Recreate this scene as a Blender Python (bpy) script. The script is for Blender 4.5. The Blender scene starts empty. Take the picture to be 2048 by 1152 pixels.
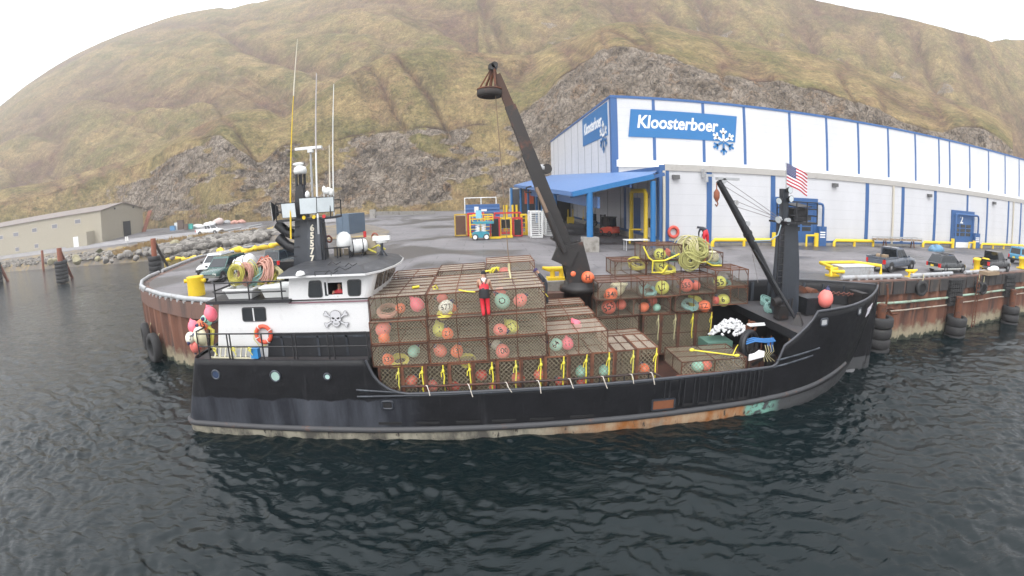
import bpy, bmesh, math, random
import numpy as np
from mathutils import Vector, Matrix, Euler
random.seed(7); RNG = np.random.default_rng(11)
SC = bpy.context.scene
COL = SC.collection

# ---------------------------------------------------------------- camera
# a drone's wide-angle lens: equidistant fisheye, 1008 px per radian on a 2048 px frame, 10 m over the water
CAM_H = 10.0
FPX = 1008.0
def _axes(p, r, y):
    cp, sp, cy, sy = math.cos(p), math.sin(p), math.cos(y), math.sin(y)
    fw = np.array([sy*cp, cy*cp, -sp]); rt = np.array([cy, -sy, 0]); up = np.cross(rt, fw)
    c, s = math.cos(r), math.sin(r)
    return np.stack([c*rt+s*up, -s*rt+c*up, fw])
AX = _axes(math.radians(10.546), math.radians(-1.275), math.radians(3.156))
cam = bpy.data.cameras.new('camera'); camo = bpy.data.objects.new('camera', cam); COL.objects.link(camo)
m = Matrix.Identity(4)
for i in range(3):
    m[i][0], m[i][1], m[i][2] = AX[0][i], AX[1][i], -AX[2][i]
m[2][3] = CAM_H
camo.matrix_world = m
cam.clip_start = 0.05; cam.clip_end = 5000
cam.sensor_fit = 'HORIZONTAL'; cam.sensor_width = 36.0; cam.lens = 17.7
cam.type = 'PANO'
_cc = cam if hasattr(cam, 'panorama_type') else cam.cycles
_cc.panorama_type = 'FISHEYE_LENS_POLYNOMIAL'
_cc.fisheye_fov = math.radians(170)
_cc.fisheye_polynomial_k0 = 0.0
_cc.fisheye_polynomial_k1 = -(2048/36.0)/FPX
_cc.fisheye_polynomial_k2 = 0.0; _cc.fisheye_polynomial_k3 = 0.0; _cc.fisheye_polynomial_k4 = 0.0
SC.camera = camo

# ---------------------------------------------------------------- light: bright overcast
SUN_EL, SUN_AZ = math.radians(48), math.radians(200)
SC.view_settings.view_transform = 'Standard'; SC.view_settings.look = 'None'
SC.view_settings.exposure = 0.25; SC.view_settings.gamma = 1.0
W = bpy.data.worlds.new('World'); SC.world = W; W.use_nodes = True
nt = W.node_tree; nt.nodes.clear()
o = nt.nodes.new('ShaderNodeOutputWorld'); bg = nt.nodes.new('ShaderNodeBackground')
sky = nt.nodes.new('ShaderNodeTexSky'); sky.sky_type = 'NISHITA'; sky.sun_disc = False
sky.sun_elevation = SUN_EL; sky.sun_rotation = SUN_AZ; sky.dust_density = 6.0; sky.air_density = 1.5
hs = nt.nodes.new('ShaderNodeHueSaturation'); hs.inputs['Saturation'].default_value = 0.12; hs.inputs['Value'].default_value = 0.55
tc = nt.nodes.new('ShaderNodeTexCoord'); sp = nt.nodes.new('ShaderNodeSeparateXYZ')
rp = nt.nodes.new('ShaderNodeValToRGB')
rp.color_ramp.elements[0].position = 0.0; rp.color_ramp.elements[0].color = (10.6, 10.6, 10.8, 1)
rp.color_ramp.elements[1].position = 1.0; rp.color_ramp.elements[1].color = (17.5, 17.9, 18.8, 1)
ad = nt.nodes.new('ShaderNodeMix'); ad.data_type = 'RGBA'; ad.blend_type = 'ADD'; ad.inputs[0].default_value = 1.0
nt.links.new(sky.outputs[0], hs.inputs['Color']); nt.links.new(tc.outputs['Generated'], sp.inputs[0])
nt.links.new(sp.outputs['Z'], rp.inputs[0]); nt.links.new(rp.outputs[0], ad.inputs[6]); nt.links.new(hs.outputs[0], ad.inputs[7])
mrx = nt.nodes.new('ShaderNodeMapRange'); mrx.inputs[1].default_value = -1; mrx.inputs[2].default_value = 1; mrx.inputs[3].default_value = 1.42; mrx.inputs[4].default_value = .74      # the cloud is thinner and brighter to the left
nt.links.new(sp.outputs['X'], mrx.inputs[0]); vsx = nt.nodes.new('ShaderNodeVectorMath'); vsx.operation = 'SCALE'; nt.links.new(ad.outputs[2], vsx.inputs[0]); nt.links.new(mrx.outputs[0], vsx.inputs['Scale']); nt.links.new(vsx.outputs[0], bg.inputs[0]); bg.inputs[1].default_value = 0.105
nt.links.new(bg.outputs[0], o.inputs[0])
sl = bpy.data.lights.new('sun', 'SUN'); sl.energy = 0.5; sl.angle = math.radians(30); sl.color = (1, .97, .92)
so = bpy.data.objects.new('sun', sl); COL.objects.link(so)
_d = Vector((math.sin(SUN_AZ)*math.cos(SUN_EL), math.cos(SUN_AZ)*math.cos(SUN_EL), math.sin(SUN_EL)))
so.rotation_euler = _d.to_track_quat('Z', 'Y').to_euler()
SC.cycles.transparent_max_bounces = 28; SC.cycles.max_bounces = 6; SC.cycles.volume_bounces = 0
SC.cycles.use_denoising = True

# ---------------------------------------------------------------- measuring: a ray of the photograph to a real plane
def ray(x, y):
    d = np.array([x-1024.0, y-576.0]); r = math.hypot(*d); th = r/FPX; s = math.sin(th)/max(r, 1e-9)
    return np.array([d[0]*s, -d[1]*s, math.cos(th)]) @ AX
def Zp(x, y, z):
    w = ray(x, y); t = (z-CAM_H)/w[2]; return Vector((w[0]*t, w[1]*t, z))
def Yp(x, y, Y):
    w = ray(x, y); t = Y/w[1]; return Vector((w[0]*t, Y, CAM_H+w[2]*t))
def Xp(x, y, X):
    w = ray(x, y); t = X/w[0]; return Vector((X, w[1]*t, CAM_H+w[2]*t))
def Rp(x, y, R):
    w = ray(x, y); t = R/math.hypot(w[0], w[1]); return Vector((w[0]*t, w[1]*t, CAM_H+w[2]*t))
def sstep(a, b, x):
    t = min(1, max(0, (x-a)/(b-a))); return t*t*(3-2*t)
QZ = 4.66
SH_AZ = [-75, -55, -49.4, -43.7, -40.9, -38, -35.2, -31.1, -27.7, -23.1, -18]
SH_R = [300, 190, 164, 146, 139, 134, 130, 131, 133, 137, 140]
def gz(x, y):
    R = math.hypot(x, y); az = math.degrees(math.atan2(x, y))
    if R < 72: return QZ
    r = float(np.interp(R, [0, 110, 200, 260], [QZ, QZ, 5.0, 5.5]))
    if az > -17: return r
    d = R-float(np.interp(az, SH_AZ, SH_R))
    l = float(np.interp(d, [0, 3, 12, 25, 50, 90], [1.6, 2.2, 3.3, 4.0, 5.0, 6.0]))
    k = sstep(-19, -29, az) if False else min(1, max(0, (-az-17)/11)); k = k*k*(3-2*k)
    if az > -31: l = l+(QZ-l)*max(0, 1-(R-72)/40) if R < 112 else l
    return l*k+r*(1-k)
def G(x, y):
    z = QZ
    for _ in range(30):
        p = Zp(x, y, z); z = 0.5*z+0.5*gz(p.x, p.y)
    return Zp(x, y, z)

# ---------------------------------------------------------------- numpy noise
_perm = RNG.permutation(256).astype(np.int64); _perm = np.concatenate([_perm]*3)
_grad = RNG.normal(size=(256, 3)); _grad /= np.linalg.norm(_grad, axis=1)[:, None]
def perlin(P):
    P = np.asarray(P, float); i = np.floor(P).astype(np.int64); f = P-i; u = f*f*f*(f*(f*6-15)+10); i &= 255
    def g(dx, dy, dz):
        h = _perm[_perm[_perm[(i[..., 0]+dx) & 255]+((i[..., 1]+dy) & 255)]+((i[..., 2]+dz) & 255)]
        return (_grad[h]*(f-np.array([dx, dy, dz]))).sum(-1)
    def L(a, b, t): return a+(b-a)*t
    x0 = L(g(0,0,0), g(1,0,0), u[..., 0]); x1 = L(g(0,1,0), g(1,1,0), u[..., 0])
    y0 = L(g(0,0,1), g(1,0,1), u[..., 0]); y1 = L(g(0,1,1), g(1,1,1), u[..., 0])
    return L(L(x0, x1, u[..., 1]), L(y0, y1, u[..., 1]), u[..., 2])*1.5
def fbm(P, o=4):
    a, s, t = 1.0, 0.0, 0
    P = np.asarray(P, float)
    for k in range(o):
        s = s+a*perlin(P*2**k+17.3*k); t += a; a *= .5
    return s/t

# ---------------------------------------------------------------- mesh builder
def frame_of(d):
    d = Vector(d).normalized(); a = Vector((0, 0, 1)) if abs(d.z) < .95 else Vector((1, 0, 0))
    x = d.cross(a).normalized(); return x, d.cross(x).normalized(), d
class MB:
    def __init__(s): s.v = []; s.f = []; s.m = []; s.s = []; s.mi = 0; s.M = None
    def add(s, vs, fs, smooth=False):
        b = len(s.v)
        s.v += [tuple(s.M @ Vector(q)) if s.M is not None else tuple(q) for q in vs]
        for f in fs: s.f.append(tuple(b+i for i in f)); s.m.append(s.mi); s.s.append(smooth)
        return s
    def box(s, c, d, R=None):
        x, y, z = d[0]/2, d[1]/2, d[2]/2; c = Vector(c)
        p = [Vector((i*x, j*y, k*z)) for i in (-1, 1) for j in (-1, 1) for k in (-1, 1)]
        if R is not None:
            R = Matrix.Rotation(R, 3, 'Z') if isinstance(R, (int, float)) else R
            p = [R @ q for q in p]
        return s.add([c+q for q in p], [(0,1,3,2), (4,6,7,5), (0,4,5,1), (2,3,7,6), (0,2,6,4), (1,5,7,3)])
    def box2(s, a, b):
        return s.box([(a[i]+b[i])/2 for i in range(3)], [abs(b[i]-a[i]) for i in range(3)])
    def cyl(s, a, b, r0, r1=None, n=10, caps=True, smooth=True):
        a, b = Vector(a), Vector(b); r1 = r0 if r1 is None else r1
        x, y, d = frame_of(b-a); vs = []
        for c, r in ((a, r0), (b, r1)):
            for k in range(n):
                t = 2*math.pi*k/n; vs.append(c+x*(r*math.cos(t))+y*(r*math.sin(t)))
        s.add(vs, [(k, (k+1) % n, n+(k+1) % n, n+k) for k in range(n)], smooth)
        if caps: s.add(vs[:n], [tuple(range(n-1, -1, -1))]); s.add(vs[n:], [tuple(range(n))])
        return s
    def bar(s, a, b, w, h=None, up=None):
        a, b = Vector(a), Vector(b); h = w if h is None else h; d = (b-a).normalized()
        u = Vector(up) if up is not None else (Vector((0, 0, 1)) if abs(d.z) < .9 else Vector((0, 1, 0)))
        x = d.cross(u).normalized(); y = x.cross(d).normalized()
        vs = [c+x*(i*w/2)+y*(j*h/2) for c in (a, b) for i, j in ((-1,-1), (1,-1), (1,1), (-1,1))]
        return s.add(vs, [(0,1,5,4), (1,2,6,5), (2,3,7,6), (3,0,4,7), (3,2,1,0), (4,5,6,7)])
    def tube(s, pts, r, n=6, closed=False):
        pts = [Vector(p) for p in pts]; N = len(pts); vs = []
        rr = r if isinstance(r, (list, tuple)) else [r]*N; px = None
        for i, p in enumerate(pts):
            d = (pts[(i+1) % N]-pts[i-1]) if closed else (pts[min(i+1, N-1)]-pts[max(i-1, 0)])
            if d.length < 1e-9: d = Vector((0, 0, 1))
            d.normalize()
            if px is None: px = frame_of(d)[0]
            px = (px-d*px.dot(d)); px = px.normalized() if px.length > 1e-6 else frame_of(d)[0]
            y = d.cross(px)
            for k in range(n):
                t = 2*math.pi*k/n; vs.append(p+px*(rr[i]*math.cos(t))+y*(rr[i]*math.sin(t)))
        fs = []
        for i in range(N if closed else N-1):
            j = (i+1) % N
            fs += [(i*n+k, i*n+(k+1) % n, j*n+(k+1) % n, j*n+k) for k in range(n)]
        s.add(vs, fs, True)
        if not closed: s.add(vs[:n], [tuple(range(n-1, -1, -1))]); s.add(vs[-n:], [tuple(range(n))])
        return s
    def lathe(s, prof, o=(0,0,0), ax=(0,0,1), n=16, smooth=True):
        o = Vector(o); x, y, d = frame_of(ax); vs = []
        for r, h in prof:
            for k in range(n):
                t = 2*math.pi*k/n; vs.append(o+d*h+x*(r*math.cos(t))+y*(r*math.sin(t)))
        fs = [(i*n+k, i*n+(k+1) % n, (i+1)*n+(k+1) % n, (i+1)*n+k) for i in range(len(prof)-1) for k in range(n)]
        s.add(vs, fs, smooth)
        if prof[0][0] > 1e-4: s.add(vs[:n], [tuple(range(n-1, -1, -1))])
        if prof[-1][0] > 1e-4: s.add(vs[-n:], [tuple(range(n))])
        return s
    def ball(s, c, r, sc=(1,1,1), n=14, m=8):
        c = Vector(c); vs = []
        for i in range(m+1):
            a = math.pi*i/m
            for k in range(n):
                t = 2*math.pi*k/n
                vs.append(c+Vector((r*sc[0]*math.sin(a)*math.cos(t), r*sc[1]*math.sin(a)*math.sin(t), r*sc[2]*math.cos(a))))
        return s.add(vs, [(i*n+k, (i+1)*n+k, (i+1)*n+(k+1) % n, i*n+(k+1) % n) for i in range(m) for k in range(n)], True)
    def torus(s, c, ax, R, r, n=24, m=8, flat=1.0):
        c = Vector(c); x, y, d = frame_of(ax); vs = []
        for i in range(n):
            t = 2*math.pi*i/n; e = x*math.cos(t)+y*math.sin(t)
            for k in range(m):
                q = 2*math.pi*k/m; vs.append(c+e*(R+r*math.cos(q))+d*(r*flat*math.sin(q)))
        return s.add(vs, [(i*m+k, i*m+(k+1) % m, ((i+1) % n)*m+(k+1) % m, ((i+1) % n)*m+k) for i in range(n) for k in range(m)], True)
    def prism(s, pts, vec):
        pts = [Vector(p) for p in pts]; vec = Vector(vec); n = len(pts)
        s.add(pts+[p+vec for p in pts], [tuple(range(n-1, -1, -1)), tuple(range(n, 2*n))]+[(k, (k+1) % n, n+(k+1) % n, n+k) for k in range(n)])
        return s
    def loft(s, rings, closed=True, caps=True, smooth=True):
        n = len(rings[0]); vs = [q for r in rings for q in r]
        kk = n if closed else n-1
        s.add(vs, [(i*n+k, i*n+(k+1) % n, (i+1)*n+(k+1) % n, (i+1)*n+k) for i in range(len(rings)-1) for k in range(kk)], smooth)
        if caps: s.add(rings[0], [tuple(range(n-1, -1, -1))]); s.add(rings[-1], [tuple(range(n))])
        return s
    def quad(s, *p): return s.add(p, [tuple(range(len(p)))])
    def mesh(s, name, mats, inv=None):
        me = bpy.data.meshes.new(name)
        vs = s.v if inv is None else [tuple(inv @ Vector(q)) for q in s.v]
        me.from_pydata(vs, [], s.f)
        for q in (mats if isinstance(mats, (list, tuple)) else [mats]): me.materials.append(q)
        me.polygons.foreach_set('material_index', s.m); me.polygons.foreach_set('use_smooth', s.s)
        me.update(); return me
    def build(s, name, mats, parent=None, label=None, fix=True):
        """world coordinates in, one mesh object out, under PARENT"""
        inv = MW[parent.name].inverted() if parent is not None and parent.name in MW else None
        me = s.mesh(name, mats, inv)
        if fix:
            b = bmesh.new(); b.from_mesh(me); bmesh.ops.recalc_face_normals(b, faces=b.faces); b.to_mesh(me); b.free()
        ob = bpy.data.objects.new(name, me); COL.objects.link(ob)
        if parent is not None:
            ob.parent = parent
            if parent.name in MW: MW[ob.name] = MW[parent.name]
        if label: ob['label'] = label
        return ob
    def build_each(s, name, mats, parent, label=None):
        """one object for every separate piece"""
        K = {}; par = {}
        def fd(a):
            while par[a] != a: par[a] = par[par[a]]; a = par[a]
            return a
        key = [tuple(round(c, 4) for c in q) for q in s.v]
        for k in key: par.setdefault(k, k)
        for f in s.f:
            for i in f[1:]: par[fd(key[f[0]])] = fd(key[i])
        for f, m_, q in zip(s.f, s.m, s.s): K.setdefault(fd(key[f[0]]), []).append((f, m_, q))
        for L in K.values():
            mb = MB(); ix = {}
            for f, m_, q in L:
                mb.f.append(tuple(ix.setdefault(i, len(ix)) for i in f)); mb.m.append(m_); mb.s.append(q)
            mb.v = [None]*len(ix)
            for i, j in ix.items(): mb.v[j] = s.v[i]
            mb.build(name, mats, parent, label)
MW = {}
def thing(name, label, cat, loc=(0,0,0), rz=0.0, group=None):
    ob = bpy.data.objects.new(name, None); COL.objects.link(ob); ob.empty_display_size = .2
    ob.location = loc; ob.rotation_euler = (0, 0, rz)
    MW[ob.name] = Matrix.Translation(Vector(loc)) @ Matrix.Rotation(rz, 4, 'Z')
    ob['label'] = label; ob['category'] = cat
    if group: ob['group'] = group
    return ob
def tag(ob, label, cat, group=None):
    ob['label'] = label; ob['category'] = cat
    if group: ob['group'] = group
    return ob
def single(mb, name, mats, label, cat, group=None):
    """a thing of one mesh: origin moved to its base"""
    v = np.array(mb.v); c = (v.min(0)+v.max(0))/2; c[2] = v[:, 2].min()
    T = Matrix.Translation(Vector(c)); me = mb.mesh(name, mats, T.inverted())
    b = bmesh.new(); b.from_mesh(me); bmesh.ops.recalc_face_normals(b, faces=b.faces); b.to_mesh(me); b.free()
    ob = bpy.data.objects.new(name, me); COL.objects.link(ob); ob.location = c; MW[ob.name] = T
    return tag(ob, label, cat, group)
def struct(mb, name, mats, kind='structure'):
    ob = mb.build(name, mats, None, fix=False); ob['kind'] = kind; return ob
def copy_tree(ob, parent=None):
    c = ob.copy(); COL.objects.link(c); c.parent = parent
    for ch in ob.children: copy_tree(ch, c)
    return c
def text_geo(body, size, shear=0.0, bold=0.0, depth=0.0, align='CENTER'):
    cu = bpy.data.curves.new('t', 'FONT'); cu.body = body; cu.size = size; cu.shear = shear; cu.offset = bold
    cu.align_x = align; cu.align_y = 'CENTER'; cu.resolution_u = 3; cu.extrude = depth; cu.space_character = 1.0
    ob = bpy.data.objects.new('t', cu); COL.objects.link(ob)
    me = ob.evaluated_get(bpy.context.evaluated_depsgraph_get()).to_mesh()
    vs = [v.co.copy() for v in me.vertices]; fs = [tuple(p.vertices) for p in me.polygons]
    bpy.data.objects.remove(ob); bpy.data.curves.remove(cu)
    return vs, fs
def place_text(mb, geo, o, right, up):
    r, u = Vector(right).normalized(), Vector(up).normalized(); n = r.cross(u); o = Vector(o)
    return mb.add([o+r*v.x+u*v.y+n*v.z for v in geo[0]], geo[1])

# ---------------------------------------------------------------- materials
MATS = {}
def pm(name, col, rough=.5, var=.18, scale=3.0, metal=0.0, dirt=None, dirt_amt=.4, dirt_scale=1.2, bump=0.0, bscale=30.0, spec=.5, coat=0.0, streak=False):
    """paint or plain stuff with soft variation and optional blotches or runs of a second colour"""
    if name in MATS: return MATS[name]
    mt = bpy.data.materials.new(name); mt.use_nodes = True; n = mt.node_tree; b = n.nodes['Principled BSDF']
    tc = n.nodes.new('ShaderNodeTexCoord')
    ns = n.nodes.new('ShaderNodeTexNoise'); ns.inputs['Scale'].default_value = scale; ns.inputs['Detail'].default_value = 6; ns.inputs['Roughness'].default_value = .65
    n.links.new(tc.outputs['Object'], ns.inputs['Vector'])
    mx = n.nodes.new('ShaderNodeMix'); mx.data_type = 'RGBA'
    mx.inputs[6].default_value = [c*(1-var) for c in col]+[1]; mx.inputs[7].default_value = [min(1, c*(1+var)) for c in col]+[1]
    n.links.new(ns.outputs['Fac'], mx.inputs[0]); out = mx.outputs[2]
    if dirt is not None:
        mp = n.nodes.new('ShaderNodeMapping'); n.links.new(tc.outputs['Object'], mp.inputs['Vector'])
        if streak: mp.inputs['Scale'].default_value = (1, 1, .12)
        n2 = n.nodes.new('ShaderNodeTexNoise'); n2.inputs['Scale'].default_value = dirt_scale; n2.inputs['Detail'].default_value = 8; n2.inputs['Roughness'].default_value = .7
        n.links.new(mp.outputs[0], n2.inputs['Vector'])
        mr = n.nodes.new('ShaderNodeMapRange'); c = .72-.42*dirt_amt
        mr.inputs[1].default_value = c-.06; mr.inputs[2].default_value = c+.1
        n.links.new(n2.outputs['Fac'], mr.inputs[0])
        m2 = n.nodes.new('ShaderNodeMix'); m2.data_type = 'RGBA'; n.links.new(mr.outputs[0], m2.inputs[0])
        n.links.new(out, m2.inputs[6]); m2.inputs[7].default_value = list(dirt)+[1]; out = m2.outputs[2]
    n.links.new(out, b.inputs['Base Color'])
    rr = n.nodes.new('ShaderNodeMapRange'); rr.inputs[3].default_value = max(.03, rough-.12); rr.inputs[4].default_value = min(1, rough+.12)
    n.links.new(ns.outputs['Fac'], rr.inputs[0]); n.links.new(rr.outputs[0], b.inputs['Roughness'])
    b.inputs['Metallic'].default_value = metal; b.inputs['Specular IOR Level'].default_value = spec
    if coat: b.inputs['Coat Weight'].default_value = coat
    if bump:
        n3 = n.nodes.new('ShaderNodeTexNoise'); n3.inputs['Scale'].default_value = bscale; n3.inputs['Detail'].default_value = 4
        n.links.new(tc.outputs['Object'], n3.inputs['Vector'])
        bp = n.nodes.new('ShaderNodeBump'); bp.inputs['Strength'].default_value = bump; bp.inputs['Distance'].default_value = .05
        n.links.new(n3.outputs['Fac'], bp.inputs['Height']); n.links.new(bp.outputs[0], b.inputs['Normal'])
    MATS[name] = mt; return mt
RUST = (.13, .045, .02)
M_white = pm('white_paint', (.78, .78, .77), .4, .05, dirt=(.55, .50, .44), dirt_amt=.16, dirt_scale=.9, streak=True)
M_boatwhite = pm('boat_white', (.68, .68, .68), .3, .03, dirt=(.62, .58, .5), dirt_amt=.12, streak=True)
M_blue = pm('blue_paint', (.030, .10, .26), .45, .12)
M_signblue = pm('sign_blue', (.012, .135, .34), .5, .06)
M_roofblue = pm('roof_blue', (.075, .17, .38), .45, .1)
M_yellow = pm('yellow_paint', (.75, .52, .02), .5, .12, dirt=(.25, .16, .04), dirt_amt=.12, dirt_scale=2.5)
M_black = pm('black_paint', (.013, .014, .017), .45, .3, dirt=(.05, .05, .055), dirt_amt=.2)
M_blackmast = pm('mast_black', (.026, .031, .040), .4, .3, dirt=(.085, .10, .12), dirt_amt=.36, streak=True)
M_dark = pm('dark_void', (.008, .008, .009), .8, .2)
M_deck = pm('deck_grey', (.055, .052, .055), .6, .3, dirt=(.10, .07, .05), dirt_amt=.3)
M_rustdeck = pm('rust_deck', (.09, .04, .028), .75, .35, dirt=(.045, .03, .025), dirt_amt=.4)
M_rust = pm('rust', RUST, .85, .5, scale=8, dirt=(.05, .03, .025), dirt_amt=.4, bump=.4)
M_rustblack = pm('rusty_black', (.018, .016, .016), .55, .35, dirt=(.085, .032, .018), dirt_amt=.2, dirt_scale=1.6)
M_galv = pm('galvanised', (.36, .37, .38), .5, .2, dirt=(.22, .2, .18), dirt_amt=.3)
M_rubber = pm('tyre_rubber', (.022, .022, .023), .75, .35, scale=6, dirt=(.06, .055, .05), dirt_amt=.25, bump=.3)
M_concrete = pm('concrete', (.30, .285, .26), .9, .25, dirt=(.16, .14, .12), dirt_amt=.35, bump=.3)
M_glass = pm('dark_glass', (.012, .016, .020), .06, .2, spec=.6)
M_rope_y = pm('rope_yellow', (.62, .56, .10), .8, .25, scale=14)
M_rope_o2 = pm('rope_mustard', (.42, .38, .08), .85, .3, scale=14); M_rope_o = pm('rope_olive', (.36, .35, .13), .85, .3, scale=14)
M_rope_t = pm('rope_tan', (.46, .42, .24), .85, .25, scale=14)
M_rope_g = pm('rope_teal', (.25, .42, .38), .85, .25, scale=14)
M_rope_p = pm('rope_pink', (.5, .28, .22), .85, .25, scale=14)
M_rope_r = pm('rope_red', (.45, .09, .04), .85, .25, scale=14)
M_ink = pm('marker_black', (.01, .01, .01), .7, .1)
M_steel = pm('bare_steel', (.3, .3, .31), .35, .2, metal=.8)
M_red = pm('red_paint', (.5, .03, .03), .5, .15)
M_orange = pm('orange_paint', (.72, .12, .03), .45, .12)
M_tan = pm('tan_wall', (.37, .335, .26), .7, .06, dirt=(.3, .26, .2), dirt_amt=.15, streak=True)
M_plastic = pm('white_plastic', (.74, .75, .74), .4, .06)
M_skin = pm('skin', (.42, .24, .16), .55, .1)
M_chrome = pm('chrome', (.5, .5, .52), .2, .1, metal=.9)
M_lampglass = pm('lamp_glass', (.55, .6, .62), .08, .15)
M_wood = pm('weathered_wood', (.26, .19, .12), .8, .3, scale=5)
# ================================================================ water
def water():
    def axis(lo, hi, c0, c1, d0, g):
        a = list(np.arange(c0, c1, d0)); d = d0; x = c0
        L = []
        while x > lo: d *= g; x -= d; L.append(x)
        R = []; d = d0; x = a[-1]
        while x < hi: d *= g; x += d; R.append(x)
        return np.array(L[::-1]+a+R)
    xs = axis(-700, 900, -24, 30, .095, 1.02); ys = axis(-30, 420, 8, 27, .095, 1.02)
    X, Y = np.meshgrid(xs, ys)
    dx = np.gradient(xs)[None, :]; dy = np.gradient(ys)[:, None]; sp = np.maximum(dx, dy)+0*X
    Z = np.zeros_like(X); r = np.random.default_rng(3)
    mod = .65+.6*fbm(np.stack([X/9, Y/7, 0*X], -1), 2)
    wx = X+.9*perlin(np.stack([X/3.1, Y/3.1, 0*X+5], -1)); wy = Y+.9*perlin(np.stack([X/3.1, Y/3.1, 0*X+9], -1))
    for k in range(64):
        lam = 0.30*(11.0**r.random()); th = math.radians(62+r.normal()*34); A = .0108*lam**.50*(.5+r.random())
        kx, ky = math.cos(th)*2*math.pi/lam, math.sin(th)*2*math.pi/lam
        ph = kx*wx+ky*wy+r.random()*6.28
        s = np.sin(ph); Z += A*(s+.35*np.cos(2*ph))*np.clip(1.4-2.6*sp/lam, 0, 1)
    Z = Z*mod*.80
    nx, ny = len(xs), len(ys)
    me = bpy.data.meshes.new('water')
    V = np.stack([X, Y, Z], -1).reshape(-1, 3)
    i = np.arange(nx-1)[None, :]+nx*np.arange(ny-1)[:, None]
    F = np.stack([i, i+1, i+1+nx, i+nx], -1).reshape(-1, 4)
    me.vertices.add(len(V)); me.vertices.foreach_set('co', V.ravel()); me.loops.add(F.size); me.loops.foreach_set('vertex_index', F.ravel())
    me.polygons.add(len(F)); me.polygons.foreach_set('loop_start', np.arange(0, F.size, 4)); me.polygons.foreach_set('use_smooth', np.ones(len(F), bool))
    me.update(); me.validate()
    mt = bpy.data.materials.new('harbour_water'); mt.use_nodes = True; n = mt.node_tree; b = n.nodes['Principled BSDF']
    b.inputs['Base Color'].default_value = (.0011, .0062, .0075, 1); b.inputs['Roughness'].default_value = .025; b.inputs['IOR'].default_value = 1.345
    g = n.nodes.new('ShaderNodeNewGeometry')
    h = None
    for sc, st in ((1.6, .6), (4.5, .34), (12, .12)):
        ns = n.nodes.new('ShaderNodeTexNoise'); ns.inputs['Scale'].default_value = sc; ns.inputs['Detail'].default_value = 3; ns.inputs['Distortion'].default_value = .8
        mp = n.nodes.new('ShaderNodeMapping'); mp.inputs['Rotation'].default_value = (0, 0, math.radians(-28)); mp.inputs['Scale'].default_value = (.55, 1.25, 1)
        n.links.new(g.outputs['Position'], mp.inputs[0]); n.links.new(mp.outputs[0], ns.inputs['Vector'])
        ml = n.nodes.new('ShaderNodeMath'); ml.operation = 'MULTIPLY'; ml.inputs[1].default_value = st; n.links.new(ns.outputs['Fac'], ml.inputs[0])
        if h is None: h = ml.outputs[0]
        else:
            a = n.nodes.new('ShaderNodeMath'); a.operation = 'ADD'; n.links.new(h, a.inputs[0]); n.links.new(ml.outputs[0], a.inputs[1]); h = a.outputs[0]
    sx = n.nodes.new('ShaderNodeSeparateXYZ'); n.links.new(g.outputs['Position'], sx.inputs[0])      # open water is more wind-ruffled than the lee of the boat
    mr = n.nodes.new('ShaderNodeMapRange'); mr.inputs[1].default_value = -12; mr.inputs[2].default_value = -42; mr.inputs[3].default_value = 1; mr.inputs[4].default_value = 2.3; n.links.new(sx.outputs['X'], mr.inputs[0])
    mq = n.nodes.new('ShaderNodeMath'); mq.operation = 'MULTIPLY'; n.links.new(h, mq.inputs[0]); n.links.new(mr.outputs[0], mq.inputs[1]); h = mq.outputs[0]
    bp = n.nodes.new('ShaderNodeBump'); bp.inputs['Strength'].default_value = 1.0; bp.inputs['Distance'].default_value = .075
    n.links.new(h, bp.inputs['Height']); n.links.new(bp.outputs[0], b.inputs['Normal'])
    me.materials.append(mt)
    ob = bpy.data.objects.new('water', me); COL.objects.link(ob); ob['kind'] = 'structure'
water()

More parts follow.
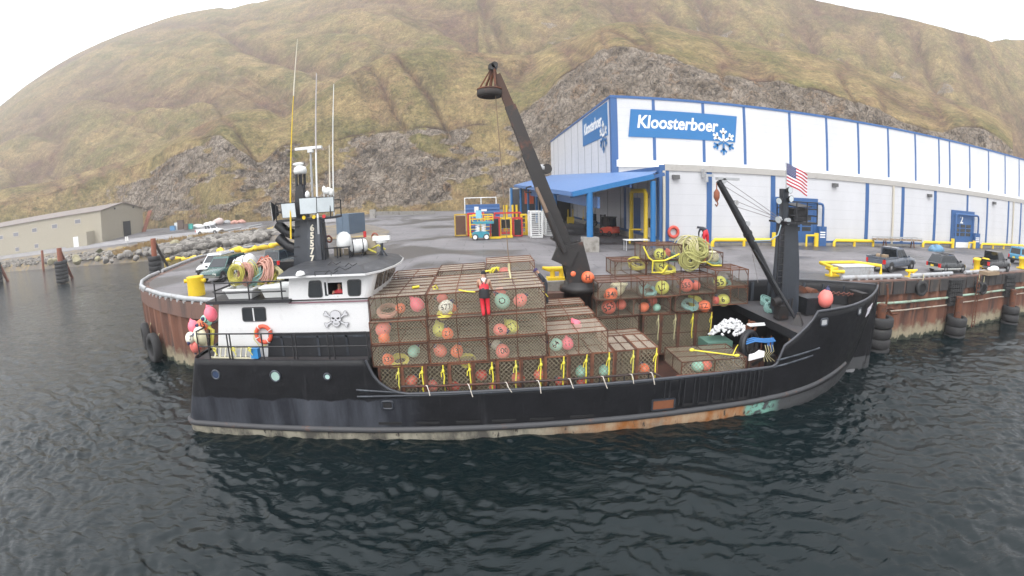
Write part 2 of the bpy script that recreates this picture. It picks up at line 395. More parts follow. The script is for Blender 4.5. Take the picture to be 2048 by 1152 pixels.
# ================================================================ ground of the quay and the land behind it
QUAY = [(190, 40), (110, 34), (75, 31), (54, 29), (33, 27.2), (10, 27.0), (-10, 27.0), (-16.4, 27.0), (-19, 27.9), (-22.3, 29.7), (-25.2, 31.8), (-27.7, 34.1),
        (-29.5, 36.5), (-30.9, 39.4), (-31.9, 43), (-33.4, 48.7), (-35, 55.3), (-33.2, 63), (-29.6, 69.5)]
SHORE = [(-31, 80), (-38, 100), (-48, 118)]+[(math.sin(math.radians(q))*(r+2.5), math.cos(math.radians(q))*(r+2.5)) for q, r in ((-24.5, 136), (-27.7, 133), (-31.1, 131), (-35.2, 130), (-38, 134), (-40.9, 139), (-43.7, 146), (-49.4, 164), (-55, 190), (-62, 226), (-70, 270), (-75, 300))]
def asphalt(name, col, wet, scale):
    mt = bpy.data.materials.new(name); mt.use_nodes = True; n = mt.node_tree; b = n.nodes['Principled BSDF']
    g = n.nodes.new('ShaderNodeNewGeometry')
    def noise(s, d, dist=0, st=(1, 1, 1)):
        mp = n.nodes.new('ShaderNodeMapping'); mp.inputs['Scale'].default_value = st; n.links.new(g.outputs['Position'], mp.inputs[0])
        q = n.nodes.new('ShaderNodeTexNoise'); q.inputs['Scale'].default_value = s; q.inputs['Detail'].default_value = d; q.inputs['Distortion'].default_value = dist
        n.links.new(mp.outputs[0], q.inputs['Vector']); return q.outputs['Fac']
    def rng(v, a, c, lo, hi):
        q = n.nodes.new('ShaderNodeMapRange'); q.inputs[1].default_value = a; q.inputs[2].default_value = c; q.inputs[3].default_value = lo; q.inputs[4].default_value = hi
        n.links.new(v, q.inputs[0]); return q.outputs[0]
    def mix(f, a, c):
        q = n.nodes.new('ShaderNodeMix'); q.data_type = 'RGBA'; n.links.new(f, q.inputs[0])
        for s, v in ((6, a), (7, c)):
            if isinstance(v, tuple): q.inputs[s].default_value = v+(1,)
            else: n.links.new(v, q.inputs[s])
        return q.outputs[2]
    base = mix(noise(.25, 8), tuple(c*.72 for c in col), tuple(c*1.3 for c in col))
    wetf = rng(noise(.09, 6, 1.2, (1, .6, 1)), wet, wet+.1, 0, 1)
    c2 = mix(wetf, base, tuple(c*.42 for c in col))
    c3 = mix(rng(noise(1.6, 5, .5), .66, .72, 0, .8), c2, tuple(c*.35 for c in col))
    # slab joints and sealed cracks
    br = n.nodes.new('ShaderNodeTexBrick'); br.inputs['Scale'].default_value = .12; br.inputs['Mortar Size'].default_value = .004
    br.inputs['Color1'].default_value = (1, 1, 1, 1); br.inputs['Color2'].default_value = (.86, .86, .86, 1); br.inputs['Mortar'].default_value = (.35, .35, .35, 1)
    n.links.new(g.outputs['Position'], br.inputs['Vector'])
    ml = n.nodes.new('ShaderNodeMix'); ml.data_type = 'RGBA'; ml.blend_type = 'MULTIPLY'; ml.inputs[0].default_value = .8
    n.links.new(c3, ml.inputs[6]); n.links.new(br.outputs[0], ml.inputs[7])
    n.links.new(ml.outputs[2], b.inputs['Base Color'])
    n.links.new(rng(wetf, 0, 1, .85, .38), b.inputs['Roughness'])
    bp = n.nodes.new('ShaderNodeBump'); bp.inputs['Strength'].default_value = .25; bp.inputs['Distance'].default_value = .02
    n.links.new(noise(14, 4), bp.inputs['Height']); n.links.new(bp.outputs[0], b.inputs['Normal'])
    return mt
M_asphalt = asphalt('apron_asphalt', (.18, .17, .175), .46, 1)
M_road = asphalt('road_asphalt', (.29, .28, .285), .75, 1)
def ground():
    b = bmesh.new()
    out = QUAY+SHORE+[(-600, 420), (420, 420), (420, 60)]
    vs = [b.verts.new((x, y, 0)) for x, y in out]
    es = [b.edges.new((vs[i], vs[(i+1) % len(vs)])) for i in range(len(vs))]
    bmesh.ops.triangle_fill(b, edges=es, use_beauty=True)
    for y in list(range(45, 180, 9))+[200, 240, 300]:
        bmesh.ops.bisect_plane(b, geom=b.verts[:]+b.edges[:]+b.faces[:], plane_co=(0, y, 0), plane_no=(0, 1, 0))
    for x in list(range(-300, 200, 12)):
        bmesh.ops.bisect_plane(b, geom=b.verts[:]+b.edges[:]+b.faces[:], plane_co=(x, 0, 0), plane_no=(1, 0, 0))
    bmesh.ops.triangulate(b, faces=b.faces)
    for v in b.verts: v.co.z = gz(v.co.x, v.co.y)
    bmesh.ops.recalc_face_normals(b, faces=b.faces)
    me = bpy.data.meshes.new('ground'); b.to_mesh(me); b.free()
    if me.polygons[0].normal.z < 0: me.flip_normals()
    me.materials.append(M_asphalt)
    ob = bpy.data.objects.new('ground', me); COL.objects.link(ob); ob['kind'] = 'structure'
ground()
def sheet(name, L, mat_, dz, kind='structure'):
    """a strip between two lists of ground points"""
    mb = MB(); vs = []; n = len(L)
    K = 6
    for a, c in L:
        for k in range(K+1):
            x = a[0]+(c[0]-a[0])*k/K; y = a[1]+(c[1]-a[1])*k/K; vs.append((x, y, gz(x, y)+dz))
    mb.add(vs, [(i*(K+1)+k, (i+1)*(K+1)+k, (i+1)*(K+1)+k+1, i*(K+1)+k+1) for i in range(n-1) for k in range(K)])
    return struct(mb, name, mat_, kind)
def ramp(a, c, n):
    return [tuple(a[i]+(c[i]-a[i])*k/n for i in range(2)) for k in range(n+1)]
# the lighter road along the shore
lo = [G(x, y) for x, y in ((-260, 612), (-160, 565), (-80, 543), (0, 524), (60, 513), (130, 502), (205, 493), (300, 481), (400, 473), (500, 463), (600, 452), (700, 442))]
hi = [G(x, y) for x, y in ((-260, 585), (-160, 548), (-80, 527), (0, 510), (60, 501), (130, 491), (205, 484), (300, 473), (400, 463), (500, 453), (600, 444), (700, 435))]
def dens(L, n=8):
    o_ = []
    for a, c in zip(L, L[1:]): o_ += [a.lerp(c, k/n) for k in range(n)]
    return o_+[L[-1]]
sheet('road', [((a.x, a.y), (c.x, c.y)) for a, c in zip(dens(lo), dens(hi))], M_road, .03)

# the gravel bank that falls from the land's edge into the water
M_gravel = pm('gravel', (.16, .14, .12), .95, .4, scale=.9, dirt=(.30, .22, .09), dirt_amt=.42, dirt_scale=.25, bump=.8, bscale=3)
def bank():
    S = [(-29.6, 69.5)]+SHORE; pts = []
    for a, c in zip(S, S[1:]):
        for k in range(12): pts.append((a[0]+(c[0]-a[0])*k/12, a[1]+(c[1]-a[1])*k/12))
    pts.append(S[-1]); mb = MB(); vs = []; K = [-16, -12, -8, -4, 0, 1.5, 3, 5, 8]
    for i, (x, y) in enumerate(pts):
        R = math.hypot(x, y); u = Vector((x/R, y/R, 0)); 
        if x > -46: u = Vector((.95, .3, 0))
        for k, d in enumerate(K):
            px, py = x-u.x*d, y-u.y*d
            j = fbm(np.array([[px/3., py/3., 1.7]]), 3)[0]
            if d <= 0: z = gz(px, py)+.04+max(0, j)*.5*(1 if d > -16 else 0)
            else: z = gz(x, y)*(1-d/3.2)+j*.5
            vs.append((px, py, max(z, -1.6)))
    n = len(pts); m_ = len(K); mb.add(vs, [(i*m_+k, (i+1)*m_+k, (i+1)*m_+k+1, i*m_+k+1) for i in range(n-1) for k in range(m_-1)], True)
    struct(mb, 'shore', M_gravel)
bank()

# ================================================================ the hill
def curve_az(L):
    A = []
    for x, y, R in L:
        w = ray(x, y); A.append((math.atan2(w[0], w[1]), CAM_H+R*w[2]/math.hypot(w[0], w[1]), R))
    A.sort(); return np.array(A)
def smooth_interp(a, A, col, w=.012):
    return sum(np.interp(a+d*w, A[:, 0], A[:, col]) for d in (-1, -.5, 0, .5, 1))/5
FOOT = [(-300, 262), (0, 258), (240, 250), (320, 228), (450, 198), (700, 192), (870, 188), (1000, 185), (1100, 172), (1200, 152), (1400, 150), (1700, 158), (2048, 185), (2350, 240)]
CLIFF = [(-300, 470, 285), (-100, 425, 280), (0, 405, 276), (100, 388, 272), (200, 352, 266), (285, 322, 252), (350, 285, 238), (440, 268, 218), (480, 300, 208), (520, 325, 206), (560, 292, 206), (600, 282, 208), (640, 288, 206), (700, 268, 208),
         (760, 262, 208), (800, 258, 206), (850, 252, 206), (900, 258, 205), (950, 250, 204), (1000, 252, 203), (1050, 218, 204), (1090, 186, 204), (1120, 150, 204), (1160, 125, 203), (1200, 96, 200), (1250, 87, 194), (1300, 94, 190), (1360, 120, 188), (1420, 140, 186), (1500, 151, 184), (1560, 159, 182),
         (1640, 178, 182), (1700, 198, 182), (1760, 215, 183), (1800, 238, 184), (1850, 258, 186), (1880, 263, 188), (1920, 251, 190), (1960, 252, 193), (2000, 274, 196), (2048, 318, 205), (2350, 440, 260)]
CREST = [(-300, 440, 330), (-100, 398, 325), (0, 380, 320), (100, 364, 312), (200, 335, 302), (285, 308, 285), (350, 280, 270), (400, 250, 258), (440, 235, 250), (480, 224, 254), (515, 216, 256), (545, 222, 252), (562, 240, 246), (580, 228, 246), (620, 198, 246), (700, 146, 250), (780, 106, 254), (850, 96, 256),
         (930, 102, 256), (1000, 108, 258), (1060, 112, 262), (1120, 88, 268), (1180, 62, 275), (1240, 50, 280), (1300, 50, 285), (1400, 66, 285), (1500, 90, 280), (1600, 105, 280), (1700, 130, 280), (1800, 165, 280), (1900, 200, 282), (1980, 225, 290), (2048, 262, 300), (2350, 400, 360)]
RIDGE = [(-300, 400, 961), (-180, 330, 920), (-100, 282, 899), (0, 212, 861), (50, 172, 842), (100, 138, 823), (150, 109, 812), (200, 85, 801), (250, 65, 790), (300, 47, 779), (350, 31, 776), (400, 21, 772), (440, 15, 769), (456, 19, 767), (500, 9, 746), (560, -4, 720), (640, -30, 688), (800, -80, 632), (1000, -110, 560), (1200, -105, 490), (1400, -65, 470), (1560, -20, 450), (1640, 2, 440), (1700, 15, 435), (1760, 25, 430), (1820, 38, 425), (1880, 54, 420), (1940, 69, 420), (1982, 82, 430), (2010, 80, 470), (2048, 79, 480), (2350, 200, 520)]
def hill():
    def azs(L): return np.array([math.atan2(*ray(x, 440)[:2]) for x, R in L])
    fa = azs(FOOT); fR = np.array([R for x, R in FOOT])
    C, K, D = curve_az(CLIFF), curve_az(CREST), curve_az(RIDGE)
    def attr(me, name, v):
        a = me.attributes.new(name, 'FLOAT', 'POINT'); a.data.foreach_set('value', np.asarray(v, np.float32).ravel())
    def grid_mesh(name, V, mats, attrs, kind='structure'):
        nr, nc = V.shape[:2]; me = bpy.data.meshes.new(name)
        i = np.arange(nc-1)[None, :]+nc*np.arange(nr-1)[:, None]; F = np.stack([i, i+1, i+1+nc, i+nc], -1).reshape(-1, 4)
        P = V.reshape(-1, 3)
        me.vertices.add(len(P)); me.vertices.foreach_set('co', P.ravel()); me.loops.add(F.size); me.loops.foreach_set('vertex_index', F.ravel())
        me.polygons.add(len(F)); me.polygons.foreach_set('loop_start', np.arange(0, F.size, 4)); me.polygons.foreach_set('use_smooth', np.ones(len(F), bool)); me.update(); me.validate()
        for k, v in attrs.items(): attr(me, k, v)
        me.materials.append(mats); ob = bpy.data.objects.new(name, me); COL.objects.link(ob); ob['kind'] = kind
    # ---- the front: cliff foot, cliff, grass shoulder, crest
    nc = 760; a = np.linspace(math.radians(-66), math.radians(60), nc)
    R0 = np.interp(a, fa, fR); z0 = np.array([gz(math.sin(q)*r, math.cos(q)*r) for q, r in zip(a, R0)])-.3
    zc, Rc = smooth_interp(a, C, 1, .006), smooth_interp(a, C, 2); zk, Rk = smooth_interp(a, K, 1), smooth_interp(a, K, 2)
    rows = []
    n1, n2, n3 = 90, 90, 14
    for i in range(n1):
        t = i/n1; rows.append((R0+(Rc-R0)*(t**1.25*.9+.1*t), z0+(zc-z0)*(t**.92), 0*a+t*.5, 0*a))
    for i in range(n2):
        t = i/(n2-1); s = t; rows.append((Rc+(Rk-Rc)*(t**.95), zc+(zk-zc)*(1-(1-t)**1.35), 0*a+.5+t*.4, 0*a))
    for i in range(1, n3):
        t = i/n3; rows.append((Rk+45*t, zk-14*t*t-1.5*t, 0*a+.9+.1*t, 0*a))
    R = np.array([r[0] for r in rows]); Z = np.array([r[1] for r in rows]); T = np.array([r[2] for r in rows]); A = np.broadcast_to(a, R.shape)
    U = A*195.0
    q = lambda s, k=0: np.stack([U/s, Z/s+k, 0*U+R*.3/s], -1)
    # where bare rock shows: on the cliff band, broken by grassy ledges
    band = np.clip((T-.015)/.04, 0, 1)*np.clip((.50-T)/.015, 0, 1)
    patch = fbm(q(26, 3), 4); patch2 = fbm(np.stack([U/11, Z/3.5, 0*U+2], -1), 3)
    leftness = np.clip((A-math.radians(-43))/.10, 0, 1)
    rightness = np.clip((A-math.radians(3))/.1, 0, 1)
    rock = np.clip((patch*1.25+patch2*.55+.30+.4*rightness-np.abs(T/.5-.42)*.42*(1-rightness))*4.5, 0, 1)*band*(.25+.75*leftness)
    edge = np.exp(-((T-.5)/.006)**2)*np.clip(.5+1.6*fbm(np.stack([U/14, 0*U, 0*U+8], -1), 2), 0, 1)*np.clip((zc-z0)/25, 0, 1)
    # relief
    cell = np.abs(fbm(q(9, 1), 4)); cr = fbm(np.stack([U/3.0, Z/6.5, R/4], -1), 4)
    out = rock*(6.0*(cell-.2)+2.6*cr)-1.2*edge
    butt = fbm(np.stack([U/30, Z/70, 0*U+4], -1), 3)*7*np.clip(T/.06, 0, 1)*np.clip((.9-T)/.25, 0, 1)
    grassb = fbm(q(14, 6), 4)*2.2*np.clip((T-.45)/.08, 0, 1)*np.clip((.9-T)/.12, .12, 1)
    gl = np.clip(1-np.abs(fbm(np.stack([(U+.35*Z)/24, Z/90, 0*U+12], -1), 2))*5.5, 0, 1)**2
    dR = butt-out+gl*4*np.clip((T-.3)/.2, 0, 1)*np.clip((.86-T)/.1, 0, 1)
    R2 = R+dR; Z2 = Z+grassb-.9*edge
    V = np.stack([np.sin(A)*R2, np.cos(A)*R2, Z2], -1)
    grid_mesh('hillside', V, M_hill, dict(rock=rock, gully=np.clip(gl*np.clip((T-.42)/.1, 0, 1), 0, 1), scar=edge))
    # ---- the mountain behind
    nc = 620; a = np.linspace(math.radians(-68), math.radians(64), nc); nr = 260
    zk, Rk = smooth_interp(a, K, 1, .03), smooth_interp(a, K, 2, .03); zr, Rr = smooth_interp(a, D, 1, .004), smooth_interp(a, D, 2)
    R = []; Z = []; T = []
    for i in range(nr):
        t = i/(nr-1)
        R.append(Rk+25+(Rr-Rk-25)*t); Z.append((zk-16)+(zr-zk+16)*(1-(1-t)**1.12)); T.append(0*a+t)
    for i in range(1, 8):
        R.append(Rr+12*i); Z.append(zr-5*i); T.append(0*a+1+i*.01)
    R, Z, T = map(np.array, (R, Z, T)); A = np.broadcast_to(a, R.shape)
    U = A*400+.55*R*np.where(A < 0, 1, .3)-60*np.sin(R/90.0)*.25
    warp = 18*fbm(np.stack([U/120, R/120, 0*U+1], -1), 3)
    def rid(s, w, k): return 1-np.clip(np.abs(fbm(np.stack([(U+warp)/s, R/(s*4.5), 0*U+k], -1), 2))*w, 0, 1)
    g1, g2, g3 = rid(95, 4.2, 3), rid(42, 4.5, 7), rid(17, 4.0, 12)
    fade = np.clip((1.0-T)/.10, 0, 1)
    bump = fbm(np.stack([U/60, R/60, 0*U+5], -1), 4)
    dz = (-10*g1**2.2-4.5*g2**2.2-2.0*g3**2.4+9*bump)*(fade*.96+.04)*np.clip(T/.1, .3, 1)
    small = fbm(np.stack([U/9, R/9, 0*U+3], -1), 3)*1.4
    Z2 = Z+dz+small*np.clip(fade, .4, 1)
    V = np.stack([np.sin(A)*R, np.cos(A)*R, Z2], -1)
    scarp = np.clip((fbm(np.stack([U/30, R/14, 0*U+21], -1), 3)-.27)*9, 0, 1)*np.clip((A-.02)/.1, 0, 1)*np.clip((.6-T)/.2, 0, 1)
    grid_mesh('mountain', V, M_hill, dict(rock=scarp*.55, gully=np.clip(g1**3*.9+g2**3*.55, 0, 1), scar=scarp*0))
def hill_mat():
    mt = bpy.data.materials.new('hill_grass_and_rock'); mt.use_nodes = True; n = mt.node_tree; b = n.nodes['Principled BSDF']
    g = n.nodes.new('ShaderNodeNewGeometry')
    def noise(s, d=6, st=(1, 1, 1), dist=0., r=.6):
        mp = n.nodes.new('ShaderNodeMapping'); mp.inputs['Scale'].default_value = st; n.links.new(g.outputs['Position'], mp.inputs[0])
        q = n.nodes.new('ShaderNodeTexNoise'); q.inputs['Scale'].default_value = s; q.inputs['Detail'].default_value = d; q.inputs['Distortion'].default_value = dist; q.inputs['Roughness'].default_value = r
        n.links.new(mp.outputs[0], q.inputs['Vector']); return q.outputs['Fac']
    def at(k):
        q = n.nodes.new('ShaderNodeAttribute'); q.attribute_name = k; return q.outputs['Fac']
    def rng(v, a, c, lo=0., hi=1.):
        q = n.nodes.new('ShaderNodeMapRange'); q.inputs[1].default_value = a; q.inputs[2].default_value = c; q.inputs[3].default_value = lo; q.inputs[4].default_value = hi
        n.links.new(v, q.inputs[0]); return q.outputs[0]
    def mix(f, a, c, bl='MIX'):
        q = n.nodes.new('ShaderNodeMix'); q.data_type = 'RGBA'; q.blend_type = bl
        if isinstance(f, float): q.inputs[0].default_value = f
        else: n.links.new(f, q.inputs[0])
        for s, v in ((6, a), (7, c)):
            if isinstance(v, tuple): q.inputs[s].default_value = v+(1,)
            else: n.links.new(v, q.inputs[s])
        return q.outputs[2]
    def mth(op, a, c):
        q = n.nodes.new('ShaderNodeMath'); q.operation = op
        for s, v in ((0, a), (1, c)):
            if isinstance(v, (int, float)): q.inputs[s].default_value = v
            else: n.links.new(v, q.inputs[s])
        return q.outputs[0]
    green, tan, brown, heath_shade = (.150, .134, .046), (.335, .24, .110), (.215, .128, .072), (.155, .085, .060)
    gr = mix(rng(noise(.035, 7), .40, .60), green, tan)
    gr = mix(rng(noise(.09, 8, dist=.6), .50, .68, 0, .9), gr, brown)
    gr = mix(rng(noise(.35, 6, r=.7), .42, .70, 0, .55), gr, (.36, .285, .14))
    gr = mix(rng(noise(.22, 5), .58, .70, 0, .75), gr, (.085, .09, .032))
    gr = mix(mth('MULTIPLY', at('gully'), rng(noise(.12, 5), .3, .6, .35, .9)), gr, heath_shade)  # gullies tinted dark heath brown in place of the shading they lack
    tuft = mth('MULTIPLY', rng(noise(.9, 6, (1, 1, .45), r=.8), .32, .68, .45, 1.45), mth('MULTIPLY', rng(noise(.13, 5), .3, .7, .8, 1.2), rng(noise(.28, 8, (1, 1, .8), r=.82), .36, .62, .62, 1.32)))
    gr2 = n.nodes.new('ShaderNodeVectorMath'); gr2.operation = 'SCALE'; n.links.new(gr, gr2.inputs[0]); n.links.new(tuft, gr2.inputs['Scale'])
    # rock: grey blocks, rusty iron stains, dark joints
    rk = mix(rng(noise(.13, 7), .35, .65), (.215, .165, .115), (.45, .375, .30))
    rk = mix(rng(noise(.11, 6, dist=.8), .55, .68, 0, .85), rk, (.34, .21, .11))
    rk = mix(rng(noise(.5, 6, r=.7), .45, .7, 0, .6), rk, (.15, .125, .095))
    vo = n.nodes.new('ShaderNodeTexVoronoi'); vo.feature = 'DISTANCE_TO_EDGE'; vo.inputs['Scale'].default_value = .33
    mp = n.nodes.new('ShaderNodeMapping'); mp.inputs['Scale'].default_value = (1.25, 1.25, .7); mp.inputs['Rotation'].default_value = (.25, .3, 0)
    wv = n.nodes.new('ShaderNodeTexNoise'); wv.inputs['Scale'].default_value = .5; n.links.new(g.outputs['Position'], wv.inputs['Vector'])
    va = n.nodes.new('ShaderNodeVectorMath'); va.operation = 'MULTIPLY_ADD'; va.inputs[1].default_value = (3, 3, 3)
    n.links.new(wv.outputs['Color'], va.inputs[0]); n.links.new(g.outputs['Position'], va.inputs[2]); n.links.new(va.outputs[0], mp.inputs[0]); n.links.new(mp.outputs[0], vo.inputs['Vector'])
    crack = mth('MULTIPLY', rng(vo.outputs['Distance'], .0, .07, .35, 1.0), rng(noise(.8, 7, (1.2, 1.2, .6), r=.8), .3, .7, .55, 1.4))
    rk2 = n.nodes.new('ShaderNodeVectorMath'); rk2.operation = 'SCALE'; n.links.new(rk, rk2.inputs[0]); n.links.new(crack, rk2.inputs['Scale'])
    rm = mth('ADD', at('rock'), mth('MULTIPLY', mth('SUBTRACT', noise(.3, 7, r=.75), .5), 2.0))
    c = mix(rng(rm, .38, .56), gr2.outputs[0], rk2.outputs[0])
    c = mix(rng(at('scar'), .25, .7), c, (.075, .045, .032))
    n.links.new(c, b.inputs['Base Color']); b.inputs['Roughness'].default_value = .95; b.inputs['Specular IOR Level'].default_value = .15
    h = mth('ADD', mth('MULTIPLY', noise(1.1, 6, r=.7), 1.0), mth('MULTIPLY', mth('MULTIPLY', vo.outputs['Distance'], at('rock')), 3.0))
    bp = n.nodes.new('ShaderNodeBump'); bp.inputs['Strength'].default_value = 1.0; bp.inputs['Distance'].default_value = 1.6
    n.links.new(h, bp.inputs['Height']); n.links.new(bp.outputs[0], b.inputs['Normal'])
    return mt
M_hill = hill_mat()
hill()
# ================================================================ the quay wall
def rust_piles(name, marine):
    mt = bpy.data.materials.new(name); mt.use_nodes = True; n = mt.node_tree; b = n.nodes['Principled BSDF']
    g = n.nodes.new('ShaderNodeNewGeometry'); sx = n.nodes.new('ShaderNodeSeparateXYZ'); n.links.new(g.outputs['Position'], sx.inputs[0])
    def noise(s, st, d=7):
        mp = n.nodes.new('ShaderNodeMapping'); mp.inputs['Scale'].default_value = st; n.links.new(g.outputs['Position'], mp.inputs[0])
        q = n.nodes.new('ShaderNodeTexNoise'); q.inputs['Scale'].default_value = s; q.inputs['Detail'].default_value = d; n.links.new(mp.outputs[0], q.inputs['Vector']); return q.outputs['Fac']
    def rng(v, a, c):
        q = n.nodes.new('ShaderNodeMapRange'); q.inputs[1].default_value = a; q.inputs[2].default_value = c; n.links.new(v, q.inputs[0]); return q.outputs[0]
    def mix(f, a, c):
        q = n.nodes.new('ShaderNodeMix'); q.data_type = 'RGBA'; n.links.new(f, q.inputs[0])
        for s, v in ((6, a), (7, c)):
            if isinstance(v, tuple): q.inputs[s].default_value = v+(1,)
            else: n.links.new(v, q.inputs[s])
        return q.outputs[2]
    c = mix(rng(noise(.7, (1, 1, .25)), .35, .65), (.085, .038, .026), (.20, .085, .05))
    c = mix(rng(noise(1.3, (1, 1, .18)), .55, .68), c, (.045, .03, .026))
    nz = noise(2.5, (1, 1, 1)); mm = n.nodes.new('ShaderNodeMath'); mm.operation = 'MULTIPLY_ADD'; mm.inputs[1].default_value = 1.3; n.links.new(nz, mm.inputs[0]); n.links.new(sx.outputs['Z'], mm.inputs[2])
    c = mix(rng(mm.outputs[0], 1.9, 1.3), c, (.27, .235, .16))
    c = mix(rng(mm.outputs[0], 1.05, .85), c, (.03, .035, .022))
    n.links.new(c, b.inputs['Base Color']); b.inputs['Roughness'].default_value = .8
    return mt
M_pile = rust_piles('sheet_pile_rust', True)
M_cap = pm('stained_cap', (.15, .085, .065), .75, .3, dirt=(.05, .042, .04), dirt_amt=.4, dirt_scale=.7, streak=True)
M_capdark = pm('tarred_timber', (.035, .032, .032), .7, .4, scale=1.2, dirt=(.12, .085, .06), dirt_amt=.3, streak=True)
def dense_path(P, d):
    out = []
    for a, c in zip(P, P[1:]):
        L = math.dist(a, c); k = max(1, int(round(L/d)))
        out += [(a[0]+(c[0]-a[0])*i/k, a[1]+(c[1]-a[1])*i/k) for i in range(k)]
    return out+[P[-1]]
def offs(P, d):
    o_ = []
    for i, p in enumerate(P):
        a, c = P[max(i-1, 0)], P[min(i+1, len(P)-1)]; t = Vector((c[0]-a[0], c[1]-a[1])).normalized()
        o_.append((p[0]+(-t.y)*d, p[1]+t.x*d))
    return o_
QP = QUAY
def quay_wall():
    q = thing('quay_wall', 'long rusty sheet pile quay wall with a stained cap beam, standing in the water behind the boat', 'quay wall', (-16.4, 27, 0))
    P = dense_path(QP, .42); mb = MB(); n = len(P); L = []; 
    off = [0.02, 0.02, .22, .22]
    O0, O1 = offs(P, .03), offs(P, .30)
    for i in range(n):
        pts = (O0[i] if (i//1) % 4 in (0, 1) else O1[i]); L.append(pts)
    vs = [];  
    for x, y in L: vs += [(x, y, -1.6), (x, y, 3.75)]
    mb.add(vs, [(2*i, 2*i+2, 2*i+3, 2*i+1) for i in range(n-1)])
    mb.build('sheet_piles', M_pile, q, fix=False)
    P = dense_path(QP, 1.0); mb = MB(); A, B = offs(P, .34), offs(P, -.5)
    vs = []
    for a, c in zip(A, B): vs += [(a[0], a[1], 3.62), (a[0], a[1], QZ+.005), (c[0], c[1], QZ+.005)]
    mb.add(vs, [(3*i+k, 3*i+3+k, 3*i+4+k, 3*i+1+k) for i in range(len(P)-1) for k in (0, 1)])
    mb.build('cap_beam', M_cap, q, fix=False)
    mb = MB()                                   # dark timber facing blocks, right of the boat
    for i in range(28, 66):
        x = 17+(i-28)*1.55
        y = float(np.interp(x, [-10, 10, 33, 54, 75], [27, 27, 27.2, 29, 31]))
        MB().box((x, y-.40, 4.12), (1.22, .14, .92)).build('timber_facing', M_capdark, q)
    mb = MB()
    for z, r, x0, x1 in ((3.05, .10, 25.5, 60), (2.45, .06, 26, 60)):
        pts = [(x, float(np.interp(x, [10, 33, 54, 75], [27, 27.2, 29, 31]))-.48, z+.02*math.sin(x)) for x in np.linspace(x0, x1, 24)]
        mb.mi = 0 if r > .08 else 1; mb.tube(pts, r, 8)
    mb.build('service_pipe', [pm('verdigris_pipe', (.30, .42, .33), .6, .3, dirt=(.2, .1, .06), dirt_amt=.35), pm('pale_pipe', (.38, .33, .27), .6, .3, dirt=(.2, .1, .06), dirt_amt=.4)], q)
    mb = MB()
    p = Yp(1940, 600, 27.8)
    for s in (-.22, .22): mb.bar((p.x+s, p.y-.75, .2), (p.x+s, p.y-.75, 4.7), .07)
    for k in range(14): mb.bar((p.x-.22, p.y-.75, .4+k*.31), (p.x+.22, p.y-.75, .4+k*.31), .05)
    mb.build('ladder', M_rust, q)
    mb = MB()                                   # heavy anchor chain and hook hung behind the bow
    for k in range(7):
        c = Vector((25.6+.42*k, 26.35-.02*k, 2.75-.35*math.sin(k*.52))); mb.torus(c, (0, 1, .4) if k % 2 else (.2, .3, 1), .24, .075, 14, 6)
    mb.tube([(27.6, 26.3, 4.5), (27.7, 26.2, 3.6), (27.6, 26.25, 3.0), (28.4, 26.3, 2.35), (29.2, 26.4, 2.3)], .09, 8)
    mb.build('mooring_chain', M_rust, q)
quay_wall()
def rail_at(P0, name, label, gap=(), h=.19, r=.16):
    t = thing('bull_rail', label, 'bull rail', (P0[0][0], P0[0][1], QZ), 0, 'bull rails along the quay edge')
    mb = MB(); mb.tube([(x, y, QZ+h) for x, y in P0], r, 10); mb.build('pipe', M_galv, t)
    for x, y in dense_path(P0, 2.2)[1:-1:1]: MB().box((x, y, QZ+h/2-.1), (.24, .30, h)).build('stanchion', M_galv, t)
E_ = lambda x: float(np.interp(x, [-16.4, 10, 33, 54, 75, 110], [27.05, 27.05, 27.2, 29, 31, 34]))
for i, (x0, x1, l) in enumerate(((-15.5, 3, 'straight grey pipe rail along the quay edge behind the pots and wheelhouse'), (23.9, 30.3, 'short grey pipe rail on the quay edge beside the boat bow'), (31.6, 37.8, 'grey pipe rail on the quay edge between the low yellow cleat and the double bollards'), (40.2, 49.5, 'grey pipe rail on the quay edge in front of the black pickup'))):
    rail_at([(x, E_(x)+.25) for x in np.linspace(x0, x1, 9)], 'bull_rail', l)
rail_at(offs(dense_path([(-25.2, 31.8), (-22.3, 29.7), (-19, 27.9), (-16.4, 27.0), (-15.8, 27)], 1), -.2), '', 'curved grey pipe rail at the front corner of the quay head')
rail_at(offs(dense_path([(-31.6, 42), (-30.9, 39.4), (-29.5, 36.5), (-27.7, 34.1), (-25.6, 32.1)], 1), -.2), '', 'curved grey pipe rail round the rounded end of the quay head')
rail_at(offs(dense_path([(-29.6, 69.5), (-33.2, 63), (-35, 55.3), (-33.4, 48.7), (-31.9, 43)], 1), -.2), '', 'long grey pipe rail along the far left side of the quay head')

def tyre(mb, c, ax, R, w, n=26):
    prof = [(R*.56, -w*.36), (R*.62, -w*.5), (R*.9, -w*.5), (R, -w*.34), (R, w*.34), (R*.9, w*.5), (R*.62, w*.5), (R*.56, w*.36), (R*.56, -w*.36)]
    mb.lathe(prof, c, ax, n)
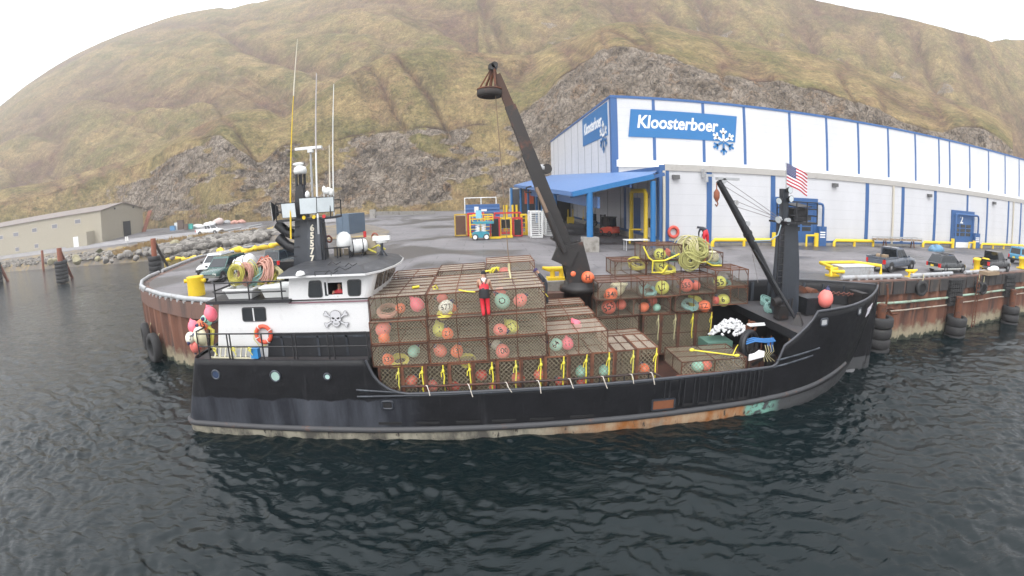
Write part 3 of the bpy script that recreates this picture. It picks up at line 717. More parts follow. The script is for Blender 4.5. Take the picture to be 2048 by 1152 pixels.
# tyre stacks on piles along the quay face
def tyre_fender(px, py, label, nt_=3, z0=-.55, top=3.2, R=1.0, mat_on_top=True):
    p = Zp(px, py, 0); y = E_(p.x)-1.25; x = p.x
    t = thing('tyre_fender', label, 'fender', (x, y, 0), 0, 'tyre stacks standing at the quay wall')
    MB().cyl((x, y, -1), (x, y, top), .36, n=12).build('pile', M_rust, t)
    for k in range(nt_):
        mb = MB(); tyre(mb, (x+random.uniform(-.05, .05), y, z0+.36+k*.72), (random.uniform(-.05, .05), random.uniform(-.05, .05), 1), R, .7); mb.build('tyre', M_rubber, t)
    if mat_on_top:
        mb = MB()
        for i in range(6):
            for k in range(6): mb.box((x-.85+i*.34, y+.55, 2.55+k*.36), (.28, .3, .3))
        mb.box((x, y+.75, 3.45), (2.0, .12, 2.2)); mb.build('rubber_mat', M_rubber, t)
tyre_fender(1865, 655, 'stack of big tyres on a pile at the quay wall below the low yellow cleat', 3)
tyre_fender(1990, 636, 'stack of big tyres on a pile at the quay wall below the double bollards', 3)
tyre_fender(1722, 684, 'stack of big tyres half hidden behind the bow of the boat', 4, mat_on_top=False)
def hung_tyre(p, ax, R, w, label):
    t = thing('hanging_tyre', label, 'tyre', (p[0], p[1], p[2]-R), 0, 'tyres hung on the quay wall')
    mb = MB(); tyre(mb, p, ax, R, w); mb.build('rubber', M_rubber, t)
    mb = MB(); q = Vector(p); b_ = q+Vector((.5, .3, 1.0)); mb.tube([q+Vector((0, 0, R*.6)), q.lerp(b_, .6), b_], .03, 5); mb.build('rope', M_rope_t, t)
for px, py, R, l in ((1843, 577, .58, 'tyre hung on the quay face beside the stack below the low cleat'), (1956, 574, .50, 'first of two small tyres hung side by side below the double bollards'), (1966, 577, .54, 'second of two small tyres hung side by side, nearer the photo edge')):
    p = Yp(px, py, 27.3); p = Yp(px, py, E_(p.x)-.75); hung_tyre(p, (.15, 1, 0), R, .36, l)
p = Yp(308, 672, 29.6); hung_tyre(Vector((-24.05, 29.75, .95)), (-.55, -.83, .05), 1.08, .62, 'big black tyre hung low on the rounded quay corner')
hung_tyre(Vector((-26.0, 31.4, 1.35)), (-.72, -.7, 0), 1.05, .6, 'big black tyre behind the other one, seen from its tread, on the quay corner')

# mooring hardware on the edge
def cleat(p, label, s=1.0, rz=0.0):
    t = thing('mooring_cleat', label, 'cleat', p, rz, 'yellow mooring cleats on the quay')
    x, y, z = p; mb = MB(); mb.M = MW[t.name]
    mb.box((0, 0, .06*s), (1.0*s, .6*s, .12*s)); mb.cyl((-.22*s, 0, .1*s), (-.22*s, 0, .5*s), .13*s, .11*s); mb.cyl((.22*s, 0, .1*s), (.22*s, 0, .5*s), .13*s, .11*s)
    mb.tube([(-.72*s, 0, .6*s), (-.4*s, 0, .52*s), (.4*s, 0, .52*s), (.72*s, 0, .6*s)], [.07*s, .13*s, .13*s, .07*s], 10); mb.build('horn', M_yellow, t)
def conc(p, d, label):
    mb = MB(); mb.box((p[0], p[1], p[2]+d[2]/2), d); return single(mb, 'concrete_block', M_concrete, label, 'block')
cleat(Yp(1822, 553, 27.9)+Vector((0, 0, -.1)), 'low yellow cleat on the quay edge between grey pickup and dark wagon', 1.0)
cleat(Vector((24.6, 29.3, QZ)), 'yellow cleat behind the port rail of the bow, seen above the boat', 1.0)
cleat(Vector((4.1, 27.9, QZ+.55)), 'big yellow cleat on a concrete block beside the crane pedestal', 1.15)
conc((4.1, 27.9, QZ), (2.2, 1.3, .55), 'grey concrete block under the yellow cleat beside the crane pedestal')
def bollards(p, label):
    t = thing('double_bollard', label, 'bollard', p, 0, 'double bollards on the quay edge')
    x, y, z = p
    MB().box((x, y, z+.06), (2.6, .9, .12)).build('base_plate', M_yellow, t)
    for s in (-.75, .75):
        mb = MB(); mb.lathe([(.34, 0), (.34, .85), (.44, .9), (.44, 1.05), (.30, 1.1), (0, 1.1)], (x+s, y, z+.12), (s*.12, 0, 1), 16); mb.build('post', M_yellow, t)
bollards(Vector((44.8, 29.3, QZ+.05)), 'pair of yellow bollards on one plate in front of the black pickup')
bollards(Vector((56.2, 30.2, QZ+.05)), 'yellow bollard pair cut by the photo edge near the blue car')
conc((44.4, 28.9, QZ-.5), (3.0, 1.0, .53), 'concrete block under the pair of yellow bollards')
conc((32.0, 27.5, QZ-.55), (1.6, .9, .56), 'concrete block under the low yellow cleat')
# grey hatch box with its bent yellow guard
t = thing('hatch_guard', 'bent yellow pipe guard round a grey hatch box on the quay by the bow', 'pipe guard', (26.5, 29.4, QZ))
mb = MB(); mb.tube([(23.9, 28.6, QZ+.1), (23.9, 28.6, QZ+.75), (24.2, 30.4, QZ+.8), (27.7, 30.4, QZ+.8), (29.3, 28.8, QZ+.75), (29.3, 28.8, QZ+.1)], .13, 10)
mb.tube([(23.9, 28.6, QZ+.45), (24.9, 28.3, QZ+.45)], .13, 10); mb.build('pipe', M_yellow, t)
t = thing('hatch_box', 'low grey steel hatch box inside the bent yellow guard', 'hatch', (26.7, 29.3, QZ))
MB().box((26.7, 29.3, QZ+.35), (3.3, 1.3, .7)).build('box', M_galv, t); MB().box((26.7, 29.3, QZ+.73), (3.4, 1.4, .06)).build('lid', pm('pale_lid', (.5, .5, .49), .6, .15), t)

# tyre-wrapped mooring piles standing in the water off the shore
def mooring_pile(px, py, top, bx, by, label, nt_=6, R=.95, bcol=None):
    p = Zp(px, py, 0); tp = Yp(top[0], top[1], p.y); H = tp.z; D = math.hypot(p.x, p.y); s = D/95.0
    t = thing('mooring_pile', label, 'mooring pile', p, 0, 'mooring piles in the water')
    MB().cyl(p+Vector((0, 0, -1)), (tp.x, p.y, H), .55*s, .5*s, 12).build('pile', M_rustor, t)
    b_ = Zp(bx, by, 0); mb = MB(); mb.cyl((b_.x, b_.y, -.6), (tp.x, p.y+.2, H-.5*s), .32*s, n=10); mb.build('brace', bcol or M_rustor, t)
    for k in range(nt_):
        z = .1+k*(H*.62/nt_); mb = MB(); tyre(mb, (p.x+(tp.x-p.x)*z/H, p.y, z+.3), (random.uniform(-.03, .03), random.uniform(-.03, .03), 1), 1.25*s, H*.62/nt_*1.02, 18); mb.build('tyre', M_rubber, t)
M_rustor = pm('orange_rust', (.26, .085, .045), .8, .25, dirt=(.12, .05, .03), dirt_amt=.35, streak=True)
mooring_pile(126, 565, (118, 496), 146, 555, 'rusty pile with a tyre stack and a slanted brace, in front of the gravel bank')
mooring_pile(314, 570, (306, 477), 341, 537, 'rusty pile with a tyre stack beside the quay head, nearest of the piles', bcol=pm('grey_brown_pipe', (.17, .13, .11), .7, .3))
mooring_pile(-6, 568, (-14, 500), 17, 562, 'pile with a tyre stack cut by the edge of the photo')
p = Zp(87, 540, 0); mb = MB(); q = Yp(84, 501, p.y); mb.cyl((p.x, p.y, -1), (q.x, p.y, q.z), .42, n=10); single(mb, 'steel_pile', M_rustor, 'bare thin rusty pile at the foot of the gravel bank', 'pile')
# floating yellow boom
mb = MB(); B_ = [Zp(x, y, 0) for x, y in ((330, 524), (352, 519), (372, 520), (395, 517), (412, 514), (424, 512))]
P_ = [];
for a, c in zip(B_, B_[1:]):
    for k in range(6): P_.append(a.lerp(c, k/6)+Vector((0, .9*math.sin(len(P_)*.9), .25)))
mb.tube(P_, [.42+.16*math.sin(i*1.3) for i in range(len(P_))], 7); single(mb, 'oil_boom', M_yellow, 'long crumpled yellow oil boom floating at the foot of the rocks', 'oil boom')
mb = MB(); B_ = [G(x, y)+Vector((0, 0, .25)) for x, y in ((436, 506), (450, 509), (468, 505), (490, 505), (512, 502), (535, 497), (560, 493), (580, 491))]
P_ = []
for a, c in zip(B_, B_[1:]):
    for k in range(5): P_.append(a.lerp(c, k/5)+Vector((0, .5*math.sin(len(P_)*1.1), .12*math.sin(len(P_)*.7))))
mb.tube(P_, [.34+.12*math.sin(i*1.7) for i in range(len(P_))], 7); single(mb, 'oil_boom', M_yellow, 'yellow oil boom lying bunched along the far edge of the quay head', 'oil boom')
# ================================================================ the cold store
def panel_mat(name, col, period, line=.72):
    mt = bpy.data.materials.new(name); mt.use_nodes = True; n = mt.node_tree; b = n.nodes['Principled BSDF']
    g = n.nodes.new('ShaderNodeNewGeometry'); sx = n.nodes.new('ShaderNodeSeparateXYZ'); n.links.new(g.outputs['Position'], sx.inputs[0])
    md = n.nodes.new('ShaderNodeMath'); md.operation = 'PINGPONG'; md.inputs[1].default_value = period/2; n.links.new(sx.outputs['Z'], md.inputs[0])
    mr = n.nodes.new('ShaderNodeMapRange'); mr.inputs[1].default_value = 0.0; mr.inputs[2].default_value = .045; mr.inputs[3].default_value = line; mr.inputs[4].default_value = 1; n.links.new(md.outputs[0], mr.inputs[0])
    ns = n.nodes.new('ShaderNodeTexNoise'); ns.inputs['Scale'].default_value = .5; ns.inputs['Detail'].default_value = 7
    mp = n.nodes.new('ShaderNodeMapping'); mp.inputs['Scale'].default_value = (1, 1, .3); n.links.new(g.outputs['Position'], mp.inputs[0]); n.links.new(mp.outputs[0], ns.inputs['Vector'])
    m2 = n.nodes.new('ShaderNodeMapRange'); m2.inputs[1].default_value = .3; m2.inputs[2].default_value = .8; m2.inputs[3].default_value = 1.02; m2.inputs[4].default_value = .90; n.links.new(ns.outputs['Fac'], m2.inputs[0])
    mm = n.nodes.new('ShaderNodeMath'); mm.operation = 'MULTIPLY'; n.links.new(mr.outputs[0], mm.inputs[0]); n.links.new(m2.outputs[0], mm.inputs[1])
    vs = n.nodes.new('ShaderNodeVectorMath'); vs.operation = 'SCALE'; vs.inputs[0].default_value = col; n.links.new(mm.outputs[0], vs.inputs['Scale'])
    n.links.new(vs.outputs[0], b.inputs['Base Color']); b.inputs['Roughness'].default_value = .5
    return mt
M_panel = panel_mat('insulated_panel', (.56, .565, .585), 1.12, .86)
M_trimgrey = pm('fascia_grey', (.40, .385, .36), .6, .12, dirt=(.25, .23, .2), dirt_amt=.2)
M_beige = pm('downpipe_beige', (.52, .48, .40), .5, .1)
M_ledge_white = pm('ledge_white', (.84, .85, .86), .7, .03)
FY, UY, SX = 49.7, 69.0, 18.2
FX1 = 150.0
w = thing('cold_store', 'huge white cold store with blue trim and blue name boards, below the cliff', 'warehouse', (SX, FY, 4.4))
mb = MB(); mb.box2((SX, FY, 4.3), (FX1, UY-.01, 12.6)); mb.box2((SX+.01, FY+1, 12.6), (FX1, UY, 12.9)); mb.build('lower_wall', M_panel, w)
mb = MB(); mb.box2((SX, UY, 4.3), (FX1+30, 131.5, 23.9)); mb.build('upper_wall', M_panel, w)
mb = MB(); mb.box2((SX+.6, UY-.55, 13.9), (FX1, UY-.003, 14.85)); mb.build('roof_ledge', M_ledge_white, w)  # plain near-white band along the base of the upper wall
mb = MB(); mb.box2((SX+.55, FY-.14, 12.52), (FX1, FY+.3, 13.2)); 
mb.build('parapet', M_trimgrey, w)
mb = MB(); mb.box2((SX-.12, UY-.14, 23.75), (FX1+30, UY+.2, 24.12)); mb.box2((SX-.14, UY+.2, 23.76), (SX+.2, 131.6, 24.1)); mb.build('roof_trim', M_blue, w)
def fstrip(x, z0, z1, wd, Y): return MB().box2((x-wd/2, Y-.06, z0), (x+wd/2, Y+.05, z1)).build('pilaster', M_blue, w)
for px in (1309, 1408, 1490, 1580.6, 1654, 1717, 1776.6, 1830.7, 1877.8, 1899, 1939, 1976.5, 2009.6, 2037.5):
    x = Yp(px, 300, UY).x; fstrip(x, 14.86, 23.74, .46, UY)
fstrip(SX+.42, 12.6, 23.74, .95, UY)
mb = MB(); mb.box2((SX-.06, UY-.03, 12.9), (SX+.05, UY+.9, 23.74)); mb.build('corner_trim', M_blue, w)
for px in (1418, 1545, 1733, 1804.5, 1869, 1933.5, 1973.5, 2016, 2041):
    x = Yp(px, 440, FY).x; fstrip(x, 5.2, 12.5, .62 if px < 1900 else .5, FY)
mb = MB(); mb.box2((SX-.08, FY-.09, 4.75), (SX+1.0, FY+.05, 13.1)); mb.box2((SX-.09, FY+.05, 4.75), (SX+.04, FY+.8, 12.9)); mb.build('corner_trim', M_blue, w)
mb = MB(); mb.box2((SX+1.0, FY-.075, 4.98), (FX1, FY-.005, 5.22)); mb.build('base_trim', M_blue, w)
mb = MB(); mb.box2((SX-.1, FY-.12, 4.2), (FX1, FY-.004, 4.98)); mb.box2((SX-.13, FY-.1, 4.2), (SX-.004, 131, 5.3)); mb.build('plinth', M_concrete, w)
for px in (1327, 1784, 2025):
    x = Yp(px, 440, FY).x; MB().box2((x-.13, FY-.26, 4.9), (x+.13, FY-.08, 12.5)).build('downpipe', M_beige, w)
# white strip between lower block and side, vertical seams on the side wall
mb = MB()
for y in (72.5, 77.5, 82.5, 88, 94, 101, 109, 119, 126): mb.box2((SX-.03, y-.06, 12.9), (SX+.02, y+.06, 23.7))
for y in (53.5, 57.5): mb.box2((SX-.03, y-.05, 5.3), (SX+.02, y+.05, 12.8))
for y in (61, 65, 72, 80, 88, 96, 110): mb.box2((SX-.03, y-.08, 5.3), (SX+.02, y+.08, 12.8))
mb.build_each('panel_seam', pm('seam_grey', (.18, .19, .2), .6, .1), w)
mb = MB(); mb.box2((SX-.05, FY+.9, 12.55), (SX+.03, UY-.05, 12.95)); mb.box2((SX-.05, FY+.9, 5.3), (SX+.03, 130, 5.6)); mb.build('side_trim', M_blue, w)
for y0, y1 in ((62.3, 63.2), (59.2, 60)): MB().box2((SX-.07, y0, 5.6), (SX+.03, y1, 12.5)).build('pilaster', M_blue, w)
# ---- signs
def sign(o, r, u, wd, ht, sk, txt, name_label):
    o, r, u = Vector(o), Vector(r), Vector(u); n = r.cross(u)
    P = lambda x, y, d=0.0: o+r*x+u*y+n*d
    s = MB().prism([P(0, 0), P(wd-sk, 0), P(wd, ht), P(sk, ht)], n*.10).build('name_board', M_signblue, w, name_label)
    geo = text_geo(txt, 1.0, .16, .022, .02)
    xs = [v.x for v in geo[0]]; k = wd*.735/(max(xs)-min(xs)); geo = ([Vector((v.x*k, v.y*k*1.12, v.z)) for v in geo[0]], geo[1])
    mb = MB(); place_text(mb, geo, P(wd*.435, ht*.54, .125), r, u); mb.build('lettering', M_white, s, fix=False)
    up, dn = MB(), MB(); c = (wd*.858, ht*.0); A = ht*.50
    for i in range(6):
        a = math.radians(90+60*i); mbx = up if i in (0, 1, 5) else dn
        d = Vector((math.cos(a), math.sin(a))); pr = Vector((-d.y, d.x))
        def L(p0, p1, wid=.085):
            p0, p1 = Vector(p0), Vector(p1); e = (p1-p0).normalized(); f = Vector((-e.y, e.x))*wid*ht*.5
            pts = [P(c[0]+q.x, c[1]+q.y, .13) for q in (p0+f, p0-f, p1-f, p1+f)]; mbx.prism(pts, n*.02)
        L(d*.04*ht, d*A)
        for sgn in (-1, 1): L(d*A*.56, d*A*.80+pr*sgn*A*.27, .07)
    up.build('snowflake', M_white, s); dn.build('snowflake', M_signblue, s)
a_, b_ = Yp(1256.5, 273.5, UY), Yp(1473, 233, UY)
sign((a_.x, UY-.02, a_.z), (1, 0, 0), (0, 0, 1), b_.x-a_.x, b_.z-a_.z, .45, 'Kloosterboer', 'wide blue name board on the long front')
a_, b_ = Xp(1166.5, 289, SX), Xp(1215, 221, SX)
sign((SX+.02, a_.y, 18.6), (0, -1, 0), (0, 0, 1), a_.y-b_.y, 4.9, .0, 'Kloosterboer', 'foreshortened blue name board on the end wall')
# ---- dock doors in the front
def dock_door(x0, x1, z1, num):
    d = MB(); d.box2((x0, FY-.16, 4.45), (x0+.55, FY-.01, z1)); d.box2((x1-.55, FY-.16, 4.45), (x1, FY-.01, z1)); d.box2((x0+.55, FY-.16, z1-.9), (x1-.55, FY-.01, z1)); fr = d.build('door_frame', M_blue, w)
    pn = MB().box2((x0+.55, FY-.10, 5.45 if num else 4.5), (x1-.55, FY-.02, z1-.9)).build('door', M_blue, w)
    if num: MB().box2((x0+.6, FY-.22, 4.45), (x1-.6, FY-.03, 5.44)).build('sill_panel', M_white, w)
    ww = (x1-x0-1.1)
    for i in range(3):
        for k in range(3):
            xa = x0+.55+ww*(.08+.30*i); za = 6.35+k*.62
            MB().box2((xa, FY-.13, za), (xa+ww*.24, FY-.09, za+.48)).build('pane', M_glass, pn)
    if num:
        mb = MB(); place_text(mb, text_geo(num, 1.7, 0, .03, .02), (x0+.55+ww*.42, FY-.13, 8.75), (1, 0, 0), (0, 0, 1)); mb.build('number', M_white, pn, fix=False)
    mb = MB(); X0, X1 = x0+.45, x1-.1; zt = z1-.55
    mb.tube([(X0, FY-.75, 4.5), (X0, FY-.75, zt-.35), (X0+.12, FY-.75, zt-.08), (X0+.4, FY-.75, zt), (X1, FY-.75, zt), (X1+.35, FY-.75, zt-.08), (X1+.5, FY-.75, zt-.4), (X1+.5, FY-.75, 6.6)], .16, 8); mb.build('pipe_guard', M_blue, w)
a_, b_ = Yp(1902.5, 420, FY), Yp(1945, 420, FY); dock_door(a_.x, b_.x+.5, a_.z+.05, '2')
a_, b_ = Yp(1545, 394, FY), Yp(1632, 394, FY); dock_door(a_.x, b_.x+.2, a_.z+.05, '')
def kiosk(px0, px1, zt, l):
    a, b = Yp(px0, 480, FY-.5), Yp(px1, 480, FY-.5); t = thing('control_box', l, 'control box', ((a.x+b.x)/2, FY-.5, 4.55))
    mb = MB(); mb.box2((a.x, FY-.75, 4.55), (b.x, FY-.24, zt)); mb.build('cabinet', M_blue, t)
    mb = MB()
    for k in range(3): mb.box2((a.x+.15, FY-.77, zt-.75-.28*k), (b.x-.2, FY-.751, zt-.6-.28*k))
    mb.build('notice', M_white, t)
kiosk(1635.5, 1650, 6.95, 'tall narrow blue control box beside the dock door behind the bow mast')
kiosk(1948, 1957.5, 6.9, 'tall narrow blue control box beside dock door number two')
# ---- lamps and a camera under the parapet
for px, py in ((1350, 354), (1668, 370), (1857, 391), (1986.5, 406)):
    p = Yp(px, py, FY); MB().box((p.x, FY-.25, p.z), (.75, .45, .42)).box((p.x, FY-.49, p.z-.06), (.6, .04, .28)).build('wall_lamp', pm('lamp_bronze', (.10, .10, .10), .4, .2), w)
p = Yp(1406, 347, FY-.3); mb = MB(); mb.box((p.x, FY-.35, p.z), (.25, .6, .9)); mb.box((p.x+.5, FY-.8, p.z-.2), (.9, .25, .25)); mb.cyl((p.x+.2, FY-.8, p.z-.3), (p.x+.2, FY-.8, p.z-.9), .18); mb.build('camera_mount', M_galv, w)
# ---- canopy on the end wall
cz = lambda y: 10.25+.035*(y-45.9)
ex = lambda y: 8.3+(6.2-8.3)*(y-45.9)/49.1
mb = MB(); e0, e1 = Vector((ex(45.9), 45.9, cz(45.9))), Vector((6.2, 95, cz(95))); r0, r1 = Vector((16.0, 45.9, 11.95)), Vector((SX-.02, 131, 15.1)); r2 = Vector((SX-.02, 50.5, 12.45)); e2 = Vector((5.6, 131, cz(131)+1))
top = [e0, r0, r2, r1, e1]
mb.add([q for q in top]+[q-Vector((0, 0, .12)) for q in top], [(0, 1, 2, 3, 4), (9, 8, 7, 6, 5)]+[(k, 5+k, 5+(k+1) % 5, (k+1) % 5) for k in range(5)])
cn = mb.build('canopy', M_roofblue, w)
mb = MB(); mb.bar(e0+Vector((-.05, -.1, -.24)), r0+Vector((.15, -.1, -.24)), .22, .46); mb.build('front_beam', M_signblue, cn)
mb = MB(); mb.bar(e0+Vector((-.12, 0, -.22)), e1+Vector((-.12, 0, -.22)), .16, .42); mb.bar(Vector((11, 47, 9.2)), Vector((9.2, 95, 10.4)), .25, 1.1); mb.bar(Vector((14, 46.3, 10.9)), Vector((14, 120, 13)), .2, .5); mb.build('eave_beam', M_roofblue, cn)
for k in range(22):
    y = 48+k*3.6
    if k % 2 == 0 and y < 92: MB().bar((ex(y)+.2, y, cz(y)-.5), (SX-.1, y, 12.0+.033*(y-46)), .15, .35).build('rafter', M_blue, cn)
px_ = lambda x, y: (x, y)
for k, (x, y, zt, rr, foot) in enumerate(((9.9, 45.95, 10.3, .34, True), (16.15, 46.0, 11.3, .30, False), (9.6, 66, 10.8, .26, False), (9.3, 78, 11.2, .26, False), (7.2, 94, 11.6, .26, False), (8.6, 94.2, 11.6, .26, False), (5.5, 94.5, 11.4, .26, False), (10.2, 94.5, 11.8, .26, False))):
    p2 = MB().cyl((x, y, gz(x, y)+(1.35 if foot else 0)), (x, y, zt), rr*.9, n=10).build('post', M_signblue, cn)
    if foot: MB().box((x, y, QZ+.68), (1.45, 1.45, 1.36)).build('footing', M_concrete, p2)
# back block under the canopy: dark doors and an orange shutter
mb = MB(); mb.box2((5.6, 100, 4.6), (SX-.2, 104, 11.4)); mb.build('rear_wall', pm('rear_wall_grey', (.4, .4, .4), .6, .1), w)  # plain mid grey all over
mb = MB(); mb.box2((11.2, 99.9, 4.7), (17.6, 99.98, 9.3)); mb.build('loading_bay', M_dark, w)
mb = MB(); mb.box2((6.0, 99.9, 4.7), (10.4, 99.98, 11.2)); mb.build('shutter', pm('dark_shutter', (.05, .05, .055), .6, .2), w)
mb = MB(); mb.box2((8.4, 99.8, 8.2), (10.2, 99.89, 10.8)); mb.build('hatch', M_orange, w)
# doors in the end wall behind the yellow guards
for y0 in (52.2, 56.3):
    MB().box2((SX-.09, y0, 4.7), (SX-.02, y0+2.4, 9.6)).build('side_door', M_white if y0 < 55 else M_blue, w)
mb = MB(); mb.box2((SX-.11, 52.3, 6.4), (SX-.08, 53.2, 7.4)); mb.box2((SX-.11, 53.4, 6.4), (SX-.08, 54.3, 7.4)); mb.build('door_pane', M_glass, w)
def guard(pts, r, label, name='pipe_guard_rail', cat='guard rail', grp='yellow pipe guards at the cold store', legs=()):
    t = thing(name, label, cat, (pts[0][0], pts[0][1], QZ), 0, grp)
    MB().tube(pts, r, 8).build('pipe', M_yellow, t)
    if legs:
        mb = MB()
        for x, y, z in legs: mb.cyl((x, y, QZ-.1), (x, y, z), r*.9, n=8)
        mb.build_each('leg', M_yellow, t)
guard([(17.0, 50.8, QZ), (17.0, 50.8, 10.1), (17.0, 51.3, 10.4), (17.0, 55.6, 10.4), (17.0, 56.0, 10.1), (17.0, 56.0, QZ)], .24, 'tall yellow pipe arch in front of the side door under the canopy', 'door_guard', 'pipe guard')
guard([(15.9, 53, QZ), (15.9, 53, 6.2), (17, 52.2, 6.2)], .12, 'low thin yellow rail at the foot of the tall yellow arch', 'low_rail', 'rail')
def wall_guard(px0, px1, label, z=5.35):
    a, c = Yp(px0, 492, FY-.9), Yp(px1, 492, FY-.9); y = FY-.9
    n = max(2, int((c.x-a.x)/3.2)); guard([(a.x, y, QZ-.1), (a.x, y, z-.25), (a.x+.25, y, z), (c.x, y, z)], .2, label, legs=[(a.x+(c.x-a.x)*k/n, y, z) for k in range(1, n+1)])
wall_guard(1425, 1546, 'long yellow pipe guard along the wall left of the blue dock door'); wall_guard(1668, 1746, 'yellow pipe guard along the wall behind the grey pickup')
wall_guard(1846, 1906, 'yellow pipe guard along the wall left of dock door number two'); wall_guard(1963, 2046, 'yellow pipe guard along the wall behind the black pickup')
def wall_post(px, z1, label, frame=False):
    p = Yp(px, 490, FY-1.0); t = thing('guard_post', label, 'guard post', (p.x, FY-1.0, QZ), 0, 'yellow posts at the dock doors')
    mb = MB(); mb.cyl((p.x, FY-1.0, QZ-.15), (p.x, FY-1.0, z1), .3, n=10)
    if frame: mb.tube([(p.x, FY-1, z1-.3), (p.x-1.5, FY-1, z1-.3), (p.x-1.5, FY-1, QZ)], .14, 8)
    mb.build('post', M_yellow, t)
wall_post(1548, 6.2, 'yellow post at the left jamb of the blue dock door'); wall_post(1632, 6.2, 'yellow framed post at the right jamb of the blue dock door', True)
wall_post(1905, 6.0, 'yellow post at the left jamb of dock door number two'); wall_post(1948, 5.8, 'yellow framed post at the right jamb of dock door number two', True)
# small things against the front wall
p = Yp(1347, 464, FY-.2); mb = MB(); mb.torus((p.x, FY-.22, p.z), (0, 1, 0), .52, .17, 24, 8)
t = thing('lifebuoy', 'orange lifebuoy hung on the white front wall of the cold store', 'lifebuoy', (p.x, FY-.22, p.z-.7)); mb.build('ring', pm('lifebuoy_red', (.62, .09, .06), .5, .1), t)
mb = MB(); mb.tube([(p.x-.4, FY-.2, p.z-.55), (p.x-.15, FY-.2, p.z-.95), (p.x+.2, FY-.2, p.z-.9), (p.x+.45, FY-.2, p.z-.5)], .03, 5); mb.build('line', M_rope_t, t)
a_, c_ = Yp(1748, 490, 48.2), Yp(1838, 490, 48.2)
t = thing('gangway', 'long weathered gangway lying on trestles along the wall behind the grey pickup', 'gangway', ((a_.x+c_.x)/2, 48.2, QZ))
MB().box2((a_.x, 47.7, 5.55), (c_.x, 48.6, 5.75)).build('deck', M_wood, t)
mb = MB()
for k in range(9):
    x = a_.x+(c_.x-a_.x)*k/8; mb.bar((x, 47.7, 5.5), (x, 47.7, 5.95), .07); mb.bar((x, 48.6, 5.5), (x, 48.6, 5.95), .07)
for y in (47.7, 48.6): mb.bar((a_.x, y, 5.95), (c_.x, y, 5.95), .07)
mb.build('side_rail', M_galv, t)
mb = MB()
for x in (a_.x+2, c_.x-1.5): mb.bar((x, 47.8, QZ), (x, 48.0, 5.55), .12); mb.bar((x, 48.5, QZ), (x, 48.3, 5.55), .12)
mb.build_each('trestle', M_rust, t)
p = G(1872, 502); mb = MB(); mb.ball(p+Vector((0, 0, .15)), 1.3, (1.3, .5, .55), 12, 6); mb.ball(p+Vector((.9, 0, .1)), .8, (1.2, .6, .5), 10, 5)
single(mb, 'tarp_bundle', pm('blue_tarp', (.12, .27, .42), .5, .35, scale=2, dirt=(.02, .03, .05), dirt_amt=.4), 'crumpled blue tarp on the ground in front of dock door number two', 'tarp')

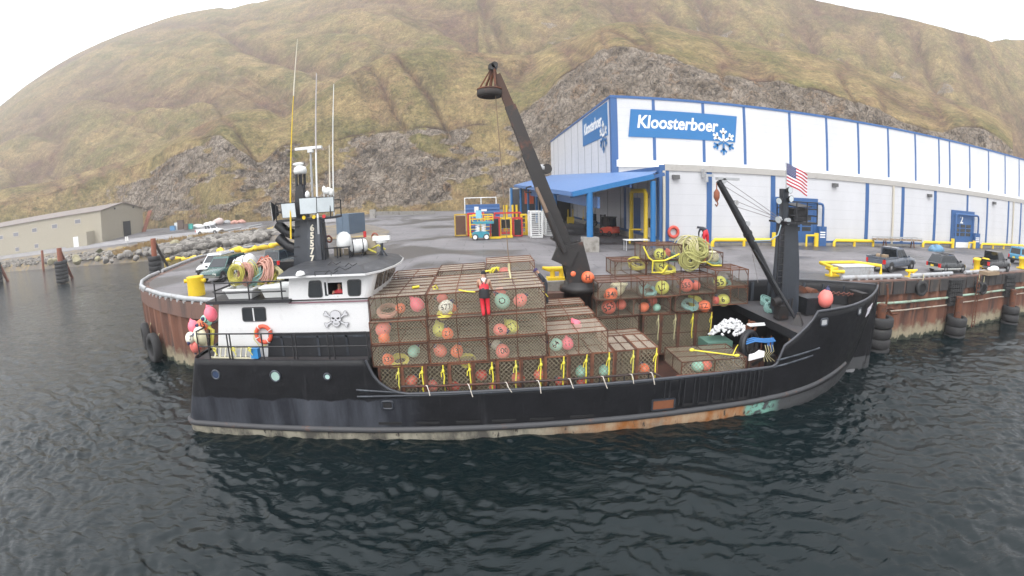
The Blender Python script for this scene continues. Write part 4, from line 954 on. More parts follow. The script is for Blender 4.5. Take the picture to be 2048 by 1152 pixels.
# ================================================================ the long shed by the shore road
def tan_shed():
    A, B = Rp(205, 481, 182), Rp(288, 467, 212); A0 = Rp(0, 503, 222)
    eA = Rp(203, 420.5, math.hypot(A.x, A.y)); eB = Rp(288, 408.5, math.hypot(B.x, B.y))
    h = eA.z; z0 = min(A.z, B.z)-1.2
    dv = (A0-A); dv.z = 0; dv.normalize(); L = 175.0; gw = (B-A); gw.z = 0
    C, D = A+dv*L, B+dv*L
    t = thing('long_shed', 'long tan metal shed with a low brown roof beside the shore road', 'shed', A)
    P = lambda q, z: Vector((q.x, q.y, z))
    rz_ = h+2.1; MidA, MidC = (A+B)/2, (C+D)/2
    mb = MB(); mb.quad(P(A, z0), P(B, z0), P(B, h), P(MidA, rz_), P(A, h)); mb.quad(P(A, z0), P(A, h), P(C, h), P(C, z0)); mb.quad(P(B, z0), P(D, z0), P(D, h), P(B, h)); mb.quad(P(C, z0), P(C, h), P(MidC, rz_), P(D, h), P(D, z0)); mb.build('wall', M_tan, t)
    ov = -dv*.5; sd = gw.normalized()*.5; mb = MB()
    for q0, q1 in ((P(A, h)-sd+ov, P(C, h)-sd), (P(B, h)+sd+ov, P(D, h)+sd)):
        r0_, r1_ = P(MidA, rz_)+ov, P(MidC, rz_)
        up_ = Vector((0, 0, .25)); mb.add([q0+up_*.2, q1+up_*.2, r1_+up_, r0_+up_, q0-up_*.6, q1-up_*.6, r1_-up_*.1, r0_-up_*.1], [(0,1,2,3), (7,6,5,4), (0,4,5,1), (3,2,6,7), (0,3,7,4), (1,5,6,2)])
    mb.build('roof', pm('shed_roof', (.21, .175, .155), .6, .1), t)
    gd = gw.normalized(); N = Vector((gd.y, -gd.x, 0)); N = -N if N.dot(-dv) < 0 else N
    x0 = A+gw*.47; x1 = A+gw*.66
    def onwall(mbx, a, c, z1_, z2_, nn, th=.12):
        mbx.prism([P(a, z1_), P(c, z1_), P(c, z2_), P(a, z2_)], nn*th)
    mb = MB(); onwall(mb, x0, x1, z0, z0+(h-z0)*.60, N, .08); dr = mb.build('loading_door', M_dark, t)
    mb = MB(); onwall(mb, x0-gd*.5, x0, z0, z0+(h-z0)*.62, N, .16); onwall(mb, x1, x1+gd*.5, z0, z0+(h-z0)*.62, N, .16); mb.build_each('door_jamb', M_tan, t)
    S = Vector((dv.y, -dv.x, 0)); S = -S if S.dot(-A) < 0 else S
    def at_az(px, py):
        w_ = ray(px, py); az_ = math.atan2(w_[0], w_[1])
        return min((abs(math.atan2((A+dv*d).x, (A+dv*d).y)-az_), d) for d in np.linspace(0, 170, 1200))[1]
    for px_, py_, zf, sz in ((162, 438, .70, 4), (115, 446, .66, 4), (74, 453, .64, 4), (37, 460, .60, 4.5), (6, 465, .58, 7), (164, 472, .14, 3), (77, 483, .14, 3.4), (38, 487, .12, 3.4)):
        mb = MB(); a = A+dv*at_az(px_, py_); onwall(mb, a, a+dv*sz*.8, z0+(h-z0)*zf, z0+(h-z0)*(zf+.15), S, .1); fr = mb.build('window', pm('shed_frame', (.45, .42, .37), .6, .1), t)
        mb = MB(); onwall(mb, a+dv*.3, a+dv*(sz*.8-.3), z0+(h-z0)*(zf+.02), z0+(h-z0)*(zf+.13), S, .13); mb.build('pane', pm('shed_pane', (.2, .2, .22), .2, .2), fr)
    mb = MB(); a, c = A+dv*3.5, A+dv*14; q = S*4.5
    mb.add([P(a, z0), P(c, z0), P(c, z0+4.0), P(a, z0+5.0), P(a+q, z0), P(c+q, z0), P(c+q, z0+3.9), P(a+q, z0+4.9)], [(0,1,2,3), (4,7,6,5), (0,4,5,1), (3,2,6,7), (0,3,7,4), (1,5,6,2)]); pc = mb.build('porch', M_tan, t)
    mb = MB(); mb.prism([P(a+q+dv*4, z0), P(a+q+dv*6.4, z0), P(a+q+dv*6.4, z0+3.8), P(a+q+dv*4, z0+3.8)], S*.1); mb.build('door', M_white, pc)
    mb = MB(); ra, rb = B+N*3+gd*2.5, B+dv*2+N*.6; 
    mb.bar(P(B-gd*4+N*1.2, z0+.3), P(B+gd*5+N*1.2, h-1.5), 1.6, .5); mb.build('conveyor', M_rustor, t)
    for f in (.3, .75):
        mb = MB(); c2 = A+gw*f; mb.box(P(c2, h+.3)+N*.2, (.5, .5, .5)); mb.build('vent', M_dark, t)
tan_shed()
# ================================================================ the crab boat
YC = 22.95; HB = 3.75
boat = thing('fishing_boat', 'long black crab boat with white wheelhouse and a skull and crossbones, moored along the quay', 'fishing boat', (4, YC, 0))
def ztop(x):
    return float(np.interp(x, [-15, -4.95, -4.85, -4.7, -4.45, -4.1, -3.7, -3.3, 13.0, 13.25, 13.57, 14.0, 14.4, 14.8, 15.15, 15.4, 18, 20, 23.2],
                              [3.66, 3.64, 3.35, 2.98, 2.62, 2.36, 2.2, 2.14, 2.33, 2.45, 3.3, 3.55, 3.82, 4.12, 4.45, 4.83, 4.9, 5.0, 5.2]))
def hb(x, z):
    w = HB*(1-max(0, (x-13.6)/7.7)**1.7) if x < 21.3 else 0
    t = HB*(1-max(0, (x-15.2)/8.0)**2.1) if x < 23.2 else 0
    k = min(1, max(0, z/5.0)); k = k**.8
    e = 21.15+1.95*min(1, max(-.5, z/5.1))**1.0 if z > 0 else 21.15+z*.5
    b = max(w, 0)*(1-k)+max(t, 0)*k
    if x > e-.02: b = 0
    elif x > e-1.2: b = min(b, 1.15*math.sqrt(max(0, (e-x)/1.2)) + .0) if b > 0 else 0.9*math.sqrt(max(0, (e-x)/1.2))
    if z < 0: b *= 1+.12*z
    s = x+14.55                                  # rounded stern corners
    if s < .7: b -= .7*(1-math.sqrt(max(0, 1-((.7-s)/.7)**2)))
    return max(b, 0.0)
def hull_material():
    mt = bpy.data.materials.new('hull_paint'); mt.use_nodes = True; n = mt.node_tree; b = n.nodes['Principled BSDF']
    g = n.nodes.new('ShaderNodeNewGeometry'); sx = n.nodes.new('ShaderNodeSeparateXYZ'); n.links.new(g.outputs['Position'], sx.inputs[0])
    def noise(s, d=7, st=(1, 1, 1), r=.62):
        mp = n.nodes.new('ShaderNodeMapping'); mp.inputs['Scale'].default_value = st; n.links.new(g.outputs['Position'], mp.inputs[0])
        q = n.nodes.new('ShaderNodeTexNoise'); q.inputs['Scale'].default_value = s; q.inputs['Detail'].default_value = d; q.inputs['Roughness'].default_value = r; n.links.new(mp.outputs[0], q.inputs['Vector']); return q.outputs['Fac']
    def rng(v, a, c, lo=0., hi=1.):
        q = n.nodes.new('ShaderNodeMapRange'); q.inputs[1].default_value = a; q.inputs[2].default_value = c; q.inputs[3].default_value = lo; q.inputs[4].default_value = hi; n.links.new(v, q.inputs[0]); return q.outputs[0]
    def mth(op, a, c, d=None):
        q = n.nodes.new('ShaderNodeMath'); q.operation = op
        for s, v in ((0, a), (1, c), (2, d)):
            if v is None: continue
            if isinstance(v, (int, float)): q.inputs[s].default_value = v
            else: n.links.new(v, q.inputs[s])
        return q.outputs[0]
    def mix(f, a, c):
        q = n.nodes.new('ShaderNodeMix'); q.data_type = 'RGBA'; n.links.new(f, q.inputs[0])
        for s, v in ((6, a), (7, c)):
            if isinstance(v, tuple): q.inputs[s].default_value = v+(1,)
            else: n.links.new(v, q.inputs[s])
        return q.outputs[2]
    X, Z = sx.outputs['X'], sx.outputs['Z']
    blk = mix(rng(noise(1.5), .3, .7), (.006, .0063, .0075), (.0105, .011, .0135))
    # old weathered paint below the touched-up part near the stern: worn, with runs
    wz = mth('MULTIPLY_ADD', noise(.55, 5, (1, 1, .15)), .9, Z)
    old = mth('MULTIPLY', rng(wz, 2.33, 2.27), rng(X, -2.6, -4.0))
    blk = mix(old, blk, mix(rng(noise(1.1, 7, (1, 1, .16)), .40, .72), (.019, .021, .027), (.062, .068, .082)))
    blk = mix(rng(noise(2.2, 8, (1, 1, .1)), .60, .80, 0, .55), blk, (.05, .05, .056))
    # scraped strip over the waterline
    boot = mth('ADD', .50, mth('MULTIPLY', rng(X, 9, 20), .30)); boot = mth('MULTIPLY_ADD', noise(2.2, 5, (1, 1, .6)), .10, boot)
    below = rng(mth('SUBTRACT', boot, Z), .0, .05)
    ant = mix(rng(noise(1.1, 7, (1, 1, .5)), .42, .62), (.30, .28, .22), (.085, .08, .07))
    rusty = mix(rng(noise(1.7, 7, (1, 1, .5)), .36, .66), (.26, .10, .03), (.36, .27, .18))
    rx = mth('MULTIPLY', rng(X, 1.5, 5.0), rng(X, 12.4, 11.6)); rx = mth('MULTIPLY', rx, rng(noise(.7, 6), .30, .48))
    ant = mix(rx, ant, rusty)
    ant = mix(rng(X, 11.6, 12.3), ant, (.06, .062, .065))
    gx = mth('MULTIPLY', rng(X, 11.6, 11.9), rng(X, 13.8, 13.0)); gx = mth('MULTIPLY', gx, rng(noise(3.0, 7), .44, .52))
    ant = mix(gx, ant, (.16, .33, .27))
    ant = mix(rng(noise(4, 5, (1, 1, .4)), .60, .66), ant, (.045, .04, .035))
    c = mix(below, blk, ant)
    n.links.new(c, b.inputs['Base Color']); b.inputs['Specular IOR Level'].default_value = .22; n.links.new(rng(noise(3), .3, .7, .34, .55), b.inputs['Roughness'])
    bp = n.nodes.new('ShaderNodeBump'); bp.inputs['Strength'].default_value = .5; bp.inputs['Distance'].default_value = .07
    n.links.new(noise(.9, 4), bp.inputs['Height']); n.links.new(bp.outputs[0], b.inputs['Normal'])
    return mt
M_hull = hull_material()
def hull():
    xs = sorted(set([round(v, 3) for v in list(np.concatenate([-14.55+.7*(1-np.cos(np.linspace(0, math.pi/2, 8))), np.linspace(-13.6, -5.2, 16), np.linspace(-5.0, -3.2, 19), np.linspace(-2.8, 12.6, 24), np.linspace(12.8, 15.6, 24), np.linspace(15.9, 20.5, 20), np.linspace(20.6, 23.19, 30)]))]))
    zs_n = 16; rings = []
    rake = lambda x, z: max(0., 1-(x+14.55)/4.0)*max(0, z-.5)*.34
    for sgn in (-1, 1):
        ring = []
        for x in xs:
            zt = ztop(x) if sgn < 0 else ztop_port(x)
            col_ = []
            for k in range(zs_n):
                z = -1.0+(zt+1.0)*k/(zs_n-1)
                xx = x; col_.append(Vector((xx+rake(xx, z), YC+sgn*hb(xx, z), z)))
            ring.append(col_)
        rings.append(ring)
    mb = MB(); nx = len(xs)
    for s, ring in enumerate(rings):
        vs = [q for c in ring for q in c]
        fs = [(i*zs_n+k, (i+1)*zs_n+k, (i+1)*zs_n+k+1, i*zs_n+k+1) for i in range(nx-1) for k in range(zs_n-1)]
        if s: fs = [f[::-1] for f in fs]
        mb.add(vs, fs, True)
    a, c = rings[0][0], rings[1][0]                # transom
    mb.add(a+c, [(k, k+1, zs_n+k+1, zs_n+k) for k in range(zs_n-1)])
    h = mb.build('hull', M_hull, boat, fix=False)
    b = bmesh.new(); b.from_mesh(h.data); bmesh.ops.remove_doubles(b, verts=b.verts, dist=.004); bmesh.ops.dissolve_degenerate(b, edges=b.edges, dist=.001); bmesh.ops.recalc_face_normals(b, faces=b.faces); b.to_mesh(h.data); b.free()
    sm = h.modifiers.new('plate', 'SOLIDIFY'); sm.thickness = .09; sm.offset = -1
    return h
def ztop_port(x): return float(np.interp(x, [-15, -4.9, -4.0, 3, 6, 12, 23.2], [3.66, 3.64, 3.3, 3.4, 4.4, 4.9, 5.2]))
H_ = hull()
def side(x, z, d=0.0): return Vector((x, YC-hb(x, z)-d, z))
# rub rail and fins
RZ = lambda x: float(np.interp(x, [-14.6, -5, 6, 12, 16, 19.5], [.50, .47, .55, .68, .95, 1.3]))
mb = MB(); mb.tube([side(x, RZ(x), -.02) for x in np.concatenate([np.linspace(-14.5, -13.6, 8), np.linspace(-13, 13, 40), np.linspace(13.4, 19.3, 24)])], .15, 8)
mb.build('rub_rail', pm('rub_rail_paint', (.045, .046, .05), .6, .3, scale=2, dirt=(.13, .06, .035), dirt_amt=.22), boat)
for x0, x1, z0, z1 in ((-5.5, -3.6, 2.33, 2.20), (-5.5, 13.2, 2.03, 2.30), (13.2, 15.9, 2.62, 2.95), (13.2, 15.5, 2.32, 2.62)):
    mb = MB(); mb.tube([side(x, z0+(z1-z0)*(x-x0)/(x1-x0), .01) for x in np.linspace(x0, x1, 14)], .05, 6); mb.build('fin', M_blackmast, boat)
mb = MB(); mb.tube([side(x, ztop(x)) for x in np.concatenate([np.linspace(-4.95, -3.3, 14), np.linspace(-2, 13.0, 16), np.linspace(13.1, 15.4, 20), np.linspace(15.7, 21, 20), np.linspace(21.2, 23.08, 14)])], .065, 6)
mb.tube([Vector((x, YC+hb(x, ztop_port(x)), ztop_port(x))) for x in np.concatenate([np.linspace(6, 20, 16), np.linspace(20.5, 23.08, 14)])], .065, 6)
mb.build('cap_rail', pm('cap_rail_paint', (.05, .053, .062), .45, .25), boat)
# vertical sheathing boards amidships
for k in range(22):
    x = 7.55+k*.235; 
    if k % 3 != 2 or k > 12: MB().bar(side(x, .86+.02*x*.5, .03), side(x, ztop(x)-.1, .03), .055, .07, (0, -1, 0)).build('sheathing_batten', M_hullb if 'M_hullb' in globals() else M_black, boat)
# freeing ports: dark slots along the waterway, a big rusted one amidships
for x in (-4.2, -2.6, -.9, .6, 2.2, 3.9, 7.9, 8.7, 9.5, 10.2, 10.9, 11.5):
    l = 1.0 if x < 5 else .5; z = .80 if x < 5 else .93
    MB().box(side(x, z, .0)+Vector((0, -.012, 0)), (l, .05, .10)).build('freeing_port', M_dark, boat)
p = Yp(1326, 808, 19.2); mb = MB(); mb.box(side(p.x, p.z)+Vector((0, -.03, 0)), (.95, .08, .40)); mb.build('freeing_port', pm('rusted_recess', (.16, .055, .022), .85, .4), boat, 'big rusted opening in the side amidships')
mb = MB(); x_, z_ = p.x, p.z
for a, c in (((-.52, .23), (.52, .23)), ((-.52, -.23), (.52, -.23)), ((-.52, .23), (-.52, -.23)), ((.52, .23), (.52, -.23))): mb.bar(side(x_+a[0], z_+a[1], .04), side(x_+c[0], z_+c[1], .04), .07)
mb.build('port_frame', M_blackmast, boat)
# portholes, hawse holes
def disc(px, py, r, mat_, name, ring=None, label=None):
    p = Yp(px, py, 19.2); c = side(p.x, p.z)
    o_ = MB().cyl(c+Vector((0, .05, 0)), c+Vector((0, -.035, 0)), r, n=20).build(name, mat_, boat, label)
    if ring: mb = MB(); mb.torus(c+Vector((0, -.02, 0)), (0, 1, 0), r*1.06, .045, 22, 6); mb.build('port_rim', ring, o_)
disc(432, 749, .19, pm('blue_glass', (.03, .05, .10), .12, .4), 'porthole', M_blackmast, 'dark blue porthole nearest the stern')
disc(551, 752, .22, pm('green_glass', (.33, .47, .42), .2, .2), 'porthole', M_blackmast, 'pale green porthole, middle of the three')
disc(655, 753, .13, pm('mint_glass', (.42, .60, .56), .2, .1), 'porthole', M_blackmast, 'small mint porthole in a dark ring')
def hawse(px, py, Y, lt):
    p = Yp(px, py, Y); c = side(p.x, p.z, .0); mb = MB(); R = []
    nn = (side(p.x+.3, p.z)-side(p.x-.3, p.z)).normalized(); up = Vector((0, 0, 1))
    rr = [c+nn*(.23*max(-1, min(1, 1.25*math.cos(t))))+up*(.17*max(-1, min(1, 1.25*math.sin(t)))) for t in np.linspace(0, 2*math.pi, 25)[:-1]]
    mb.tube(rr, .055, 6, True); h = mb.build('hawse_pipe', M_blackmast, boat)
    mb = MB(); ou = nn.cross(up); ou = ou if ou.y < 0 else -ou; mb.add([q+ou*.02 for q in rr], [tuple(range(24))]); mb.build('opening', lt, h, fix=False)
hawse(775, 810, 19.2, M_dark); hawse(1643, 642, 19.5, M_galv); hawse(1709, 619, 20.6, M_galv)
# name on the bow
geo = text_geo('TIME', .74, .2, .03, .012)
mb = MB(); 
for v in geo[0]:
    pass
xs_ = [v.x for v in geo[0]]; x0_ = min(xs_)
pl = []
for v in geo[0]:
    x = 20.55+(v.x-x0_)*.62; z = 4.02+.10*(x-20.5)+v.y*1.0
    q = side(min(x, 22.6), z); n_ = Vector((hb(x-.2, z)-hb(x+.2, z), -.4, 0)).normalized(); pl.append(q+n_*(.02+v.z))
mb.add(pl, geo[1]); mb.build('name_lettering', pm('letter_white', (.75, .72, .78), .5, .05), boat, fix=False)
# decks
mb = MB(); xs_ = np.linspace(-4.9, 20, 40)
def deckplate(name, z, x0, x1, mat_, n=30, inset=.12, th=.1):
    mb = MB(); X = np.linspace(x0, x1, n); vs = []
    for x in X: w_ = max(.02, min(hb(x, z), hb(x, z+.3))-inset); vs += [(x, YC-w_, z), (x, YC+w_, z), (x, YC+w_, z-th), (x, YC-w_, z-th)]
    mb.add(vs, [(4*i+k, 4*i+4+k, 4*i+4+(k+1) % 4, 4*i+(k+1) % 4) for i in range(n-1) for k in range(4)]+[(0, 1, 2, 3), (4*n-1, 4*n-2, 4*n-3, 4*n-4)])
    return mb.build(name, mat_, boat)
deckplate('main_deck', 1.15, -4.9, 20, M_rustdeck); deckplate('aft_deck', 3.55, -13.3, -4.9, M_deck)
deckplate('forecastle_deck', 3.80, 14.35, 22.6, M_deck, th=.34)
mb = MB(); mb.box2((14.30, 19.35, 3.42), (14.345, 26.55, 3.83)); mb.build('deck_beam', M_black, boat)
mb = MB(); mb.box2((-4.93, 19.3, 1.0), (-4.84, 26.6, 3.6)); mb.build('aft_bulkhead', M_black, boat)
mb = MB(); mb.box2((16.4, 20.7, 1.1), (16.5, 25.2, 3.45)); mb.build('forward_bulkhead', M_black, boat)
for x in np.linspace(15.9, 21.5, 6): MB().bar((x, YC+hb(x, 4.5)-.12, 3.8), (x, YC+hb(x, 5)-.12, 4.95), .07, .2, (1, 0, 0)).build('bulwark_stay', M_blackmast, boat)
# pipe rail on the low bulwark, tied with lines
mb = MB(); rail_pts = [side(-3.65, 2.15, -.12), side(-3.6, 2.42, -.12)]+[side(x, ztop(x)+.27, -.12) for x in np.linspace(-3.4, 7.0, 12)]+[side(7.3, 2.36, -.12), side(7.45, 2.2, -.12)]
mb.tube(rail_pts, .05, 6); mb.build('bulwark_rail', pm('rail_rust', (.045, .03, .027), .7, .35, dirt=(.16, .05, .025), dirt_amt=.35), boat)
for x in np.linspace(-2.9, 6.8, 10): MB().cyl(side(x, ztop(x), -.12), side(x, ztop(x)+.27, -.12), .035, n=6).build('rail_post', M_rustblack, boat)
for k, x in enumerate((-2.5, -.8, .75, 2.05, 3.35, 4.75, 6.0, 6.9)):
    q = side(x, ztop(x)+.27, .0); mb = MB(); mb.tube([q+Vector((-.05, .1, .04)), q+Vector((0, 0, .06)), q+Vector((.06, -.05, -.12)), q+Vector((.10+.05*(k % 3), -.05, -.36-.12*(k % 2)))], .022, 5); mb.build('tie_line', pm('tie_line_white', (.6, .55, .48), .8, .15), boat)
mb = MB(); mb.box2((8.2, 19.25, 2.10), (11.2, 19.6, 2.22)); mb.build('rail_plank', M_rustor, boat)
# ---------------------------------------------------------------- deckhouse
dk = MB()
P0 = [(-12.35, 3.55), (-4.85, 3.55), (-4.85, 6.0), (-11.9, 6.0)]
dk.prism([(x, 20.0, z) for x, z in P0], (0, 5.9, 0)); dk.build('deckhouse', M_boatwhite, boat)
mb = MB(); mb.prism([(-9.7, 19.965, 3.56), (-4.80, 19.965, 3.56), (-4.80, 19.965, 4.63), (-9.52, 19.965, 4.63)], (0, .034, 0)); mb.box2((-4.849, 19.965, 3.56), (-4.80, 25.9, 4.63)); mb.build('black_dado', M_black, boat)
mb = MB()
for x in (-8.9, -7.2, -5.9): mb.box2((x-.05, 19.93, 3.6), (x+.05, 19.964, 4.5))
mb.box2((-9.5, 19.93, 4.42), (-4.8, 19.964, 4.5)); mb.build('dado_batten', M_blackmast, boat)
def rrect_window(parent, px0, px1, py0, py1, Y, skew=0.0, name='window', inner=None, split=False, trap=0.0):
    a, c = Yp(px0, py1, Y), Yp(px1, py0, Y); x0, x1, z0, z1 = a.x, c.x, a.z, c.z; r = .08
    def outline(g):
        pts = []
        for cx_, cz_, a0 in ((x1-r, z1-r, 0), (x0+r, z1-r, 90), (x0+r, z0+r, 180), (x1-r, z0+r, 270)):
            for t in (0, 30, 60, 90):
                an = math.radians(a0+t); q = (cx_+(r+g)*math.cos(an), cz_+(r+g)*math.sin(an)); f = (q[1]-z0)/(z1-z0)
                mid = (x0+x1)/2; xx = q[0]+skew*f; xx = mid+skew*f+(xx-mid-skew*f)*(1+trap*(f-.5)); pts.append((xx, q[1]))
        return pts
    fr = MB().prism([(x, Y-.022, z) for x, z in outline(.035)], (0, .02, 0)).build(name, pm('window_rubber', (.05, .05, .052), .6, .1), parent)
    g = MB().prism([(x, Y-.034, z) for x, z in outline(-.01)], (0, .011, 0)).build('pane', M_glass, fr)
    if split:
        xm = x0+(x1-x0)*split; MB().box2((xm-.03, Y-.05, z0), (xm+.03, Y-.035, z1)).build('mullion', M_boatwhite, fr)
    return x0, x1, z0, z1
rrect_window(boat, 487, 529, 615, 642, 20.0, .02, split=.5)
# roof deck aft with rail
mb = MB(); mb.box2((-12.45, 19.75, 6.0), (-8.2, 26.1, 6.14)); mb.build('boat_deck', M_black, boat)
def railing(pts, z0, zs_, name, mat_, r=.035, posts=None):
    t = boat; mb = MB()
    for z in zs_: mb.tube([Vector((x, y, z)) for x, y in pts], r, 6)
    rl = mb.build(name, mat_, t)
    for x, y in (posts or pts): MB().cyl((x, y, z0), (x, y, zs_[-1]), r, n=6).build('rail_post', mat_, rl)
M_railblack = pm('rail_black', (.02, .02, .022), .5, .3)
railing([(-8.4, 19.85), (-11.95, 19.85), (-12.35, 20.3), (-12.35, 26)], 6.14, (6.48, 6.92), 'roof_railing', M_railblack, posts=[(-8.6, 19.85), (-10.2, 19.85), (-11.95, 19.85), (-12.35, 22), (-12.35, 26)])
railing([(-4.85, 19.35), (-12.9, 19.35), (-13.25, 19.75), (-13.1, 23), (-13.1, 26)], 3.64, (4.2, 4.78), 'aft_railing', M_railblack, posts=[(-4.85, 19.35), (-6.3, 19.35), (-6.55, 19.35), (-8.0, 19.35), (-8.15, 19.35), (-9.6, 19.35), (-11.2, 19.35), (-11.35, 19.35), (-12.4, 19.35), (-13.2, 19.7), (-13.1, 23)])
# ---------------------------------------------------------------- wheelhouse
wh = MB(); wy0, wy1 = 19.955, 26.05
def whring(z, k):
    x0, x1 = -8.35+.12*k, -4.72+.30*k; c = .35
    base = [(x0, wy0), (x1-c, wy0)]+[(x1-c+c*math.sin(t), wy0+c-c*math.cos(t)) for t in np.linspace(.3, 1.57, 5)]+[(x1+.10, 21.6), (x1+.15, 23), (x1+.10, 24.4), (x1, wy1-c), (x1-c, wy1), (x0, wy1)]
    return [Vector((x, y, z)) for x, y in base]
wh.loft([whring(6.0, 0), whring(6.05, 0), whring(7.08, 1)], smooth=False); whl = wh.build('wheelhouse', M_boatwhite, boat)
def cut_opening(ob, x0, x1, z0, z1):                    # the sliding window stands open: a pocket cut in the wall, its faces coloured dark for cabin shade
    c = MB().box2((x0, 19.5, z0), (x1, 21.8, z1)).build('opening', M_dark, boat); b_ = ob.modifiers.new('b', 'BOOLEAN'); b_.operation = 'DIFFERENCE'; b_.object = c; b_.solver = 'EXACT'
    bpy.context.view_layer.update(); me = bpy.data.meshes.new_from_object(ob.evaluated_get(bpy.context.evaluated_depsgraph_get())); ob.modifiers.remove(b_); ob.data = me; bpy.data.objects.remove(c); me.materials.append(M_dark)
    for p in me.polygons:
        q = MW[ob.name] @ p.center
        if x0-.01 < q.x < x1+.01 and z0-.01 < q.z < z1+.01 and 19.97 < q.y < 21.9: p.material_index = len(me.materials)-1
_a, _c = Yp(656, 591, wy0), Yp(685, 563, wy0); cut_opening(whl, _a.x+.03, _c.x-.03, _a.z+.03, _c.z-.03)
mb = MB(); mb.box2((-8.36, 19.935, 6.02), (-4.78, 19.954, 6.075)); mb.build('black_stripe', M_ink, whl)
mb = MB(); mb.box2((-8.36, 19.935, 5.92), (-4.78, 19.963, 5.965)); mb.build('maroon_stripe', pm('maroon', (.22, .09, .12), .5, .1), whl)
rrect_window(whl, 619, 641, 562, 594, wy0, .03, trap=-.18); MB().box2((_a.x-.12, wy0-.03, _a.z), (_a.x+.02, wy0-.005, _c.z)).build('window', M_glass, whl); x0, x1, z0, z1 = rrect_window(whl, 697, 719, 560, 591, wy0, .03, trap=.12)
a_ = Yp(655, 577, wy0); MB().box2((a_.x-.02, wy0-.06, 6.27), (a_.x+.025, wy0-.036, 6.92)).build('sliding_mullion', M_boatwhite, whl)
fr_x = lambda y, z: -4.72+.30*(z-6.05)/1.03+float(np.interp(y, [20.4, 21.6, 23, 24.4, 25.7], [0, .10, .15, .10, 0]))
ys_ = [20.45, 21.05, 21.75, 22.45, 23.15, 23.85, 24.55, 25.15]
for k, y in enumerate(ys_):
    y1 = y+.5; pts = [(fr_x(y, 6.3)+.012, y, 6.3), (fr_x(y1, 6.3)+.012, y1, 6.3), (fr_x(y1, 6.95)+.012, y1, 6.95), (fr_x(y, 6.95)+.012, y, 6.95)]
    MB().prism(pts, (.012, 0, 0)).build('front_window', pm('front_glass', (.05, .04, .035), .12, .2), whl)
# roof with a broad visor
def roofpoly(g): return [(-8.6+g*.2, 19.5+g), (-4.75-g*.5, 19.5+g), (-4.2-g, 20.4+g*.6), (-3.9-g, 21.8), (-3.82-g, 23), (-3.92-g, 24.3), (-4.35-g, 25.7-g*.6), (-4.9-g*.5, 26.5-g), (-8.6+g*.2, 26.5-g)]
mb = MB(); mb.loft([[Vector((x, y, z)) for x, y in roofpoly(g)] for z, g in ((7.06, 0), (7.14, 0))], smooth=False); mb.build('visor_edge', M_boatwhite, whl)
mb = MB(); mb.loft([[Vector((x, y, z)) for x, y in roofpoly(g)] for z, g in ((7.142, .04), (7.16, .04), (7.36, .95))], smooth=False); mb.build('roof', pm('roof_black', (.032, .034, .040), .5, .3, dirt=(.10, .10, .11), dirt_amt=.3), whl)
